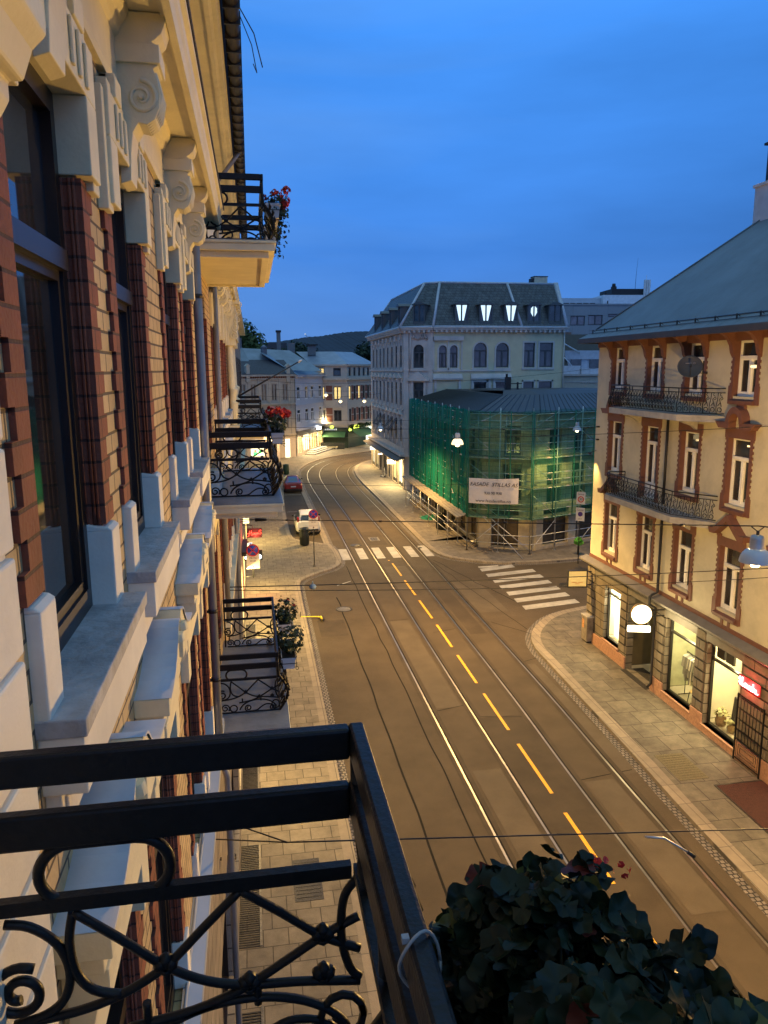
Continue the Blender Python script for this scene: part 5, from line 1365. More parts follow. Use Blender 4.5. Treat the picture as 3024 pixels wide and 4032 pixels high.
for i, n in ((0, 40), (1, 8), (2, 24)):
    for k in range(n + 1):
        q = k / n
        p0 = Vector((*eav[i], ze)).lerp(Vector((*eav[i + 1], ze)), q); p1 = Vector((*rid[i], zr)).lerp(Vector((*rid[i + 1], zr)), q)
        b.tube([tuple(p0 + Vector((0, 0, .02))), tuple(p1 + Vector((0, 0, .02)))], 0.028, 4, smooth=False)
b.build('standing_seams', seam_roof, ro)
b = MB()
for i in range(3): b.tube([(*eav[i], ze - 0.06), (*eav[i + 1], ze - 0.06)], 0.07, 6)
b.build('gutter', blackm, ro)
b = MB(); b.box(19.6, 20.0, 58, 58.4, zr, 11.6); b.box(20.5, 20.62, 58, 58.12, zr, 11.2); b.box(19.5, 20.9, 57.95, 58.05, 11.05, 11.12); b.tube([(19.7, 58.2, 11.6), (19.7, 58.2, 11.85)], 0.09, 8); b.build('roof_vent', blackm, ro)

# ---- scaffold
SC = thing('scaffold', 'steel tube scaffold with plank decks round the corner building', 'scaffold', (16, 50, 0))
sa, sb, sd, se = (14.0, 68.0), (14.0, 48.9), (17.75, 46.95), (28.0, 51.05)
ia, ib, id_, ie = (14.85, 68.0), (14.85, 49.45), (18.2, 47.75), (28.0, 51.75)
def lerp2(p, q, t): return (p[0] + (q[0] - p[0]) * t, p[1] + (q[1] - p[1]) * t)
segs = [(sa, sb, ia, ib, 8), (sb, sd, ib, id_, 2), (sd, se, id_, ie, 5)]
lv = [2.45, 4.45, 6.45, 8.35]
po, le, br, pl = MB(), MB(), MB(), MB()
for p, q, p2, q2, n in segs:
    for k in range(n + 1):
        x, y = lerp2(p, q, k / n); x2, y2 = lerp2(p2, q2, k / n)
        po.tube([(x, y, 0.14), (x, y, 9.75)], 0.032, 6); po.tube([(x2, y2, 0.14), (x2, y2, 9.45)], 0.03, 6)
        po.box(x - 0.09, x + 0.09, y - 0.09, y + 0.09, 0.12, 0.14)
        for z in lv: le.tube([(x, y, z), (x2, y2, z)], 0.028, 5)
        if k < n:
            xa, ya = lerp2(p, q, (k + 1) / n)
            for z in lv: br.tube([(x, y, z + (0.1 if (k % 2 or z > 8) else 1.7)), (xa, ya, z + (1.1 if z > 8 else 1.7 if k % 2 else 0.1))], 0.024, 5) if (z > 8 or k % 2 == 0) else None
            if k % 2 == 0: br.tube([(x, y, 0.3), (xa, ya, 2.2)], 0.024, 5)
    for z in lv:
        for dz in (0, 0.55, 1.0):
            le.tube([(*p, z + dz), (*q, z + dz)], 0.026, 5)
        le.tube([(*p2, z), (*q2, z)], 0.026, 5)
        pl.add([(*p, z + 0.03), (*q, z + 0.03), (*q2, z + 0.03), (*p2, z + 0.03), (*p, z + 0.08), (*q, z + 0.08), (*q2, z + 0.08), (*p2, z + 0.08)], [(0, 3, 2, 1), (4, 5, 6, 7), (0, 1, 5, 4), (2, 3, 7, 6), (1, 2, 6, 5), (0, 4, 7, 3)])
    for z in (0.75, 1.3): le.tube([(*p, z), (*q, z)], 0.026, 5)
br.tube([(18.0, 47.0, 0.15), (15.4, 47.9, 2.4)], 0.026, 5); br.tube([(16.9, 45.9, 0.13), (15.0, 48.3, 2.45)], 0.024, 5)
po.build('upright', steel, SC); le.build('ledger', steel, SC); br.build('brace', steel, SC)
plank = BR('scaffold_planks', (0.34, 0.29, 0.21), (0.26, 0.22, 0.16), (0.05, 0.045, 0.035), 0.25, 3.0, 'xy', 0.015, 0.4, 0.8)
pl.build('deck', plank, SC)
b = MB(); b.add([(13.2, 68, 2.62), (13.2, 48.6, 2.5), (14.0, 48.95, 2.62), (14.0, 68, 2.72), (13.2, 68, 2.56), (13.2, 48.6, 2.44), (14.0, 48.95, 2.56), (14.0, 68, 2.66)], [(0, 1, 2, 3), (4, 7, 6, 5), (0, 4, 5, 1), (1, 5, 6, 2), (3, 2, 6, 7), (0, 3, 7, 4)]); b.build('protective_canopy', plank, SC)
b = MB()
for y in range(50, 68, 3): b.tube([(13.25, y, 2.5), (13.95, y, 2.0)], 0.022, 5); b.tube([(13.25, y + 1.2, 0.14), (13.25, y + 1.2, 2.5)], 0.03, 6); b.box(13.16, 13.34, y + 1.11, y + 1.29, 0.12, 0.14)
for z in (1.0, 1.5): b.tube([(13.25, 51.2, z), (13.25, 66.2, z)], 0.022, 5)
b.build('canopy_strut', steel, SC)

# ---- netting, hung in vertical widths that sag and fold a little
NG = thing('debris_netting', 'green debris netting wrapped round the scaffold', 'netting', (15, 49, 2.5))
netA = NET('green_net_dense', (0.010, 0.20, 0.165), 0.70); netB = NET('green_net', (0.03, 0.22, 0.18), 0.22)
def netting(p, q, z0, z1, m, out, n):
    b = MB(); t = (Vector(q) - Vector(p)); nn = Vector((t.y, -t.x)).normalized() * (1 if out else -1)
    rows_ = 18
    for i in range(n + 1):
        pass
    pts = []
    for j in range(rows_ + 1):
        for i in range(n + 1):
            s = i / n; w_ = 0.045 * math.sin(s * n * 0.9) + 0.03 * math.sin(i * 2.3 + j * 0.5) + random.uniform(-.015, .015)
            x, y = lerp2(p, q, s); z = z0 + (z1 - z0) * j / rows_ + (0.05 * math.sin(i * 0.8) if j in (0, rows_) else 0)
            pts.append((x + nn.x * (0.05 + w_), y + nn.y * (0.05 + w_), z))
    b.add(pts, [(j * (n + 1) + i, j * (n + 1) + i + 1, (j + 1) * (n + 1) + i + 1, (j + 1) * (n + 1) + i) for j in range(rows_) for i in range(n)], True)
    return b.build('net_sheet', m, NG, fix=False)
netting((14.0, 68.0), (14.0, 48.9), 2.45, 9.62, netA, True, 60)
netting((14.0, 48.9), (17.75, 46.95), 2.4, 9.55, netB, True, 18)
netting((17.75, 46.95), (28.0, 51.05), 2.35, 9.6, netB, True, 40)
netting((14.0, 68.0), (14.9, 68.1), 2.45, 9.62, netA, False, 6)
b = MB()
for (p, q, n) in (((13.93, 68), (13.93, 48.9), 9), ((14.0, 48.82), (17.7, 46.87), 3), ((17.8, 46.87), (28, 50.95), 6)):
    for k in range(n + 1):
        x, y = lerp2(p, q, k / n); b.tube([(x, y, 2.45), (x + 0.02, y, 5), (x - 0.02, y, 7), (x, y, 9.55)], 0.035, 4)
b.build('net_overlap', M('green_net_fold', (0.006, 0.15, 0.095), 0.8), NG)
for y in (55.5, 62):
    pass
b = MB()
for (x, y) in ((14.1, 60.5),):
    pts = [(x + 0.9 * math.cos(R(a)) * random.uniform(0.7, 1.1), y + 1.1 * math.sin(R(a)) * random.uniform(0.7, 1.1), 0.13) for a in range(0, 360, 30)]
    b.add(pts + [(x, y, 0.42), (x + 0.3, y + 0.3, 0.36)], [(i, (i + 1) % 12, 12 if i < 8 else 13) for i in range(12)])
tag(b.build('fallen_netting', MATS['green_net_fold'], fix=False), 'crumpled heap of green netting on the pavement under the scaffold', 'netting')

# ---- banner with the scaffold firm's lettering
BN = thing('scaffold_banner', 'white banner with black lettering tied to the netting over the corner door', 'banner', (15.6, 47.9, 4.2))
bf = Fr((14.0, 48.9, 0), (17.75 - 14.0, 46.95 - 48.9, 0), (46.95 - 48.9, -(17.75 - 14.0), 0))
b = MB(bf); nx, ny = 20, 10; pts = []
u0, u1, v0, v1 = 0.12, 3.42, 3.42, 5.12
def bz(s, t): return 0.16 + 0.03 * math.sin(s * 9 + t * 2) + 0.015 * math.sin(s * 23)
for j in range(ny + 1):
    for i in range(nx + 1):
        s, t = i / nx, j / ny
        sag = 0.05 * math.sin(math.pi * s) * (1 if j in (0, ny) else 0.7) - 0.06 * s
        pts.append((u0 + (u1 - u0) * s, v0 + (v1 - v0) * t - sag, bz(s, t)))
b.add(pts, [(j * (nx + 1) + i, j * (nx + 1) + i + 1, (j + 1) * (nx + 1) + i + 1, (j + 1) * (nx + 1) + i) for j in range(ny) for i in range(nx)], True)
b.build('sheet', M('banner_cloth', (0.66, 0.60, 0.55), 0.8, var=0.06, bump=0.3, bs=4), BN, fix=False)
ink = M('banner_ink', (0.02, 0.018, 0.03), 0.8)
for tx, sz, uu, vv, sh in (('FASADE  STILLAS AS', 0.355, 1.77, 4.76, 0.28), ('930 90 930', 0.26, 1.75, 4.18, 0.0), ('www.fasadestillas.no', 0.285, 1.77, 3.66, 0.0)):
    text_bm(tx, sz, bf, uu, vv - 0.05, 0.215, sh, 0.003).build('lettering', ink, BN)

# ================================================================ WHITE MANSARD BUILDING
WBD = thing('mansard_building', 'pale stucco building with a slate mansard roof and bright dormers behind the scaffold', 'building', (15, 74, 0))
wst = M('pale_stucco', (0.52, 0.48, 0.43), 0.75, var=0.08, vs=1.2, bump=0.1, bs=30, stain=0.15)
wye = M('pale_yellow_render', (0.58, 0.52, 0.33), 0.75, var=0.05, vs=1.2, stain=0.1)
slate = BR('diamond_slates', (0.085, 0.10, 0.10), (0.06, 0.075, 0.08), (0.028, 0.034, 0.036), 0.34, 0.26, 'u', 0.02, 0.6, 0.55, 0.5, 0.4, ang=R(30))
zincw = M('pale_zinc_hip', (0.42, 0.46, 0.50), 0.45, metal=0.2, var=0.1)
p0, p1, p2, p3 = (14.95, 97.5), (14.95, 75.6), (17.5, 73.9), (31.0, 73.9)
WL_ = Fr((p1[0], p1[1], 0), (0, 1, 0), (-1, 0, 0))
WC_ = Fr((p1[0], p1[1], 0), (p2[0] - p1[0], p2[1] - p1[1], 0), (p2[1] - p1[1], -(p2[0] - p1[0]), 0))
WF_ = Fr((p2[0], p2[1], 0), (1, 0, 0), (0, -1, 0))
lcw = math.hypot(p2[0] - p1[0], p2[1] - p1[1])
def archtop(fr, c, h, v, m, parent, n=0.02):
    """spandrel pieces that turn a square opening's head into a round one"""
    b = MB(fr)
    for s in (-1, 1):
        pts = [(c + s * h, v)] + [(c + s * h * math.cos(R(a)), v - h + h * math.sin(R(a))) for a in range(0, 91, 15)]
        b.prism([(x, y) for x, y in pts][:: s], -0.16, n, 2)
    return b.build('arch_head', m, parent)
bays = [1.6 + 2.55 * k for k in range(8)]
opL = []
for u in bays: opL += [(u - 0.62, u + 0.62, 12.4, 14.6), (u - 0.62, u + 0.62, 8.6, 10.9), (u - 0.62, u + 0.62, 4.9, 7.2)]
shopL = [(0.6, 3.4, 0.2, 3.2), (4.0, 6.8, 0.2, 3.2), (8.2, 9.6, 0.2, 3.1), (10.2, 13.0, 0.2, 3.2), (13.8, 15.4, 0.2, 3.1), (16.2, 18.6, 0.2, 3.2), (19.2, 21.4, 0.2, 3.2)]
MB(WL_).wall(0, 21.9, 3.6, 16.2, opL, 0, 0.08).build('street_wall', wst, WBD)
MB(WL_).wall(0, 21.9, 0, 3.6, shopL, 0.02, 0.3).build('shop_wall', M('warm_stone', (0.36, 0.31, 0.24), 0.75, var=0.15, stain=0.15), WBD)
opC = [(lcw * .5 - 0.55, lcw * .5 + 0.55, 12.35, 14.6), (lcw * .5 - 0.55, lcw * .5 + 0.55, 8.8, 10.95), (lcw * .5 - 0.55, lcw * .5 + 0.55, 4.9, 7.2), (lcw * .5 - 0.8, lcw * .5 + 0.8, 0.2, 3.2)]
MB(WC_).wall(0, lcw, 0, 16.2, opC, 0, 0.2).build('corner_wall', wst, WBD)
fx = [(0.95, 0.40), (2.05, 0.38), (4.75, 0.66), (7.0, 0.66), (9.8, 0.56), (11.55, 0.70)]
opF = [(c - h, c + h, 12.35, 14.5 if k < 2 else 14.75) for k, (c, h) in enumerate(fx)] + [(c - h, c + h, 8.7, 10.95) for c, h in fx[2:]] + [(c - h, c + h, 4.9, 7.2) for c, h in fx[2:]]
MB(WF_).wall(0, 13.5, 0, 16.2, opF, 0, 0.2).build('garden_wall', wye, WBD)
dkf = M('dark_grey_frame', (0.05, 0.055, 0.06), 0.5)
wp = GLASS('bluish_pane', (0.03, 0.035, 0.04), 0.06)
for fr, oo in ((WL_, opL), (WC_, opC[:3]), (WF_, opF)):
    for a0, a1, b0, b1 in oo: window(fr, (a0 + a1) / 2, (a1 - a0) / 2, b0, b1, -0.04 if fr is WL_ else -0.12, WBD, dkf, wp, b1 - 0.75, True, 0.06)
for c, h in fx[:4]: archtop(WF_, c, h, 14.5 if h < 0.5 else 14.75, wye, WBD)
archtop(WC_, lcw * .5, 0.55, 14.6, wst, WBD)
b = MB(WF_)                                                   # pale surrounds, hoods and courses
for k, (c, h) in enumerate(fx):
    top = 14.5 if k < 2 else 14.75
    if k < 4:
        for i in range(8):
            a, a2 = R(180 / 8 * i), R(180 / 8 * (i + 1)); v = top - h
            b.prism([(c + h * math.cos(a), v + h * math.sin(a)), (c + (h + .16) * math.cos(a), v + (h + .16) * math.sin(a)), (c + (h + .16) * math.cos(a2), v + (h + .16) * math.sin(a2)), (c + h * math.cos(a2), v + h * math.sin(a2))], 0.0, 0.06, 2)
        vt = top - h
    else: vt = top + 0.16; b.box(c - h, c + h, top, top + 0.16, 0, 0.06)
    for s in (-1, 1): b.box(*sorted((c + s * h, c + s * (h + 0.16))), 12.3, vt, 0, 0.06)
    b.box(c - h - 0.2, c + h + 0.2, 12.12, 12.3, 0, 0.1)
    if k > 1:
        for s in (-1, 1): b.box(*sorted((c + s * h, c + s * (h + 0.15))), 8.7, 11.1, 0, 0.06)
        b.box(c - h - .15, c + h + .15, 10.95, 11.1, 0, 0.06)
b.box(0, 7.9, 11.98, 12.12, 0, 0.12); b.box(0, 3.0, 14.95, 15.35, 0, 0.25); b.box(-0.1, 2.95, 11.2, 11.35, 0, 0.3); b.box(3.75, 8.0, 11.2, 11.35, 0, 0.3)
b.prism([(11.35, 0.0), (11.35, 0.32), (11.75, 0.06), (11.75, 0)], -0.05, 2.9, 0); b.prism([(11.35, 0.0), (11.35, 0.32), (11.75, 0.06), (11.75, 0)], 3.8, 7.95, 0)
for u in (0.1, 2.55, 3.85, 5.6, 6.1, 7.7): b.box(u, u + 0.22, 8.5, 11.2, 0, 0.12); b.box(u - 0.02, u + 0.24, 10.3, 10.8, 0, 0.22)
for u in (-0.05, 1.42, 2.78): b.box(u, u + 0.14, 12.15, 14.9, 0, 0.1)
b.build('pale_dressings', wst, WBD)
b = MB(WC_)
c = lcw * .5
b.box(0, 0.5, 3.6, 16, 0, 0.12); b.box(lcw - 0.5, lcw, 3.6, 16, 0, 0.12)
b.prism([(c - 1.2, 11.2), (c + 1.2, 11.2), (c, 12.0)], 0, 0.3, 2); b.box(c - 1.2, c + 1.2, 11.08, 11.2, 0, 0.3); b.box(0, lcw, 12.05, 12.25, 0, 0.15)
for s in (-1, 1): b.box(*sorted((c + s * .55, c + s * .8)), 8.6, 11.08, 0, 0.1); b.box(*sorted((c + s * .55, c + s * .75)), 12.3, 14.2, 0, 0.08)
for k in range(9): b.tube([(c - 0.8 + 0.2 * k, 15.2 + 0.25 * math.sin(k * 1.3), 0.05), (c - 0.75 + 0.2 * k, 15.4 + 0.2 * math.cos(k), 0.13), (c - 0.65 + 0.2 * k, 15.1, 0.05)], 0.07, 5)
b.box(0, lcw, 3.5, 3.7, 0, 0.35)
b.build('corner_dressings', wst, WBD)
b = MB(WL_)
for k, u in enumerate(bays):
    for s in (-1, 1):
        for v0, v1 in ((4.6, 7.5), (8.3, 11.1), (12.2, 14.9)):
            b.tube([(u + s * 0.80, v0, 0.03), (u + s * 0.80, v1, 0.03)], 0.08, 6); b.box(u + s * 0.80 - 0.11, u + s * 0.80 + 0.11, v1, v1 + 0.2, 0, 0.16); b.box(u + s * 0.80 - 0.11, u + s * 0.80 + 0.11, v0 - 0.25, v0, 0, 0.16)
    b.prism([(u - 0.95, 7.7), (u + 0.95, 7.7), (u, 8.15)], 0, 0.3, 2); b.prism([(u - 0.95, 11.35), (u + 0.95, 11.35), (u, 11.85)], 0, 0.3, 2)
    b.box(u - 0.5, u + 0.5, 7.95, 8.45, 0, 0.08); b.box(u - 0.4, u + 0.4, 15.1, 15.6, 0, 0.2)
b.box(0, 21.9, 12.0, 12.2, 0, 0.2); b.box(0, 21.9, 8.2, 8.3, 0, 0.15); b.box(0, 21.9, 3.5, 3.75, 0, 0.45)
b.build('street_dressings', wst, WBD, bevel=0.01)
for fr, l_ in ((WL_, 21.9), (WC_, lcw), (WF_, 13.5)):
    b = MB(fr); b.box(-0.05, l_ + 0.05, 15.75, 15.95, 0, 0.25); b.box(-0.1, l_ + 0.1, 15.95, 16.12, 0, 0.5); b.box(-0.15, l_ + 0.15, 16.12, 16.22, 0, 0.6)
    n = int(l_ / 0.5)
    for k in range(n): b.box(0.1 + k * l_ / n, 0.32 + k * l_ / n, 15.72, 15.94, 0.251, 0.46)
    b.build('cornice', wst, WBD)
# shops of the street side
wl2 = EM('bright_shop_room', (1.0, 0.74, 0.30), 0.13); wl3 = EM('brighter_shop_room', (1.0, 0.85, 0.5), 0.24)
for k, (a0, a1, b0, b1) in enumerate(shopL):
    b = MB(WL_)
    n = 3 if a1 - a0 > 2 else 2
    for i in range(n + 1):
        u = a0 + (a1 - a0 - 0.08) * i / n; b.box(u, u + 0.08, b0, b1, -0.2, -0.08)
    b.box(a0, a1, b0, b0 + 0.35, -0.2, -0.09); b.box(a0, a1, b1 - 0.1, b1, -0.2, -0.09)
    o = b.build('shop_window', dkf, WBD)
    MB(WL_).quad((a0, b0, -0.16), (a1, b0, -0.16), (a1, b1, -0.16), (a0, b1, -0.16)).build('pane', {0: wl3, 1: wl2, 5: wl2, 6: wl3}.get(k, brown_pane), o)
for u, p in ((2.0, 50), (5.4, 26), (17.5, 12), (20.5, 22)):
    area_light('shop_glow', WL_(u, 2.9, 0.35), (0, R(35), 0), 0.5, 2.4, p, (1.0, 0.70, 0.28), WBD)
b = MB(WL_); b.add([(-0.4, 3.45, 0.0), (21.9, 3.45, 0.0), (21.9, 3.2, 1.1), (-0.4, 3.2, 1.1), (-0.4, 3.35, 0.0), (21.9, 3.35, 0.0), (21.9, 3.1, 1.1), (-0.4, 3.1, 1.1)], [(0, 1, 2, 3), (4, 7, 6, 5), (3, 2, 6, 7), (0, 3, 7, 4), (1, 5, 6, 2)])
b.build('shop_canopy', M('dark_canopy', (0.12, 0.10, 0.08), 0.6), WBD)
b = MB(WL_)
for u in bays[1:3] + bays[4:6]:
    for s in (-0.35, 0.35): b.add([(u + s - 0.3, 7.1, 0.05), (u + s + 0.3, 7.1, 0.05), (u + s + 0.3, 5.9, 0.95), (u + s - 0.3, 5.9, 0.95)], [(0, 1, 2, 3)]); b.tube([(u + s, 5.9, 0.95), (u + s, 5.9, 0.05)], 0.02, 4)
b.build('awning', M('dark_awning_cloth', (0.04, 0.035, 0.035), 0.8), WBD, fix=False)
# mansard: battered slate slopes with zinc hips
ev = [(14.45, 98.2), (14.45, 75.3), (17.35, 73.4), (31.0, 73.4)]; rg = [(17.3, 95.5), (17.3, 77.0), (18.6, 76.0), (30.6, 76.0)]
ezw, rzw = 16.22, 20.62
tp = [(19.5, 94), (22, 79)]
b = MB()
for i in range(3): b.quad((*ev[i], ezw), (*ev[i + 1], ezw), (*rg[i + 1], rzw), (*rg[i], rzw))
b.quad((*ev[0], ezw), (*rg[0], rzw), (28, 95.5, rzw), (30, 98.2, ezw)); b.quad((*ev[3], ezw), (31, 86, ezw), (30.6, 84, rzw), (*rg[3], rzw))
b.add([(*q, rzw) for q in rg] + [(30.6, 88, rzw), (24, 95.5, rzw)], [(0, 1, 2, 3, 4, 5)])
ro = b.build('mansard_roof', slate, WBD)
b = MB()
def hip(a, bb, r=0.13): b.tube([a, bb], r, 6)
for i in (1, 2): hip((*ev[i], ezw + .05), (*rg[i], rzw), 0.14)
hip((26.3, 73.45, ezw + .05), (25.5, 75.95, rzw), 0.14); hip((31.0, 73.5, ezw + .05), (30.6, 76.0, rzw), 0.22); hip((*ev[0], ezw), (*rg[0], rzw), 0.1)
for i in range(3): hip((*rg[i], rzw), (*rg[i + 1], rzw), 0.12); hip((*ev[i], ezw + .03), (*ev[i + 1], ezw + .03), 0.11)
b.box(30.75, 31.15, 73.5, 79, ezw - 0.4, ezw + 0.1)
b.quad((30.95, 73.6, ezw), (31.25, 73.6, ezw), (30.9, 76, rzw + .15), (30.45, 76, rzw + .15))
b.build('zinc_hip', zincw, ro)
b = MB(); b.box(28.6, 30.0, 76.6, 77.6, rzw, rzw + 0.75); ch = b.build('chimney', M('yellow_chimney', (0.5, 0.46, 0.34), 0.7), WBD)
b = MB(); b.box(28.3, 28.6, 76.6, 77.4, rzw, rzw + 0.6); b.box(28.55, 30.05, 76.55, 77.65, rzw + 0.75, rzw + 0.82); b.build('chimney_cap', blackm, ch)
dorm_p = EM('bright_dormer_pane', (0.62, 0.85, 1.0), 0.095)  # dormer pane shapes emit an even pale blue
def dormer(fr, c, back, lit, half=0.55, sw=1.0):
    b = MB(fr); z0, z1 = 16.75, 18.35
    f_ = 0.20
    for s in (-1, 1): b.box(*sorted((c + s * half, c + s * (half + 0.14))), z0 - 0.1, z1, -1.9, f_)
    b.prism([(c - half - 0.3, z1), (c + half + 0.3, z1), (c + half * .6, z1 + 0.25), (c, z1 + 0.32), (c - half * .6, z1 + 0.25)], -1.9, f_ + 0.18, 2)
    b.box(c - half - 0.1, c + half + 0.1, z0 - 0.25, z0 - 0.05, f_ - .5, f_ + 0.12)
    o = b.build('dormer', M('dark_dormer_zinc', (0.07, 0.08, 0.085), 0.5, metal=0.2), WBD)
    k = MB(fr); k.box(c - 0.06, c + 0.06, z0, z1, f_ - 0.1, f_ - 0.02); k.box(c - half, c + half, z0 - 0.05, z0 + 0.05, f_ - 0.1, f_ - 0.02)
    k.build('frame', dkf, o)
    P = MB(fr); P.quad((c - half, z0, f_ - 0.08), (c + half, z0, f_ - 0.08), (c + half, z1, f_ - 0.08), (c - half, z1, f_ - 0.08)); P.build('pane', wp, o)
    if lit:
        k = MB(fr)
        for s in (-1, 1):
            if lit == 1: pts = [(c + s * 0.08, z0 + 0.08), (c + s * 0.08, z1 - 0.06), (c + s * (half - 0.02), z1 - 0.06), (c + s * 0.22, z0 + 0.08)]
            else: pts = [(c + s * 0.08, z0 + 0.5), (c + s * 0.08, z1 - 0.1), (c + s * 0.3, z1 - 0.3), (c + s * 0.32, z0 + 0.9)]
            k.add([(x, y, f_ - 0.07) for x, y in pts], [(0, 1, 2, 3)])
        k.build('bright_pane', dorm_p, o, fix=False)
for c, l_ in ((2.75, 1), (5.2, 1), (7.75, 1), (10.1, 2), (12.3, 0)): dormer(WF_, c, 0, l_)
dormer(WC_, lcw * .5 + 0.1, 0, 0, 0.5)
for u in bays[::2]: dormer(WL_, u, 0, 0, 0.5)
b = MB(); b.tube([(30.85, 73.75, 16.1), (30.85, 73.75, 9)], 0.07, 6); b.tube([(15.5, 75.0, 16), (15.4, 75.15, 12)], 0.07, 6); b.build('drainpipe', wst, WBD)
lamp_light('wall_lamp_light', (14.0, 84.6, 2.6), 16, (1.0, 0.75, 0.4), 0.12, WBD)
b = MB(); b.lathe([(0, 0.06), (0.2, 0.03), (0.26, -0.06), (0, -0.06)], (13.95, 84.6, 2.85), 14); b.tube([(13.95, 84.6, 2.9), (14.95, 84.6, 3.0)], 0.025, 5); b.build('wall_lamp', EM('wall_lamp_glow', (1, 0.85, 0.6), 0.35), WBD)
b = MB(); b.box(13.7, 14.6, 90.5, 90.6, 2.7, 3.1); b.box(13.6, 14.5, 78.0, 78.1, 2.5, 2.95); b.build('lit_sign', EM('pale_lit_sign', (1.0, 0.88, 0.65), 0.16), WBD)

# ================================================================ BUILDINGS BEHIND
OB = thing('office_building', 'grey modern office block with wide windows and rooftop plant beyond the rooftops', 'building', (46, 100, 0))
OF = Fr((36, 101.3, 0), (1, -0.10, 0), (-0.10, -1, 0))
og = BR('grey_panel_facade', (0.26, 0.28, 0.30), (0.24, 0.26, 0.28), (0.17, 0.18, 0.2), 2.4, 1.2, 'xz', 0.02, 0.2, 0.7, 0.0, 0.06)
opO = [(6.9, 8.9, 17.9, 19.2), (9.35, 11.35, 17.95, 19.3), (12.1, 15.0, 19.0, 19.45), (6.9, 8.9, 14.3, 15.6), (9.35, 11.35, 14.3, 15.6), (12.1, 14.5, 14.5, 15.6)]
MB(OF).wall(0, 24, 0, 20.6, opO, 0, 0.2).build('wall', og, OB)
for a0, a1, b0, b1 in opO: window(OF, (a0 + a1) / 2, (a1 - a0) / 2, b0, b1, -0.1, OB, dkf, GLASS('sky_pane', (0.05, 0.06, 0.07), 0.02, 1.0), None, True, 0.07)
b = MB(OF); b.box(0, 24, 20.6, 20.7, -14, 0.1); b.box(0, 24, 20.7, 20.78, -0.4, 0.1); b.build('roof_slab', og, OB)
b = MB(OF); b.box(2, 11.6, 20.7, 21.65, -9, -1.6); b.build('upper_storey', M('pale_blue_cladding', (0.42, 0.47, 0.52), 0.5, var=0.05), OB)
b = MB(OF); b.box(11.6, 18, 20.7, 22.0, -8, -0.8); b.build('white_plant_room', M('white_cladding', (0.62, 0.66, 0.70), 0.45, var=0.1), OB)
b = MB(OF); b.box(12.9, 17.4, 22.0, 22.85, -6, -1.2); b.box(13.1, 13.7, 22.85, 23.2, -2.2, -1.6); b.tube([(13.4, 23.15, -1.9), (13.4, 23.6, -1.9)], [0.28, 0.22], 10); b.tube([(12.0, 22.0, -1.0), (12.0, 22.6, -1.0)], 0.09, 8); b.tube([(12.1, 20.7, -0.4), (12.1, 21.2, -0.4)], 0.09, 8)
for k in range(7): b.box(4.2 + k * 0.9, 4.9 + k * 0.9, 20.72, 20.9, -0.5, -0.2)
b.build('roof_plant', blackm, OB)
b = MB(OF); b.tube([(16.3, 22.85, -1.6), (16.35, 24.6, -1.6), (16.5, 27.0, -1.6)], [0.03, 0.025, 0.008], 5); b.build('aerial', blackm, OB)
b = MB(OF)
for u in (17.2, 17.55, 17.85): b.box(u, u + 0.24, 21.2, 24.0, -0.9, -0.7)
b.tube([(17.5, 20.7, -0.8), (17.5, 24.6, -0.8)], 0.03, 5); b.build('phone_mast', M('mast_white', (0.6, 0.62, 0.62), 0.5), OB)

RBK = thing('courtyard_building', 'lower pale building with arches and dark attic roofs between the mansard and the cream building', 'building', (35, 80, 0))
KF = Fr((31, 80, 0), (1, 0, 0), (0, -1, 0))
MB(KF).box(0, 14, 0, 11.4, -10, 0).build('wall', M('grey_cream_render', (0.40, 0.37, 0.29), 0.75, var=0.06), RBK)
b = MB(KF); b.box(0, 14, 11.4, 11.6, -10, 0.25); b.box(0, 14, 10.7, 10.8, 0, 0.06)
for k in range(7): b.tube([(4.6 + 0.33 * k, 10.75, 0.05), (4.77 + 0.33 * k, 10.6, 0.05), (4.93 + 0.33 * k, 10.75, 0.05)], 0.05, 5)
b.box(3.0, 5.0, 10.0, 10.08, 0, 0.06); b.build('moulding', M('grey_moulding', (0.42, 0.40, 0.36), 0.75), RBK)
b = MB(KF)
for c, h, v in ((3.9, 0.95, 9.75), (6.2, 0.55, 9.7)):
    b.poly([(c + x, v - h + y if False else v + y - h, 0.02) for x, y in arc(0, 0, h, 0, 180, 14)] + [(c - h, 7, 0.02), (c + h, 7, 0.02)])
b.build('arched_window', wp, RBK)
b = MB(KF); b.box(0, 4.6, 11.6, 12.5, -9, -0.3); b.box(4.6, 14, 11.6, 12.2, -9, 0.0); b.build('parapet', M('white_parapet', (0.55, 0.57, 0.6), 0.6), RBK)
b = MB(KF)
b.prism([(12.5, -0.3), (15.3, -3.2), (16.8, -5), (12.5, -9)], 0, 3.2, 0); b.prism([(14.1, -1.5), (16.0, -4), (14.1, -9)], 3.0, 14, 0)
b.build('attic_roof', M('dark_felt_roof', (0.018, 0.019, 0.024), 0.6, var=0.3), RBK)
b = MB(KF); b.box(3.2, 14, 13.2, 14.15, -7, -1.4); b.build('attic_fascia', M('pale_fascia', (0.40, 0.44, 0.5), 0.5), RBK)
b = MB(KF); b.box(4.0, 5.2, 12.25, 13.2, -1.6, -1.45); b.box(6.2, 8.2, 12.25, 13.2, -1.6, -1.45); b.build('attic_window', wp, RBK)
MB(KF).box(3.2, 14, 12.2, 13.2, -7, -1.6).build('attic_wall', MATS['pale_fascia'], RBK)
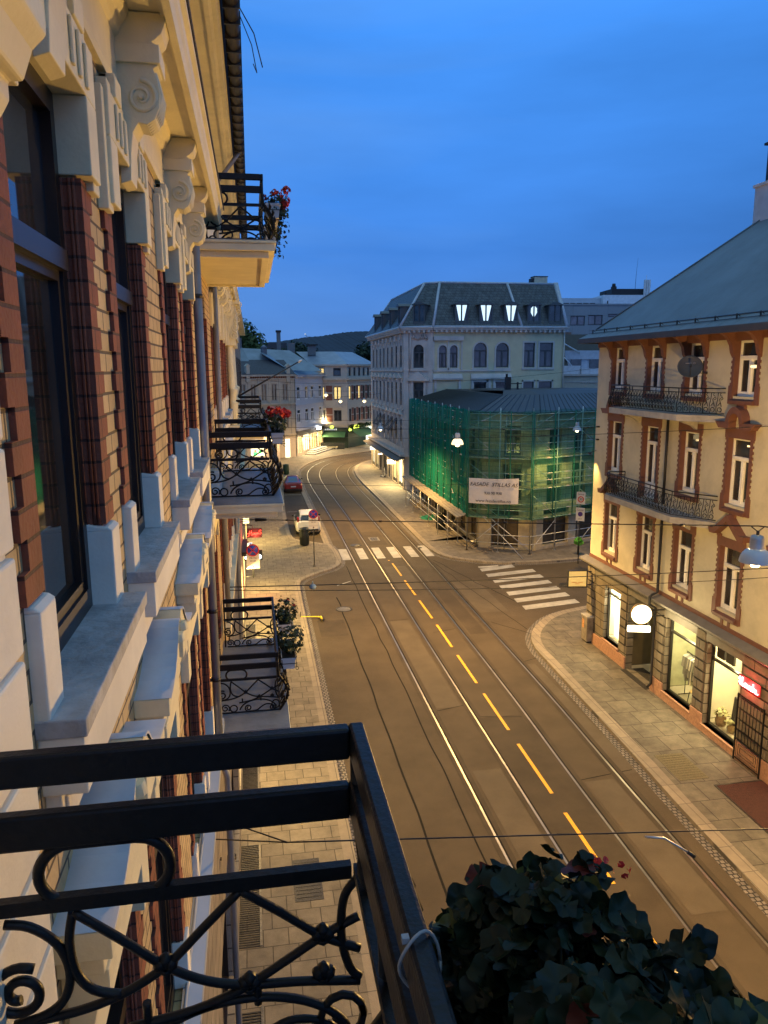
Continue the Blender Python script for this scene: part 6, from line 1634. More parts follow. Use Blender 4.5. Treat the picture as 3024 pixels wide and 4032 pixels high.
b = MB(KF); b.add([(0.6, 14.45, -1.9), (1.7, 14.45, -1.9), (1.9, 15.0, -2.5), (0.8, 15.0, -2.5)], [(0, 1, 2, 3)]); b.tube([(0.3, 16.1, -0.2), (3.4, 14.6, -1.0), (4.9, 13.9, -1.2)], 0.07, 4); b.tube([(2.6, 13.9, -1.35), (3.6, 12.5, -0.4)], 0.07, 4); b.build('skylight_flashing', M('bright_flashing', (0.6, 0.65, 0.7), 0.35), RBK, fix=False)
b = MB(KF); b.box(4.6, 5.4, 14.5, 16.3, -6, -5); b.build('chimney', M('brick_chimney', (0.2, 0.12, 0.09), 0.8), RBK)

# ---- row at the far left of the bend
LBF = thing('townhouse', 'cream townhouse with dark roof and two roof turrets beside the blue white building', 'building', (3, 107, 0))
tf = Fr((-5.2, 103.3, 0), (10.95, 4.6, 0), (4.6, -10.95, 0))
lL = 11.9
towncream = M('town_cream', (0.42, 0.38, 0.30), 0.75, var=0.08, stain=0.12)
us = [5.9 - 0.1, 7.35, 8.85, 10.5]
opT = [(u - 0.42, u + 0.42, 8.0, 10.35) for u in [4.3] + us[0:]] + [(u - 0.42, u + 0.42, 4.2, 6.4) for u in [4.3] + us]
gT = [(8.15, 9.0, 0.25, 2.7), (10.25, 11.0, 0.1, 2.7), (5.2, 6.4, 0.3, 2.8)]
MB(tf).wall(0, lL, 3.2, 11.6, opT, 0, 0.15).build('wall', towncream, LBF)
MB(tf).wall(0, lL, 0, 3.2, gT, 0.02, 0.2).build('ground_floor_wall', M('white_shop_wall', (0.52, 0.46, 0.38), 0.75, var=0.06), LBF)
for a0, a1, b0, b1 in opT: window(tf, (a0 + a1) / 2, (a1 - a0) / 2, b0, b1, -0.08, LBF, M('grey_frame', (0.3, 0.29, 0.26), 0.6), GLASS('blind_pane', (0.12, 0.09, 0.065), 0.3), None, True, 0.06)
for k, (a0, a1, b0, b1) in enumerate(gT):
    MB(tf).quad((a0, b0, -0.1), (a1, b0, -0.1), (a1, b1, -0.1), (a0, b1, -0.1)).build('shop_window', [wl2, wl3, brown_pane][k], LBF)
b = MB(tf); b.box(0, lL, 7.5, 7.7, 0, 0.25); b.box(0, lL, 3.2, 3.5, 0, 0.25); b.box(0, lL, 10.9, 11.1, 0, 0.2); b.box(0, lL, 11.35, 11.62, 0, 0.5)
for u in (5.1, 6.55, 8.1, 9.65, 11.4): b.box(u - 0.12, u + 0.12, 3.5, 10.9, 0, 0.1)
b.build('mouldings', towncream, LBF)
b = MB(tf)
for k in range(34): b.box(0.2 + 0.345 * k, 0.38 + 0.345 * k, 11.1, 11.35, 0.0, 0.18)
b.build('brick_dentils', M('brick_dentils', (0.2, 0.08, 0.05), 0.8), LBF)
b = MB(tf); b.quad((-0.3, 11.6, 0.55), (lL, 11.6, 0.55), (lL, 13.6, -3.2), (-0.3, 13.6, -3.2)); b.build('lower_roof', M('dark_tile_roof', (0.035, 0.035, 0.045), 0.6, var=0.3, vs=4), LBF)
b = MB(tf); b.quad((-0.3, 13.4, -2.8), (6.5, 13.4, -2.8), (6.5, 15.6, -5.5), (-0.3, 15.6, -5.5)); b.quad((3.0, 12.4, -0.9), (lL + 5, 12.0, -0.9), (lL + 2.5, 15.0, -6.5), (3.0, 15.4, -6.5)); b.build('upper_roof', M('blue_sheet_roof', (0.16, 0.20, 0.23), 0.4, metal=0.2, var=0.2, vs=0.8), LBF)
b = MB(tf)
for u in (4.7, 10.6): b.box(u, u + 0.5, 10.6, 12.7, -0.2, 0.42); b.prism([(u - 0.1, 12.7), (u + 0.6, 12.7), (u + 0.25, 13.05)], -0.2, 0.46, 2)
b.build('roof_turret', towncream, LBF)
b = MB(tf); b.box(5.3, 6.4, 15.3, 16.6, -5.6, -5.0); b.box(9.3, 10.0, 13.6, 15.3, -5.2, -4.6); b.build('chimney', M('dark_chimney', (0.12, 0.13, 0.15), 0.7), LBF)
b = MB(tf); b.tube([(9.65, 15.3, -4.9), (9.65, 15.7, -4.9)], [0.5, 0.05], 8); b.build('chimney_hood', M('zinc_hood', (0.2, 0.22, 0.25), 0.5), LBF)

PB = thing('corner_pub', 'small warm lit white building with dark door at the kerb before the bend', 'building', (0, 103, 0))
pf = Fr((-6.0, 101.4, 0), (9.3, 1.7, 0), (1.7, -9.3, 0))
MB(pf).box(0, 9.5, 0, 3.9, -0.9, 0.0).build('wall', M('pub_white', (0.56, 0.47, 0.38), 0.7, var=0.06), PB)
MB(pf).box(8.35, 9.1, 0.1, 2.4, 0.0, 0.03).build('door', blackm, PB)
b = MB(pf); b.box(5.6, 7.4, 0.9, 2.5, 0.0, 0.03); o = b.build('window', EM('pub_window_glow', (1.0, 0.9, 0.55), 0.14), PB)
b = MB(pf); b.box(5.9, 6.4, 1.0, 1.5, 0.03, 0.05); b.box(6.6, 7.0, 1.3, 1.7, 0.03, 0.05); b.build('window_neon', EM('green_neon', (0.1, 0.9, 0.2), 0.16), o)
b = MB(pf); b.box(6.05, 6.3, 1.5, 1.75, 0.03, 0.06); b.build('window_neon', EM('red_neon', (1.0, 0.1, 0.05), 0.2), o)
b = MB(pf); b.tube([(8.4, 3.2, 0), (8.4, 3.2, 0.5)], 0.03, 5); b.lathe([(0, 0), (0.01, 0)], (0, 0, 0), 4); b.build('lamp_arm', blackm, PB)
MB(pf).box(8.25, 8.6, 2.75, 3.1, 0.35, 0.6).build('wall_lamp', EM('pub_lamp', (1, 0.85, 0.5), 0.5), PB)
MB(pf).box(6.3, 6.6, 3.2, 3.5, 0.3, 0.5).build('wall_lamp', EM('pub_lamp_white', (0.95, 0.97, 1.0), 0.6), PB)
lamp_light('pub_light', pf(8.2, 2.9, 0.9), 26, (1.0, 0.68, 0.32), 0.2, PB)

BB = thing('blue_white_building', 'pale blue white building with a long row of lit shop windows on the bend', 'building', (8, 112, 0))
bf2 = Fr((5.9, 108.2, 0), (4.9, 11.2, 0), (11.2, -4.9, 0))
lB = 12.2
bwm = M('blue_white_paint', (0.52, 0.53, 0.57), 0.7, var=0.05)
ub = [1.3, 4.6, 7.0, 10.6]; ub = [1.35, 4.7, 7.2, 10.9]
opB = [(u - 0.75, u + 0.75, 8.0, 9.9) for u in ub] + [(u - 0.75, u + 0.75, 4.7, 6.7) for u in ub]
gB = [(0.6, 2.2, 0.5, 2.9), (2.8, 5.4, 0.7, 2.9), (6.0, 8.6, 0.7, 2.9), (9.2, 11.7, 0.7, 2.9)]
MB(bf2).wall(0, lB, 3.7, 11.5, opB, 0, 0.15).build('wall', bwm, BB)
MB(bf2).wall(0, lB, 0, 3.7, gB, 0.02, 0.2).build('shop_wall', M('warm_white_shop', (0.55, 0.48, 0.38), 0.7), BB)
for a0, a1, b0, b1 in opB: window(bf2, (a0 + a1) / 2, (a1 - a0) / 2, b0, b1, -0.08, BB, frame_wh, pane_d, b1 - 0.6, True, 0.14)
for a0, a1, b0, b1 in gB:
    o = MB(bf2).quad((a0, b0, -0.12), (a1, b0, -0.12), (a1, b1, -0.12), (a0, b1, -0.12)).build('shop_window', wl3 if a0 < 6 else wl2, BB)
    b = MB(bf2)
    for i in range(4): u = a0 + (a1 - a0 - 0.12) * i / 3; b.box(u, u + 0.12, b0, b1, -0.11, 0.0)
    b.build('shop_frame', M('ochre_frame', (0.30, 0.2, 0.08), 0.6), o)
b = MB(bf2); b.box(0, lB, 11.2, 11.5, 0, 0.4); b.box(0, lB, 3.7, 4.0, 0, 0.35); b.box(0, lB, 7.2, 7.35, 0, 0.1); b.build('mouldings', bwm, BB)
b = MB(bf2); b.box(0, lB, 2.95, 3.65, 0.02, 0.12); b.build('shop_fascia', M('brown_fascia', (0.06, 0.04, 0.03), 0.6), BB)
b = MB(bf2); b.quad((-0.3, 11.5, 0.45), (lB + 0.3, 11.5, 0.45), (lB - 1, 14.4, -5), (-0.3, 14.6, -5)); b.quad((lB + 0.3, 11.5, 0.45), (lB + 0.3, 11.5, -9), (lB - 1, 14.4, -5), (lB - 1, 14.4, -5)); b.build('roof', MATS['blue_sheet_roof'], BB)
b = MB(bf2); b.box(7.4, 8.4, 3.35, 3.75, 0.5, 0.85); b.build('hanging_sign', EM('cold_lit_sign', (0.9, 0.95, 1.0), 0.6), BB)
for u in (2.5, 6.5, 10): area_light('shop_glow', bf2(u, 2.8, 0.4), (R(-25), R(-25), 0), 0.5, 2.2, 22, (1.0, 0.78, 0.4), BB)
b = MB(bf2); b.box(2.4, 11.5, 0.12, 0.3, 0.3, 1.9); b.box(3.4, 11.0, 0.3, 0.45, 0.3, 1.5); b.box(4.2, 10.6, 0.45, 0.6, 0.3, 1.1); b.build('steps', concrete, BB)
lamp_light('facade_uplight', bf2(12.0, 4.4, 0.35), 12, (1.0, 0.75, 0.35), 0.1, BB)

CF = thing('cafe_building', 'pale building with red brick panels above a green cafe front where the street ends', 'building', (14, 118, 0))
c1, c2_, c3_ = (9.2, 119.8), (14.4, 118.2), (19.9, 126.6)
CA = Fr((*c1, 0), (c2_[0] - c1[0], c2_[1] - c1[1], 0), (c2_[1] - c1[1], -(c2_[0] - c1[0]), 0))
CBf = Fr((*c2_, 0), (c3_[0] - c2_[0], c3_[1] - c2_[1], 0), (c3_[1] - c2_[1], -(c3_[0] - c2_[0]), 0))
la = math.hypot(c2_[0] - c1[0], c2_[1] - c1[1]); lb = math.hypot(c3_[0] - c2_[0], c3_[1] - c2_[1])
pale = M('cafe_pale_render', (0.50, 0.44, 0.36), 0.75, var=0.07)
cbk = M('cafe_brick', (0.22, 0.085, 0.055), 0.8, var=0.2, vs=10)
ua = [1.3, 3.9]; ubb = [1.0, 2.7, 4.4, 6.1, 7.8, 9.2]
opA = [(u - 0.6, u + 0.6, 11.2, 12.45) for u in ua] + [(u - 0.6, u + 0.6, 7.6, 9.6) for u in ua] + [(u - 0.6, u + 0.6, 4.3, 6.0) for u in ua]
opBB = [(u - 0.4, u + 0.4, 11.2, 12.5) for u in ubb] + [(u - 0.4, u + 0.4, 7.6, 9.7) for u in ubb] + [(u - 0.4, u + 0.4, 4.2, 6.2) for u in ubb]
MB(CA).wall(0, la, 0, 12.9, opA, 0, 0.15).build('front_wall', pale, CF); MB(CBf).wall(0, lb, 0, 12.9, opBB, 0, 0.15).build('side_wall', pale, CF)
warmp = EM('warm_lit_pane', (1.0, 0.70, 0.25), 0.075)
for k, (a0, a1, b0, b1) in enumerate(opA): window(CA, (a0 + a1) / 2, (a1 - a0) / 2, b0, b1, -0.08, CF, dkf, warmp if k in (0, 2, 3) else pane_d, None, k not in (1,), 0.07)
for k, (a0, a1, b0, b1) in enumerate(opBB): window(CBf, (a0 + a1) / 2, (a1 - a0) / 2, b0, b1, -0.08, CF, dkf, warmp if k in (6, 8) else pane_d, None, False, 0.07)
b = MB(CA); b.box(0, la, 10.6, 10.95, 0, 0.35); b.box(0, la, 3.6, 3.9, 0, 0.2); b.box(0, la, 12.75, 13.0, 0, 0.3)
for u in ua:
    b.prism([(u - 0.75, 6.3), (u + 0.75, 6.3), (u + 0.5, 6.65), (u, 6.85), (u - 0.5, 6.65)], 0, 0.2, 2); b.box(u - 0.8, u + 0.8, 9.75, 9.95, 0, 0.15)
b.build('mouldings', pale, CF)
b = MB(CBf); b.box(0, lb, 10.6, 10.95, 0, 0.35); b.box(0, lb, 3.6, 3.9, 0, 0.2); b.box(0, lb, 12.75, 13.0, 0, 0.3); b.build('mouldings', pale, CF)
b = MB(CA)
for u0, u1 in ((2.1, 3.1),):
    for v in (4.2, 5.35, 7.5, 8.75): b.box(u0, u1, v, v + 1.0, 0, 0.03)
b.build('brick_panel', cbk, CF)
b = MB(CBf)
for i in range(5):
    u0, u1 = ubb[i] + 0.5, ubb[i + 1] - 0.5
    for v in (4.2, 5.35, 7.5, 8.75): b.box(u0, u1, v, v + 1.0, 0, 0.03)
b.build('brick_panel', cbk, CF)
b = MB(); b.quad((9.0, 119.6, 13.0), (14.5, 117.9, 13.0), (13.0, 123, 15.0), (7.0, 124, 15.0)); b.quad((14.5, 117.9, 13.0), (20.3, 126.5, 13.0), (16.5, 128, 15), (13.0, 123, 15.0)); b.quad((7.0, 124, 15.0), (13, 123, 15), (16.5, 128, 15), (6, 132, 15)); b.build('roof', M('pale_blue_roof', (0.24, 0.28, 0.33), 0.45, metal=0.1, var=0.15, vs=0.9), CF)
for q in ((5.5, 6.6, 119, 120.5, 11, 16.2), (8.8, 10.0, 122, 123, 14.4, 15.9), (3.9, 4.5, 119.5, 120.2, 11, 17.8)): MB().box(*q).build('chimney', M('pale_chimney', (0.14, 0.145, 0.15), 0.7), CF)
b = MB(); b.box(8.5, 10.3, 121.7, 123.3, 15.9, 16.1); b.box(3.8, 4.6, 119.4, 120.3, 17.8, 18.1); b.build('chimney_cap', blackm, CF)
b = MB(); b.box(4.0, 9.2, 118.6, 126, 0, 12.6); b.build('firewall', M('dark_party_wall', (0.16, 0.15, 0.13), 0.8), CF)
green = M('cafe_green', (0.015, 0.035, 0.018), 0.6, var=0.2); gaw = M('green_awning', (0.03, 0.10, 0.04), 0.7)
b = MB(CA); b.box(0.3, la, 0, 3.2, 0, 0.06); b.box(0.3, la - 0.1, 2.75, 3.3, 0.06, 0.14); cfr = b.build('cafe_front', green, CF)
b = MB(CA); b.quad((0.4, 2.7, 0.1), (la - 0.3, 2.7, 0.1), (la - 0.3, 1.9, 1.2), (0.4, 1.9, 1.2)); b.build('awning', gaw, CF, fix=False)
b = MB(CBf); b.box(0, 6.5, 0, 3.2, 0, 0.06); b.build('cafe_front', green, CF)
b = MB(CBf); b.quad((0.8, 2.9, 0.1), (7.5, 2.9, 0.1), (7.5, 1.9, 1.8), (0.8, 1.9, 1.8)); b.build('awning', gaw, CF, fix=False)
b = MB(CBf); b.quad((6.7, 0.2, 0.03), (9.6, 0.2, 0.03), (9.6, 2.9, 0.03), (6.7, 2.9, 0.03)); b.build('bright_entrance', EM('cool_bright_shop', (0.85, 1.0, 0.85), 0.12), CF)
b = MB(CA)
for k in range(9): b.box(0.9 + 0.33 * k, 1.1 + 0.33 * k, 2.9, 3.12 + 0.1 * (k % 4 == 0), 0.14, 0.16)
b.build('lettering', EM('sign_letter_white', (0.7, 0.75, 0.7), 0.05), cfr)
b = MB(CA); b.lathe([(0, 0), (0.01, 0)], (0, 0, -50), 3); b.box(2.7, 3.2, 3.15, 3.6, 0.14, 0.2); b.build('lit_emblem', EM('lime_glow', (0.75, 0.9, 0.1), 0.2), CF)
b = MB(CBf)
for u in (1.6, 2.5, 3.4): b.box(u, u + 0.55, 3.05, 3.6, 0.1, 0.2)
b.box(0.2, 0.9, 2.75, 3.2, 0.1, 0.2); b.build('lit_emblem', MATS['lime_glow'], CF)
b = MB(CA)
for u in (0.5, 1.5, 2.5, 3.5, 4.3): b.box(u, u + 0.9, 0, 1.1, 1.6, 1.7)
b.build('terrace_screen', M('dark_terrace', (0.02, 0.022, 0.018), 0.6), CF)
b = MB(CBf)
random.seed(2)
for _ in range(160): leaf_disc(b, CBf.o * 0 + Vector((random.uniform(0, 9), random.uniform(3.2, 3.75) , random.uniform(0.05, 0.5))), rnd_dir(), 0.16, 5)
b.build('climbing_foliage', leaf_d, CF, fix=False)
lamp_light('terrace_light', CBf(4.5, 1.8, 2.4), 14, (1.0, 0.8, 0.4), 0.2, CF); lamp_light('entrance_light', CBf(8.2, 2.2, 1.0), 9, (0.85, 1.0, 0.8), 0.3, CF)

t = thing('parasol', 'green market parasol beyond the cafe at the end of the street', 'parasol', (20.2, 128.5, 0))
MB().lathe([(0, 3.6), (1.4, 3.0), (1.45, 2.8)], (20.6, 128.5, 0), 8, False).build('canopy', M('pale_green_cloth', (0.03, 0.12, 0.07), 0.8), t)
MB().tube([(20.6, 128.5, 0), (20.6, 128.5, 3.55)], 0.04, 6).build('pole', steel, t)
t = thing('market_tent', 'blue roofed tent at the very end of the street', 'tent', (21.3, 134, 0))
MB().prism([(19.6, 4.6), (23, 4.6), (23, 5.4), (21.3, 6.4), (19.6, 5.4)], 133, 137, 1).build('roof', M('blue_tarp', (0.06, 0.12, 0.28), 0.6), t)
for x in (19.7, 22.9): MB().tube([(x, 133.2, 0), (x, 133.2, 4.6)], 0.06, 6).build('leg', steel, t)
t = thing('terrace_bench', 'long pale bench lying along the steps before the lit shops', 'bench', (11.5, 116.5, 0.12))
MB().box(10.9, 12.6, 116.2, 116.5, 0.45, 0.55).build('seat', M('pale_wood', (0.5, 0.42, 0.25), 0.6), t)
for x in (11.1, 12.3): MB().box(x, x + 0.08, 116.25, 116.45, 0.12, 0.45).build('leg', steel, t)

# next house on the left, seen edge on
NB = thing('neighbour_building', 'brown building edge on beyond the ornate bay with small lit shop signs', 'building', (-2, 45, 0))
MB().box(-6, -0.82, 31.0, 62, 0, 15.2).build('wall', M('brown_render', (0.30, 0.24, 0.18), 0.75, var=0.12, stain=0.15), NB)
b = MB(); b.box(-0.82, -0.4, 31, 62, 14.9, 15.2); b.box(-0.82, -0.6, 31, 62, 6.9, 7.1); b.build('cornice', cream, NB)
b = MB(LF)
for k in range(9): window(LF, 33 + 3.2 * k, 0.6, 10.6, 13.0, -0.05, NB, frame_br, pane_d, 12.2); window(LF, 33 + 3.2 * k, 0.6, 7.5, 9.7, -0.05, NB, frame_br, pane_d, 9.0)
b = MB(); b.box(-0.8, -0.55, 36.5, 39.5, 3.4, 3.6); b.build('shop_canopy', blackm, NB)
b = MB(); 
for y0 in (33.5, 40.5, 52.5): b.quad((-0.80, y0, 0.6), (-0.80, y0 + 2.6, 0.6), (-0.80, y0 + 2.6, 3.1), (-0.80, y0, 3.1))
b.build('shop_window', EM('yellow_shop_window', (1.0, 0.75, 0.25), 0.16), NB, fix=False)
for y in (34.8, 41.8, 54): area_light('shop_glow', (-0.6, y, 2.9), (0, R(-40), 0), 0.4, 2.4, 22, (1.0, 0.72, 0.25), NB)
MB().box(-6, -0.9, 62, 101, 0, 9.5).build('low_block', M('brown_block', (0.25, 0.22, 0.18), 0.8), NB)
# ================================================================ STREET LAMPS AND WIRES
random.seed(13)
shade_m = M('enamel_lamp_shade', (0.46, 0.50, 0.54), 0.35, var=0.05)
opal = EM('opal_glass', (1.0, 0.74, 0.36), 0.16)
bulb_m = EM('lamp_bulb', (1.0, 0.70, 0.32), 1.2)
def street_lamp(label, x, y, z, power, glow, r=0.29, spot=None):
    t = thing('street_lamp', label, 'street lamp', (x, y, z), 'lamps hung over the street')
    dome = [(r, 0.0), (r * 0.985, 0.035), (r * 0.93, 0.10), (r * 0.82, 0.17), (r * 0.66, 0.225), (r * 0.46, 0.255), (r * 0.44, 0.265), (r * 0.43, 0.44), (r * 0.38, 0.50), (r * 0.2, 0.52), (0.0, 0.52)]
    if glow:
        MB().lathe(dome[:6], (x, y, z), 28).build('shade', opal, t, fix=False)
        MB().lathe(dome[5:], (x, y, z), 20).build('housing', shade_m, t, fix=False)
    else:
        MB().lathe(dome[:6], (x, y, z), 28).build('shade', shade_m, t, fix=False)
        MB().lathe(dome[5:], (x, y, z), 20).build('housing', M('lamp_housing', (0.36, 0.37, 0.38), 0.4, metal=0.3), t, fix=False)
    MB().lathe([(0, -0.10), (0.06, -0.09), (0.10, -0.04), (0.10, 0.03), (0.05, 0.10), (0, 0.12)], (x, y, z), 14).build('bulb', bulb_m, t, fix=False)
    b = MB(); b.tube([(x, y, z + 0.50), (x, y, z + 0.60)], 0.03, 6); b.tube([(x - 0.14, y, z + 0.68), (x, y, z + 0.58), (x + 0.14, y, z + 0.68)], 0.012, 5); b.build('hanger', castiron, t)
    lamp_light('lamp_light', (x, y, z - 0.2), power, lampcol, 0.16, t, spot)
    return t
street_lamp('blue grey pendant street lamp before the windows of the cream building', 9.2, 12.53, 8.69, 340, False)
street_lamp('glowing pendant street lamp hanging before the green netting', 9.0, 33.2, 8.93, 620, True, 0.27, 158)
street_lamp('dark pendant street lamp over the side street before the net', 19.9, 45.0, 8.43, 150, False, 0.27, 150)
street_lamp('grey pendant street lamp before the awnings of the mansard building', 9.5, 57.4, 7.74, 560, False, 0.25, 154)
for x, y, z, l in ((9.4, 100, 8.85, 'small glowing lamp over the bend, leftmost before the brick panels'), (11.5, 102, 7.95, 'small glowing lamp over the bend, middle one under the lit window'), (15.0, 104, 7.85, 'small glowing lamp over the bend, rightmost before the side windows'), (22.0, 116, 7.6, 'lamp over the street beyond the bend, mostly hidden by the mansard building')):
    street_lamp(l, x, y, z, 190, True, 0.27, 150)

def wire(label, pts, r=0.011, sag=0.0, group='wires across the street', extra=None):
    b = MB(); out = []
    for i in range(len(pts) - 1):
        p, q = Vector(pts[i]), Vector(pts[i + 1])
        for k in range(12):
            t = k / 12; v = p.lerp(q, t); v.z -= sag * 4 * t * (1 - t); out.append(tuple(v))
    out.append(tuple(pts[-1])); b.tube(out, r, 5)
    if extra: extra(b, out)
    return tag(b.build('span_wire', M('dark_wire', (0.02, 0.02, 0.022), 0.5, metal=0.5)), label, 'wire', group)
def beads(step):
    def f(b, out):
        for i in range(2, len(out) - 1, step):
            p = Vector(out[i]); q = Vector(out[i + 1]); d = (q - p).normalized() * 0.05; b.tube([tuple(p - d), tuple(p + d)], 0.028, 6)
    return f
def strain(b, out):
    beads(3)(b, out)
    p, q = Vector(out[0]), Vector(out[1]); d = (q - p).normalized()
    b.tube([tuple(p + d * 1.2), tuple(p + d * 1.25), tuple(p + d * 1.75)], [0.07, 0.06, 0.045], 8)
    b.tube([tuple(p + d * 0.2 + Vector((0, 0, .09))), tuple(p + d * 1.2), tuple(p + d * 0.2 - Vector((0, 0, .09)))], 0.014, 5)
wire('beaded wire carrying the blue grey lamp past the white car', [(-0.72, 26.6, 7.15), (9.2, 12.53, 9.38), (14.7, 4.6, 9.7)], 0.013, 0.0, extra=strain)
wire('double wire crossing above the zebra stripes to the yellow sign', [(-0.72, 15.8, 7.8), (14.7, 19.4, 6.5)], 0.012, 0.05)
wire('lower strand of the double wire crossing to the yellow sign', [(-0.72, 15.85, 7.72), (14.7, 19.3, 6.25)], 0.009, 0.12)
wire('thin wire low in the picture crossing over the yellow dashes', [(0.18, 7.08, 7.56), (5.64, 7.08, 7.08), (14.7, 7.1, 6.4)], 0.008, 0.0)
wire('short upper leg of the forked wire at the brick wall', [(-0.72, 8.4, 7.15), (0.18, 7.08, 7.56)], 0.008, 0.0)
wire('short lower leg of the forked wire at the brick wall', [(-0.72, 8.6, 6.7), (0.18, 7.08, 7.56)], 0.008, 0.0)
wire('long thin wire sloping up in front of the cream building windows', [(-0.7, 51, 8.2), (14.7, 19.9, 10.6)], 0.010, 0.35)
wire('wire carrying the glowing lamp before the netting', [(-0.7, 36.5, 9.7), (9.0, 33.2, 9.62), (14.75, 31.0, 9.78)], 0.010, 0.05, extra=beads(7))
wire('wire across the netting to the lower corner anchor', [(9.0, 33.2, 9.60), (14.75, 31.0, 9.24)], 0.008, 0.0)
wire('wire carrying the side street lamp', [(14.8, 31.2, 9.0), (19.9, 45.0, 9.1), (21.5, 48.9, 9.2)], 0.010, 0.05)
wire('wire carrying the grey lamp before the awnings', [(-0.7, 58, 8.9), (9.5, 57.4, 8.42), (14.0, 57.2, 8.6)], 0.012, 0.1)
wire('wire over the parking bay toward the scaffold kerb', [(-0.7, 40.5, 6.6), (15.0, 49.4, 4.6)], 0.010, 0.25)
wire('far wire over the bend, nearer of two', [(-0.7, 88, 9.5), (14.95, 90, 9.4)], 0.014, 0.4)
wire('far wire before the townhouse windows', [(-0.7, 84, 11.4), (14.95, 86, 11.0)], 0.014, 0.5)
wire('far wire carrying the lamps over the bend', [(3.0, 103, 9.7), (9.4, 100, 9.55), (15.0, 97.4, 9.6)], 0.014, 0.1)
wire('far wire low over the bend before the cafe', [(1.2, 101, 4.4), (14.95, 80, 3.6)], 0.014, 0.3)
wire('thin cable over the dark seam roof to the mansard building', [(14.9, 74, 10.9), (31, 60, 12.6), (36, 48, 13)], 0.012, 0.3)
t = thing('pull_off_arm', 'pale curved rod hanging from the low wire over the far track', 'rod', (4.4, 7.05, 7.1))
MB().tube([(4.12, 7.06, 7.17), (4.35, 7.06, 7.13), (4.52, 7.0, 7.03), (4.62, 6.98, 6.97)], 0.012, 6).build('rod', steel, t); MB().tube([(4.6, 6.98, 6.98), (4.68, 6.97, 6.92)], 0.022, 6).build('clamp', castiron, t)
t = tag(MB().lathe([(0.0, 0.05), (0.05, 0.045), (0.085, 0.0), (0.06, -0.05), (0.0, -0.07)], (1.15, 16.2, 7.6), 14).tube([(1.15, 16.2, 7.63), (1.15, 16.2, 7.72)], 0.012, 5).build('insulator', M('blue_enamel', (0.16, 0.26, 0.38), 0.4)), 'small blue insulator hanging on the double wire above the kerb', 'insulator')

# ================================================================ SIGNS
blue_s = M('sign_blue', (0.02, 0.05, 0.42), 0.45, var=0.05); red_s = M('sign_red', (0.48, 0.02, 0.02), 0.45, var=0.05); white_s = M('sign_white', (0.62, 0.58, 0.54), 0.5, var=0.04)
pole_m = M('dark_sign_pole', (0.05, 0.05, 0.05), 0.45, metal=0.4)
SF = lambda x, y, z, a=0.0: Fr((x, y, z), (math.cos(a), math.sin(a), 0), (math.sin(a), -math.cos(a), 0))
class FS:      # x right, y up, z toward the viewer, round things turned in that plane
    def __init__(s, fr): s.f = fr
    def __call__(s, x, y, z): return s.f.o + s.f.u * x + s.f.v * y + s.f.n * z
def no_stop(label, x, y, zc_, r, pole, plate):
    t = thing('no_stopping_sign', label, 'traffic sign', (x, y, 0.12), 'no stopping signs')
    f = FS(SF(x, y, zc_))
    MB(f).lathe([(0, 0.012), (r * .80, 0.012), (r * .80, 0)], (0, 0, 0), 28).build('disc', blue_s, t)
    b = MB(f); b.lathe([(r * .80, 0.0), (r * .80, 0.016), (r, 0.016), (r, -0.006), (0, -0.006)], (0, 0, 0), 28)
    for a in (45, -45):
        c, s = math.cos(R(a)), math.sin(R(a)); w_ = r * .085; l_ = r * .82
        b.add([(c * l_ - s * w_, s * l_ + c * w_, 0.017), (c * l_ + s * w_, s * l_ - c * w_, 0.017), (-c * l_ + s * w_, -s * l_ - c * w_, 0.017), (-c * l_ - s * w_, -s * l_ + c * w_, 0.017)], [(0, 1, 2, 3)])
    b.build('red_cross', red_s, t)
    p0 = -r - plate; b = MB(f); b.box(-r * 1.02, r * 1.02, p0, -r * 0.55, -0.012, -0.0065); pl_ = b.build('time_plate', white_s, t)
    b = MB(f); b.box(-r * 1.02, r * 1.02, p0 + plate * .26, p0 + plate * .275, -0.006, -0.004); b.lathe([(0, -0.003), (r * .14, -0.003), (r * .14, -0.006)], (0, p0 + plate * .13, 0), 14)
    b.build('plate_mark', M('dark_print', (0.06, 0.02, 0.05), 0.6), pl_)
    fr = SF(x, y, zc_)
    text_bm('(08-06)', r * .42, fr, 0, -r * 1.25, -0.004, 0, 0.001).build('lettering', MATS['dark_print'], pl_)
    text_bm('00-06', r * .42, fr, 0, -r * 1.25 - r * .48, -0.004, 0, 0.001).build('lettering', MATS['dark_print'], pl_)
    b = MB()
    if pole: b.tube([(x, y + 0.04, 0.12), (x, y + 0.04, zc_ + r)], 0.032, 8); b.lathe([(0.09, 0), (0.06, 0.05), (0.035, 0.18)], (x, y + 0.04, 0.12), 10)
    else: b.tube([(x, y + 0.04, zc_ - r - plate - 0.45), (x, y + 0.04, zc_ + r)], 0.032, 8); b.tube([(x, y + 0.04, zc_ - 0.2), (-0.8, y + 0.04, zc_ - 0.2)], 0.022, 6); b.tube([(x, y + 0.04, zc_ - r - plate - 0.4), (-0.8, y + 0.04, zc_ - r - plate - 0.4)], 0.022, 6)
    b.build('pole', pole_m, t)
no_stop('no stopping sign on a pole in front of the white car', 3.43, 46.4, 3.47, 0.29, True, 0.62)
no_stop('no stopping sign on a wall bracket under the red neon board', -0.27, 36.0, 3.80, 0.305, False, 0.60)
t = thing('neon_board', 'black hanging board with red neon script over the footway', 'sign', (-0.15, 40, 3.8))
hf = SF(-0.17, 40.0, 3.80)
MB(hf).box(-0.385, 0.385, -0.26, 0.24, -0.05, 0.0).build('board', blackm, t)
neon_r = EM('red_neon_tube', (1.0, 0.06, 0.03), 0.42)
b = MB(hf)
def nst(pts, r=0.013): b.tube([(x, y, 0.02) for x, y in pts], r, 5)
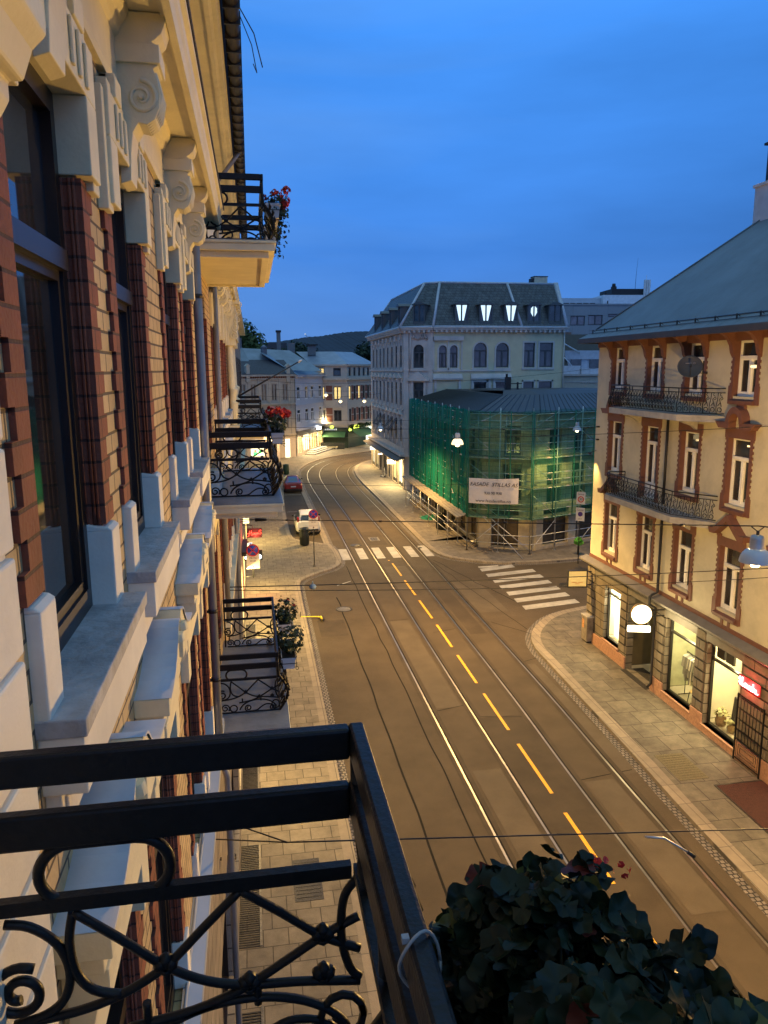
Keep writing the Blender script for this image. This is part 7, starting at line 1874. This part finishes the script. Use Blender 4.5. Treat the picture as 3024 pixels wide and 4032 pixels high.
nst([(-0.36, -0.20), (-0.31, -0.17), (-0.27, -0.05), (-0.25, 0.12)]); nst([(-0.37, -0.03), (-0.28, -0.01), (-0.18, 0.01), (-0.13, 0.05)]); nst([(-0.15, 0.14), (-0.17, 0.0), (-0.17, -0.11), (-0.13, -0.13), (-0.10, -0.08)])
def oval(x, y, rx=.04, ry=.045): nst([(x + rx * math.cos(R(a)), y + ry * math.sin(R(a))) for a in range(0, 361, 40)], 0.012)
oval(-0.06, -0.05); nst([(-0.015, 0.0), (-0.015, -0.09)], 0.012); oval(0.035, -0.04); nst([(0.075, 0.0), (0.075, -0.14), (0.04, -0.18), (-0.0, -0.16)], 0.012); oval(0.125, -0.035, 0.033); nst([(0.165, 0.0), (0.165, -0.08)], 0.012)
nst([(0.19, -0.08), (0.19, 0.0), (0.22, 0.01), (0.235, -0.02), (0.235, -0.07)], 0.012); nst([(0.35, 0.10), (0.31, 0.15), (0.25, 0.11), (0.27, 0.05), (0.33, 0.02), (0.35, -0.04), (0.30, -0.08), (0.24, -0.05)])
b.build('neon_lettering', neon_r, t)
MB().tube([(-0.25, 40.02, 4.05), (-0.28, 40.02, 4.2), (-0.8, 40.02, 4.25)], 0.02, 6).build('bracket', blackm, t)
lamp_light('neon_spill', (-0.1, 39.7, 3.6), 6, (1.0, 0.08, 0.05), 0.2, t)
lamp_light('neon_spill', (0.15, 40.5, 1.0), 5, (1.0, 0.12, 0.06), 0.2, t)
t = thing('parking_board', 'small white board with a dark P below the red neon board', 'sign', (-0.4, 39.5, 3.3))
pf_ = SF(-0.40, 39.5, 3.30); MB(pf_).box(-0.10, 0.10, -0.10, 0.10, -0.03, 0.0).build('board', EM('white_lit_board', (0.8, 0.88, 1.0), 0.055), t)
text_bm('P', 0.17, pf_, 0, 0, 0.004, 0, 0.002, offs=0.003).build('lettering', M('navy_print', (0.01, 0.02, 0.06), 0.5), t)
MB(pf_).box(-0.4, -0.1, 0.06, 0.09, -0.03, -0.01).build('bracket', blackm, t)
t = thing('lamp_board', 'black hanging board with round white lamps behind the no stopping sign', 'sign', (-0.25, 38.8, 2.9))
lf = SF(-0.27, 38.8, 2.90); MB(lf).box(-0.47, 0.47, -0.30, 0.24, -0.05, 0.0).build('board', blackm, t)
b = MB(FS(lf))
for x, y, r in ((-0.22, 0.16, 0.055), (0.16, 0.17, 0.075), (0.30, -0.12, 0.125), (-0.36, -0.14, 0.085)): b.lathe([(0, 0.06), (r * .7, 0.05), (r, 0.0)], (x, y, 0.0), 14)
b.build('bulbs', EM('cool_white_bulb', (0.85, 0.98, 0.95), 0.35), t)
b = MB(lf); b.box(-0.47, -0.2, 0.25, 0.27, -0.04, 0.0); b.build('bracket', steel, t)
for x, y, z, s, l in ((-0.62, 43, 3.9, 0.16, 'warm glowing square lamp on the brown wall above the white board'), (-0.62, 39.2, 3.35, 0.12, 'small warm glowing lamp on the brown wall beside the white board')):
    t = thing('wall_lantern', l, 'lantern', (x, y, z), 'wall lanterns on the brown wall')
    MB().box(x - s, x + s, y - 0.1, y + 0.1, z - s, z + s).build('glass', EM('warm_lantern', (1.0, 0.78, 0.35), 0.22), t)
    MB().box(x - s - .02, x + s + .02, y - 0.12, y + 0.12, z + s, z + s + 0.04).build('cap', blackm, t)
# side street signpost
t = thing('zone_signpost', 'signpost with a 30 zone plate over a parking plate beside the side street', 'traffic sign', (19.85, 44.0, 0.12))
MB().tube([(19.88, 44.0, 0.12), (19.88, 44.0, 4.75)], 0.035, 8).build('pole', pole_m, t)
for zc_, hh in ((4.33, 0.38), (3.30, 0.42)):
    zf_ = Fr((19.86, 43.93, zc_), (0.80, -0.60, 0), (-0.60, -0.80, 0))
    o = MB(zf_).box(-0.27, 0.27, -hh, hh, -0.01, 0.0).build('plate', white_s, t)
    text_bm('Sone', 0.20, zf_, 0, hh - 0.14, 0.003, 0, 0.001).build('lettering', MATS['dark_print'], o)
    if hh < 0.4:
        MB(FS(zf_)).lathe([(0.135, 0.004), (0.20, 0.004)], (0, -0.08, 0), 24).build('red_ring', red_s, o)
        text_bm('30', 0.22, zf_, 0, -0.08, 0.004, 0, 0.001, offs=0.004).build('lettering', MATS['dark_print'], o)
    else:
        MB(FS(zf_)).lathe([(0, 0.004), (0.15, 0.004)], (0, 0.02, 0), 20).build('disc', M('violet_disc', (0.06, 0.02, 0.2), 0.5), o)
        text_bm('08-17', 0.10, zf_, 0, -0.29, 0.003, 0, 0.001).build('lettering', MATS['dark_print'], o)
# flagpole
t = thing('flagpole', 'bare dark flagpole with pale tip slanting out from the brick facade over the townhouse', 'flagpole', (-0.7, 35, 11.1))
MB().tube([(-0.75, 35, 11.05), (2.05, 35, 12.60)], [0.045, 0.028], 8).build('shaft', M('dark_pole', (0.03, 0.03, 0.035), 0.4), t)
MB().tube([(2.05, 35, 12.60), (2.12, 35, 12.64), (2.24, 35, 12.71)], [0.03, 0.06, 0.04], 8).build('finial', M('white_finial', (0.7, 0.7, 0.7), 0.4), t)

# ================================================================ CARS, SCOOTERS, BINS
def car(name, label, x, y, secs, paint, glass_rows, kind):
    t = thing(name, label, 'car', (x, y, 0), 'cars parked in the bay')
    def ring(s):
        yy, hw, zb, zbelt, zr_, hr = s
        return [(-hw * .86, zb), (-hw * .985, zb + 0.14), (-hw, (zb + zbelt) / 2), (-hw * .97, zbelt), (-(hr + (hw - hr) * .45), (zbelt + zr_) / 2 + 0.02), (-hr, zr_ - 0.05), (-hr * .72, zr_), (hr * .72, zr_), (hr, zr_ - 0.05), (hr + (hw - hr) * .45, (zbelt + zr_) / 2 + 0.02), (hw * .97, zbelt), (hw, (zb + zbelt) / 2), (hw * .985, zb + 0.14), (hw * .86, zb)]
    # smooth the sections along the length
    S = catmull([Vector(s[:3]) for s in secs], 4); S2 = catmull([Vector(s[3:]) for s in secs], 4)
    SS = [tuple(a) + tuple(b_) for a, b_ in zip(S, S2)]
    rings = [[(x + p[0], y + s[0], p[1]) for p in ring(s)] for s in SS]
    n = 14; b = MB()
    b.add([p for r_ in rings for p in r_], [(i * n + j, i * n + (j + 1) % n, (i + 1) * n + (j + 1) % n, (i + 1) * n + j) for i in range(len(rings) - 1) for j in range(n)] , True)
    b.add(rings[0], [tuple(range(n))], False); b.add(rings[-1], [tuple(range(n))], False)
    body = b.build('body', paint, t)
    def patch(i0, i1, j0, j1, name, m, off=0.008, parent=t, shrink=0.0):
        pts = []; nu = i1 - i0; nj = j1 - j0
        b = MB(); P = []
        for i in range(i0, i1 + 1):
            for j in range(j0, j1 + 1):
                p = Vector(rings[i][j]); c = Vector((x, rings[i][j][1], 0.7)); d = (p - c); d.y = -0.35 if i0 < 10 and nj < 4 else 0.0
                P.append(tuple(p + d.normalized() * off))
        b.add(P, [(a * (nj + 1) + q, a * (nj + 1) + q + 1, (a + 1) * (nj + 1) + q + 1, (a + 1) * (nj + 1) + q) for a in range(nu) for q in range(nj)], True)
        return b.build(name, m, parent, fix=False)
    for g_ in glass_rows: patch(*g_, 'window_glass', GLASS('car_glass', (0.012, 0.014, 0.018), 0.05, 0.9))
    L_ = secs[-1][0]
    for wy in (0.16 * L_ + 0.05, 0.80 * L_):
        for s in (-1, 1):
            hw = 0.90; wx = x + s * (hw - 0.10)
            class FWh:
                def __call__(q, a, c, h): return Vector((wx + s * h, y + wy + a, 0.33 + c))
            o = MB(FWh()).lathe([(0.0, -0.1), (0.30, -0.1), (0.33, -0.06), (0.33, 0.09), (0.30, 0.115), (0.215, 0.115), (0.21, 0.09)], (0, 0, 0), 22).build('wheel', M('tyre_rubber', (0.014, 0.014, 0.014), 0.8), t)
            MB(FWh()).lathe([(0.0, 0.10), (0.08, 0.11), (0.21, 0.10)], (0, 0, 0), 12, False).build('rim', M('wheel_alloy', (0.3, 0.3, 0.32), 0.35, metal=0.7), o)
    b = MB(); b.box(x - 0.80, x + 0.80, y + 0.10, y + L_ - 0.3, 0.16, 0.26); b.build('underbody', blackm, t)
    return t, rings, patch
red_paint = M('red_car_paint', (0.26, 0.012, 0.016), 0.25, var=0.05, spec=0.7); wh_paint = M('white_car_paint', (0.62, 0.62, 0.62), 0.28, var=0.03, spec=0.6)
tail_r = EM('tail_light_red', (0.5, 0.015, 0.01), 0.012); tail_m = M('tail_lamp_red', (0.30, 0.01, 0.012), 0.25)
rx, ry = 3.72, 76.4
t, rg_, pt = car('red_car', 'dark red fastback car parked in the bay by the kerb', rx, ry, [(0.0, 0.74, 0.46, 0.80, 0.90, 0.66), (0.14, 0.88, 0.30, 0.93, 1.04, 0.68), (0.6, 0.94, 0.22, 0.97, 1.13, 0.64), (1.3, 0.95, 0.2, 0.96, 1.34, 0.60), (2.1, 0.95, 0.2, 0.95, 1.45, 0.58), (2.8, 0.95, 0.2, 0.93, 1.42, 0.58), (3.5, 0.94, 0.2, 0.92, 1.06, 0.62), (4.3, 0.90, 0.22, 0.80, 0.86, 0.62), (4.75, 0.72, 0.36, 0.60, 0.66, 0.5)], red_paint, [(6, 14, 6, 7), (8, 22, 3, 5), (8, 22, 8, 10)], 0)
for s in (-1, 1):
    MB().box(*sorted((rx + s * 0.50, rx + s * 0.80)), ry + 0.02, ry + 0.12, 0.80, 0.90).build('tail_light', tail_m, t, bevel=0.02)
    MB().box(*sorted((rx + s * 0.96, rx + s * 1.10)), ry + 3.05, ry + 3.2, 0.95, 1.07).build('mirror', blackm, t, bevel=0.02)
MB().box(rx - 0.26, rx + 0.26, ry - 0.03, ry - 0.01, 0.60, 0.72).build('number_plate', M('white_plate', (0.6, 0.6, 0.6), 0.5), t)
MB().box(rx - 0.78, rx + 0.78, ry - 0.01, ry + 0.08, 0.32, 0.44).build('bumper', blackm, t, bevel=0.02)
wx_, wy_ = 3.78, 56.1
t, rg_, pt = car('white_car', 'white hatchback with dark rear window parked behind the signpost', wx_, wy_, [(0.0, 0.80, 0.42, 1.0, 1.06, 0.62), (0.10, 0.90, 0.28, 1.02, 1.16, 0.64), (0.35, 0.94, 0.24, 1.02, 1.44, 0.62), (0.75, 0.94, 0.22, 1.0, 1.55, 0.60), (1.7, 0.94, 0.22, 0.98, 1.60, 0.60), (2.5, 0.94, 0.22, 0.96, 1.54, 0.60), (3.3, 0.93, 0.22, 0.94, 1.10, 0.62), (3.9, 0.88, 0.24, 0.86, 0.92, 0.6), (4.25, 0.72, 0.36, 0.62, 0.68, 0.5)], wh_paint, [(4, 9, 6, 7), (9, 22, 3, 5), (9, 22, 8, 10)], 0)
for s in (-1, 1):
    MB().box(*sorted((wx_ + s * 0.70, wx_ + s * 0.84)), wy_ + 0.05, wy_ + 0.22, 0.98, 1.42).build('tail_light', tail_m, t, bevel=0.02)
    MB().box(*sorted((wx_ + s * 0.96, wx_ + s * 1.12)), wy_ + 2.6, wy_ + 2.75, 1.0, 1.14).build('mirror', blackm, t, bevel=0.02)
    MB().lathe([(0, -0.0), (0.05, 0.0)], (wx_ + s * 0.62, wy_ - 0.02, 0.5), 8).build('fog_lamp', tail_m, t)
b = MB(); b.quad((wx_ - 0.56, wy_ + 0.045, 1.08), (wx_ + 0.56, wy_ + 0.045, 1.08), (wx_ + 0.52, wy_ + 0.33, 1.46), (wx_ - 0.52, wy_ + 0.33, 1.46)); b.build('rear_window', GLASS('car_glass'), t)
MB().box(wx_ - 0.26, wx_ + 0.26, wy_ - 0.03, wy_ - 0.01, 0.70, 0.82).build('number_plate', MATS['white_plate'], t)
MB().box(wx_ - 0.74, wx_ + 0.74, wy_ - 0.015, wy_ + 0.08, 0.34, 0.48).build('bumper', blackm, t, bevel=0.02)
MB().box(wx_ - 0.5, wx_ + 0.5, wy_ + 0.30, wy_ + 0.48, 1.50, 1.55).build('roof_spoiler', wh_paint, t, bevel=0.01)

def bin_(label, x, y, r, h, m):
    t = thing('waste_bin', label, 'waste bin', (x, y, 0.12), 'street waste bins')
    b = MB(); b.lathe([(0, 0.04), (r * .92, 0.04), (r, 0.1), (r, h * .82), (r * .98, h * .84)], (x, y, 0.12), 20)
    for k in range(20): a = R(18 * k); b.tube([(x + r * math.cos(a), y + r * math.sin(a), 0.24), (x + r * math.cos(a), y + r * math.sin(a), 0.12 + h * .8)], 0.012, 4)
    b.build('body', m, t)
    b = MB(); b.lathe([(r * 1.02, h * .84), (r * 1.04, h * .88), (r * 1.02, h * .99), (r * .7, h), (r * .62, h * .96)], (x, y, 0.12), 20); b.build('rim', m, t)
    MB().lathe([(r * .62, h * .95), (0, h * .93)], (x, y, 0.12), 16).build('opening', blackm, t)
bin_('dark waste bin on the pavement behind the white car', 3.22, 52.45, 0.32, 1.25, M('black_green_bin', (0.012, 0.018, 0.014), 0.5))
bin_('green waste bin on the far pavement beyond the red car', 3.55, 89.6, 0.34, 1.2, M('green_bin', (0.018, 0.05, 0.022), 0.5))
bin_('dark waste bin under the scaffold decks', 13.9, 55.9, 0.36, 1.25, MATS['black_green_bin'])
t = thing('post_with_bag', 'dark post with a bright green bag tied on top at the side street kerb', 'post', (20.9, 46.3, 0.12))
MB().tube([(20.9, 46.3, 0.12), (20.9, 46.3, 0.85)], 0.07, 8).build('post', blackm, t)
b = MB(); random.seed(4)
for k in range(26): leaf_disc(b, Vector((20.9, 46.3, 0.98)) + rnd_dir() * 0.17, rnd_dir(), 0.17, 7)
b.build('green_bag', M('green_plastic', (0.10, 0.36, 0.05), 0.4), t, fix=False)

def scooter(label, lying):
    t = thing('kick_scooter', label, 'scooter', (2.5, 37, 0.1), 'electric kick scooters')
    class F1:
        def __call__(s, a, h, n):
            if lying:   # a along deck, h up the stem, n sideways: lies on its side at the kerb
                o = Vector((3.08, 36.55, 0.10)); return o + Vector((0.05, -1.0, 0)).normalized() * (0.75 - a) * -1 * -0.62 + Vector((-0.99, 0.10, 0.035)) * h + Vector((0, 0, 1)) * n
            o = Vector((14.15, 85.3, 0.14)); return o + Vector((0.45, -0.75, 0)) * a + Vector((0, 0, 1)) * h + Vector((0.75, 0.45, 0)) * n
    f = F1(); yel = M('yellow_scooter_paint', (0.80, 0.60, 0.03), 0.4); m_ = yel if lying else M('pale_scooter_paint', (0.5, 0.5, 0.48), 0.4)
    MB(f).box(0.0, 0.62, 0.09, 0.15, -0.08, 0.08).build('deck', m_, t, bevel=0.01)
    MB(f).tube([(0.62, 0.13, 0), (0.74, 0.22, 0), (0.76, 0.35, 0), (0.70, 1.12, 0)], [0.035, 0.035, 0.03, 0.025], 8).build('stem', m_, t)
    MB(f).tube([(0.70, 1.12, -0.26), (0.72, 1.14, 0), (0.70, 1.12, 0.26)], 0.022, 8).build('handlebar', blackm, t)
    for a in (0.02, 0.78): MB(f).tube([(a, 0.1, -0.025), (a, 0.1, 0.025)], 0.11, 16).build('wheel', MATS['tyre_rubber'], t)
    MB(f).box(-0.06, 0.1, 0.2, 0.215, -0.03, 0.03).build('mudguard', blackm, t)
scooter('yellow electric scooter fallen on its side across the granite kerb', True)
scooter('pale electric scooter leaning outside the mansard building shops', False)
t = thing('timber_stack', 'low stack of pale boards under the scaffold by the shops', 'boards', (14.4, 66.5, 0.12))
for k in range(3): MB().box(13.9 + 0.1 * k, 15.0, 65.2 + 0.15 * k, 68.0 - 0.1 * k, 0.12 + 0.14 * k, 0.24 + 0.14 * k).build('board', MATS['scaffold_planks'], t)
b = MB(); random.seed(8)
for k in range(26):
    x, y = random.uniform(14.2, 16.2), random.uniform(47.4, 50.2); a = random.uniform(0, 3.14); l_ = random.uniform(0.3, 1.0)
    b.tube([(x, y, 0.15 + random.uniform(0, .12)), (x + l_ * math.cos(a), y + l_ * math.sin(a), 0.15 + random.uniform(0, .1))], random.choice((0.024, 0.03)), 5)
tag(b.build('scaffold_debris', M('rusty_tube', (0.25, 0.2, 0.15), 0.6, metal=0.3)), 'loose tubes and boards lying at the foot of the scaffold corner', 'debris', kind='stuff')

# ================================================================ TREES AND HILL
def tree(label, x, y, h, r, zc_, n, m, ls=0.42):
    t = thing('tree', label, 'tree', (x, y, 0), 'trees beyond the rooftops')
    b = MB(); b.tube([(x, y, 0), (x + 0.2, y, zc_ * .5), (x, y, zc_)], [0.45, 0.34, 0.2], 8)
    for k in range(7):
        a = 2 * math.pi * k / 7 + .3; b.tube([(x + 0.1, y, zc_ * .55 + .3 * k), (x + r * .35 * math.cos(a), y + r * .35 * math.sin(a), zc_ * .8 + .3 * k), (x + r * .7 * math.cos(a), y + r * .7 * math.sin(a), zc_ + .25 * k)], [0.16, 0.1, 0.04], 5)
    b.build('trunk', M('bark', (0.06, 0.045, 0.03), 0.9, var=0.3), t)
    cl = []
    for k in range(26):
        d = rnd_dir(); q = random.uniform(0.35, 0.85)
        cl.append((Vector((x + d.x * r * q, y + d.y * r * q, zc_ + d.z * (h - zc_) * q)), r * random.uniform(0.26, 0.42)))
    b = MB()
    for k in range(n):
        c, cr = random.choice(cl); d = rnd_dir(); p = c + d * cr * random.uniform(0.6, 1.05)
        nn = (d + rnd_dir() * .7 + Vector((0, 0, .3))).normalized(); u = nn.orthogonal().normalized(); u = Matrix.Rotation(random.uniform(0, 6), 3, nn) @ u; v = nn.cross(u); s = ls * random.uniform(0.5, 1.1)
        b.add([tuple(p + u * s), tuple(p + v * s * .6), tuple(p - u * s), tuple(p - v * s * .6)], [(0, 1, 2, 3)])
    b.build('crown', m, t, fix=False)
tl = LEAF('street_tree_leaf', (0.03, 0.055, 0.012), (0.075, 0.10, 0.028)); td = LEAF('dark_tree_leaf', (0.008, 0.020, 0.010), (0.022, 0.042, 0.018))
tree('full olive green tree rising behind the roofs at the end of the brick facade', -0.9, 140, 19.9, 5.2, 14.6, 5200, tl)
tree('rounded dark tree behind the chimneys of the townhouses', 14.0, 205, 19.6, 6.5, 14.5, 3600, td, 0.5)
tree('low dark tree beside the chimneys under the hill', 9.0, 230, 18.5, 6.0, 13.5, 2600, td, 0.5)
tree('big dark tree between the cafe building and the mansard roof', 23.5, 152, 18.3, 5.8, 12.0, 5200, td)
tree('dark tree lower down behind the cafe building roof', 20.6, 148, 14.2, 4.2, 9.0, 3200, td)
tree('dark tree tight against the mansard building beyond the bend', 25.4, 146, 15.0, 4.6, 8.0, 3600, td)
hill_m = M('far_hill_forest', (0.006, 0.012, 0.020), 0.9, var=0.4, vs=0.02)
b = MB(); random.seed(6); pr = [(-900, 60), (-500, 70), (-250, 78), (-60, 88), (60, 96), (127, 104), (171, 112), (221, 116), (260, 122), (298, 127.5), (345, 130), (397, 131), (460, 128), (560, 134), (750, 150), (1200, 170), (2000, 140)]
pts = []; 
pc = catmull([Vector(p) for p in pr], 8)
for p in pc: pts.append((p.x, 2500, p.y + random.uniform(-1.2, 1.2)))
n = len(pts); b.add(pts + [(p.x, 1500, 20) for p in pc] + [(p.x * 1.3, 5500, 30) for p in pc], [(i, i + 1, n + i + 1, n + i) for i in range(n - 1)] + [(i, i + 1, 2 * n + i + 1, 2 * n + i) for i in range(n - 1)], False)
tag(b.build('hill', hill_m, fix=False), kind='structure')
b = MB(); pts = []
pr2 = [(-200, 16), (-40, 18), (40, 22), (75, 25), (100, 26), (150, 27), (220, 26), (300, 24), (420, 22)]
pc = catmull([Vector(p) for p in pr2], 8); n = len(pc)
b.add([(p.x, 900, p.y + random.uniform(-1.5, 1.5)) for p in pc] + [(p.x, 700, 2) for p in pc] + [(p.x, 1200, 5) for p in pc], [(i, i + 1, n + i + 1, n + i) for i in range(n - 1)] + [(i, i + 1, 2 * n + i + 1, 2 * n + i) for i in range(n - 1)])
tag(b.build('hill', M('foothill_forest', (0.006, 0.013, 0.010), 0.9, var=0.4, vs=0.05), fix=False), kind='structure')
t = thing('ski_jump', 'slender ski jump tower curving down the far hill', 'ski jump', (175, 2480, 90))
MB().tube([(171, 2480, 121), (176, 2480, 114), (183, 2480, 106), (192, 2480, 101), (205, 2480, 98), (222, 2480, 95)], [2.2, 1.9, 1.6, 1.6, 1.4, 1.0], 6).build('inrun', M('pale_steel_far', (0.55, 0.60, 0.68), 0.6), t)
MB().box(169, 173, 2478, 2482, 119, 123).build('tower_top', EM('jump_light', (0.8, 0.9, 1.0), 0.035), t)
MB().tube([(183, 2480, 85), (183, 2480, 106)], 1.2, 6).build('tower_leg', MATS['pale_steel_far'], t)
MB().box(182, 185, 2470, 2472, 96, 99).build('jump_lamp', EM('far_white_light', (1.0, 0.95, 0.8), 0.5), t)
t = thing('hill_mast', 'thin mast on the hilltop', 'mast', (299, 2490, 120)); MB().tube([(299, 2490, 118), (299, 2490, 139)], [0.7, 0.4], 5).build('mast', MATS['pale_steel_far'], t)
t = thing('hill_hospital', 'pale stepped building block on the hillside beside the mansard roof', 'building', (320, 2300, 80)); MB().box(285, 318, 2300, 2310, 78, 88).box(305, 322, 2298, 2310, 88, 98).box(322, 330, 2298, 2310, 80, 94).build('wall', M('far_pale_wall', (0.30, 0.36, 0.42), 0.7), t)
random.seed(17)
spots = [(224, 86), (214, 90), (205, 93), (233, 93), (240, 96), (248, 98), (256, 97), (262, 94), (252, 90), (244, 87), (258, 86), (238, 83), (228, 80), (268, 90), (246, 78), (260, 76), (292, 117), (318, 117), (323, 116), (352, 116), (360, 117), (368, 118), (374, 119), (355, 114), (215, 82)]
for x, z in spots:
    x, z = (x - 40, z - 17) if z < 105 else (x + 58, z)
    t = thing('hillside_house', 'tiny lit house among the dark trees on the far hillside', 'house', (x, 2200, z - 3), 'lit houses on the far hillside')
    y = 2200 if z < 105 else 2440
    MB().box(x - 3, x + 3, y, y + 6, z - 3.5, z + 1.5).build('wall', MATS['far_pale_wall'], t)
    MB().prism([(x - 3.4, z + 1.5), (x + 3.4, z + 1.5), (x, z + 3.4)], y - .3, y + 6.3, 1).build('roof', MATS['dark_felt_roof'], t)
    s = random.uniform(0.8, 1.9); MB().box(x - s, x + s, y - 0.2, y - 0.1, z - 1.2, z + 0.6).build('lit_window', EM('far_window_%d' % random.randint(0, 2), random.choice([(1, .8, .45), (1, .9, .7), (.9, .95, 1)]), 0.35), t)
t = thing('terrace_block', 'long dark block with a row of lit windows below the skyline tree', 'building', (9, 300, 10))
MB().box(5.2, 13.5, 300, 306, 5, 22.2).build('wall', M('dark_block_wall', (0.06, 0.055, 0.06), 0.8), t)
for k in range(9): MB().box(5.5 + 0.88 * k, 6.1 + 0.88 * k, 299.85, 299.9, 18.2 + 0.2 * (k % 2), 19.4).build('window', MATS['far_window_0'] if k % 3 else MATS['dark_felt_roof'], t)
for x, y, w_, h, l in ((6, 165, 5, 12.5, 'dark house roof below the left skyline tree'), (15, 190, 7, 13.5, 'dark gabled house between the far trees')):
    t = thing('far_house', l, 'house', (x, y, 0)); MB().box(x - w_ / 2, x + w_ / 2, y, y + 8, 0, h).build('wall', MATS['dark_block_wall'], t); MB().prism([(x - w_ / 2 - .3, h), (x + w_ / 2 + .3, h), (x, h + 2.2)], y - .3, y + 8, 1).build('roof', MATS['dark_tile_roof'], t)
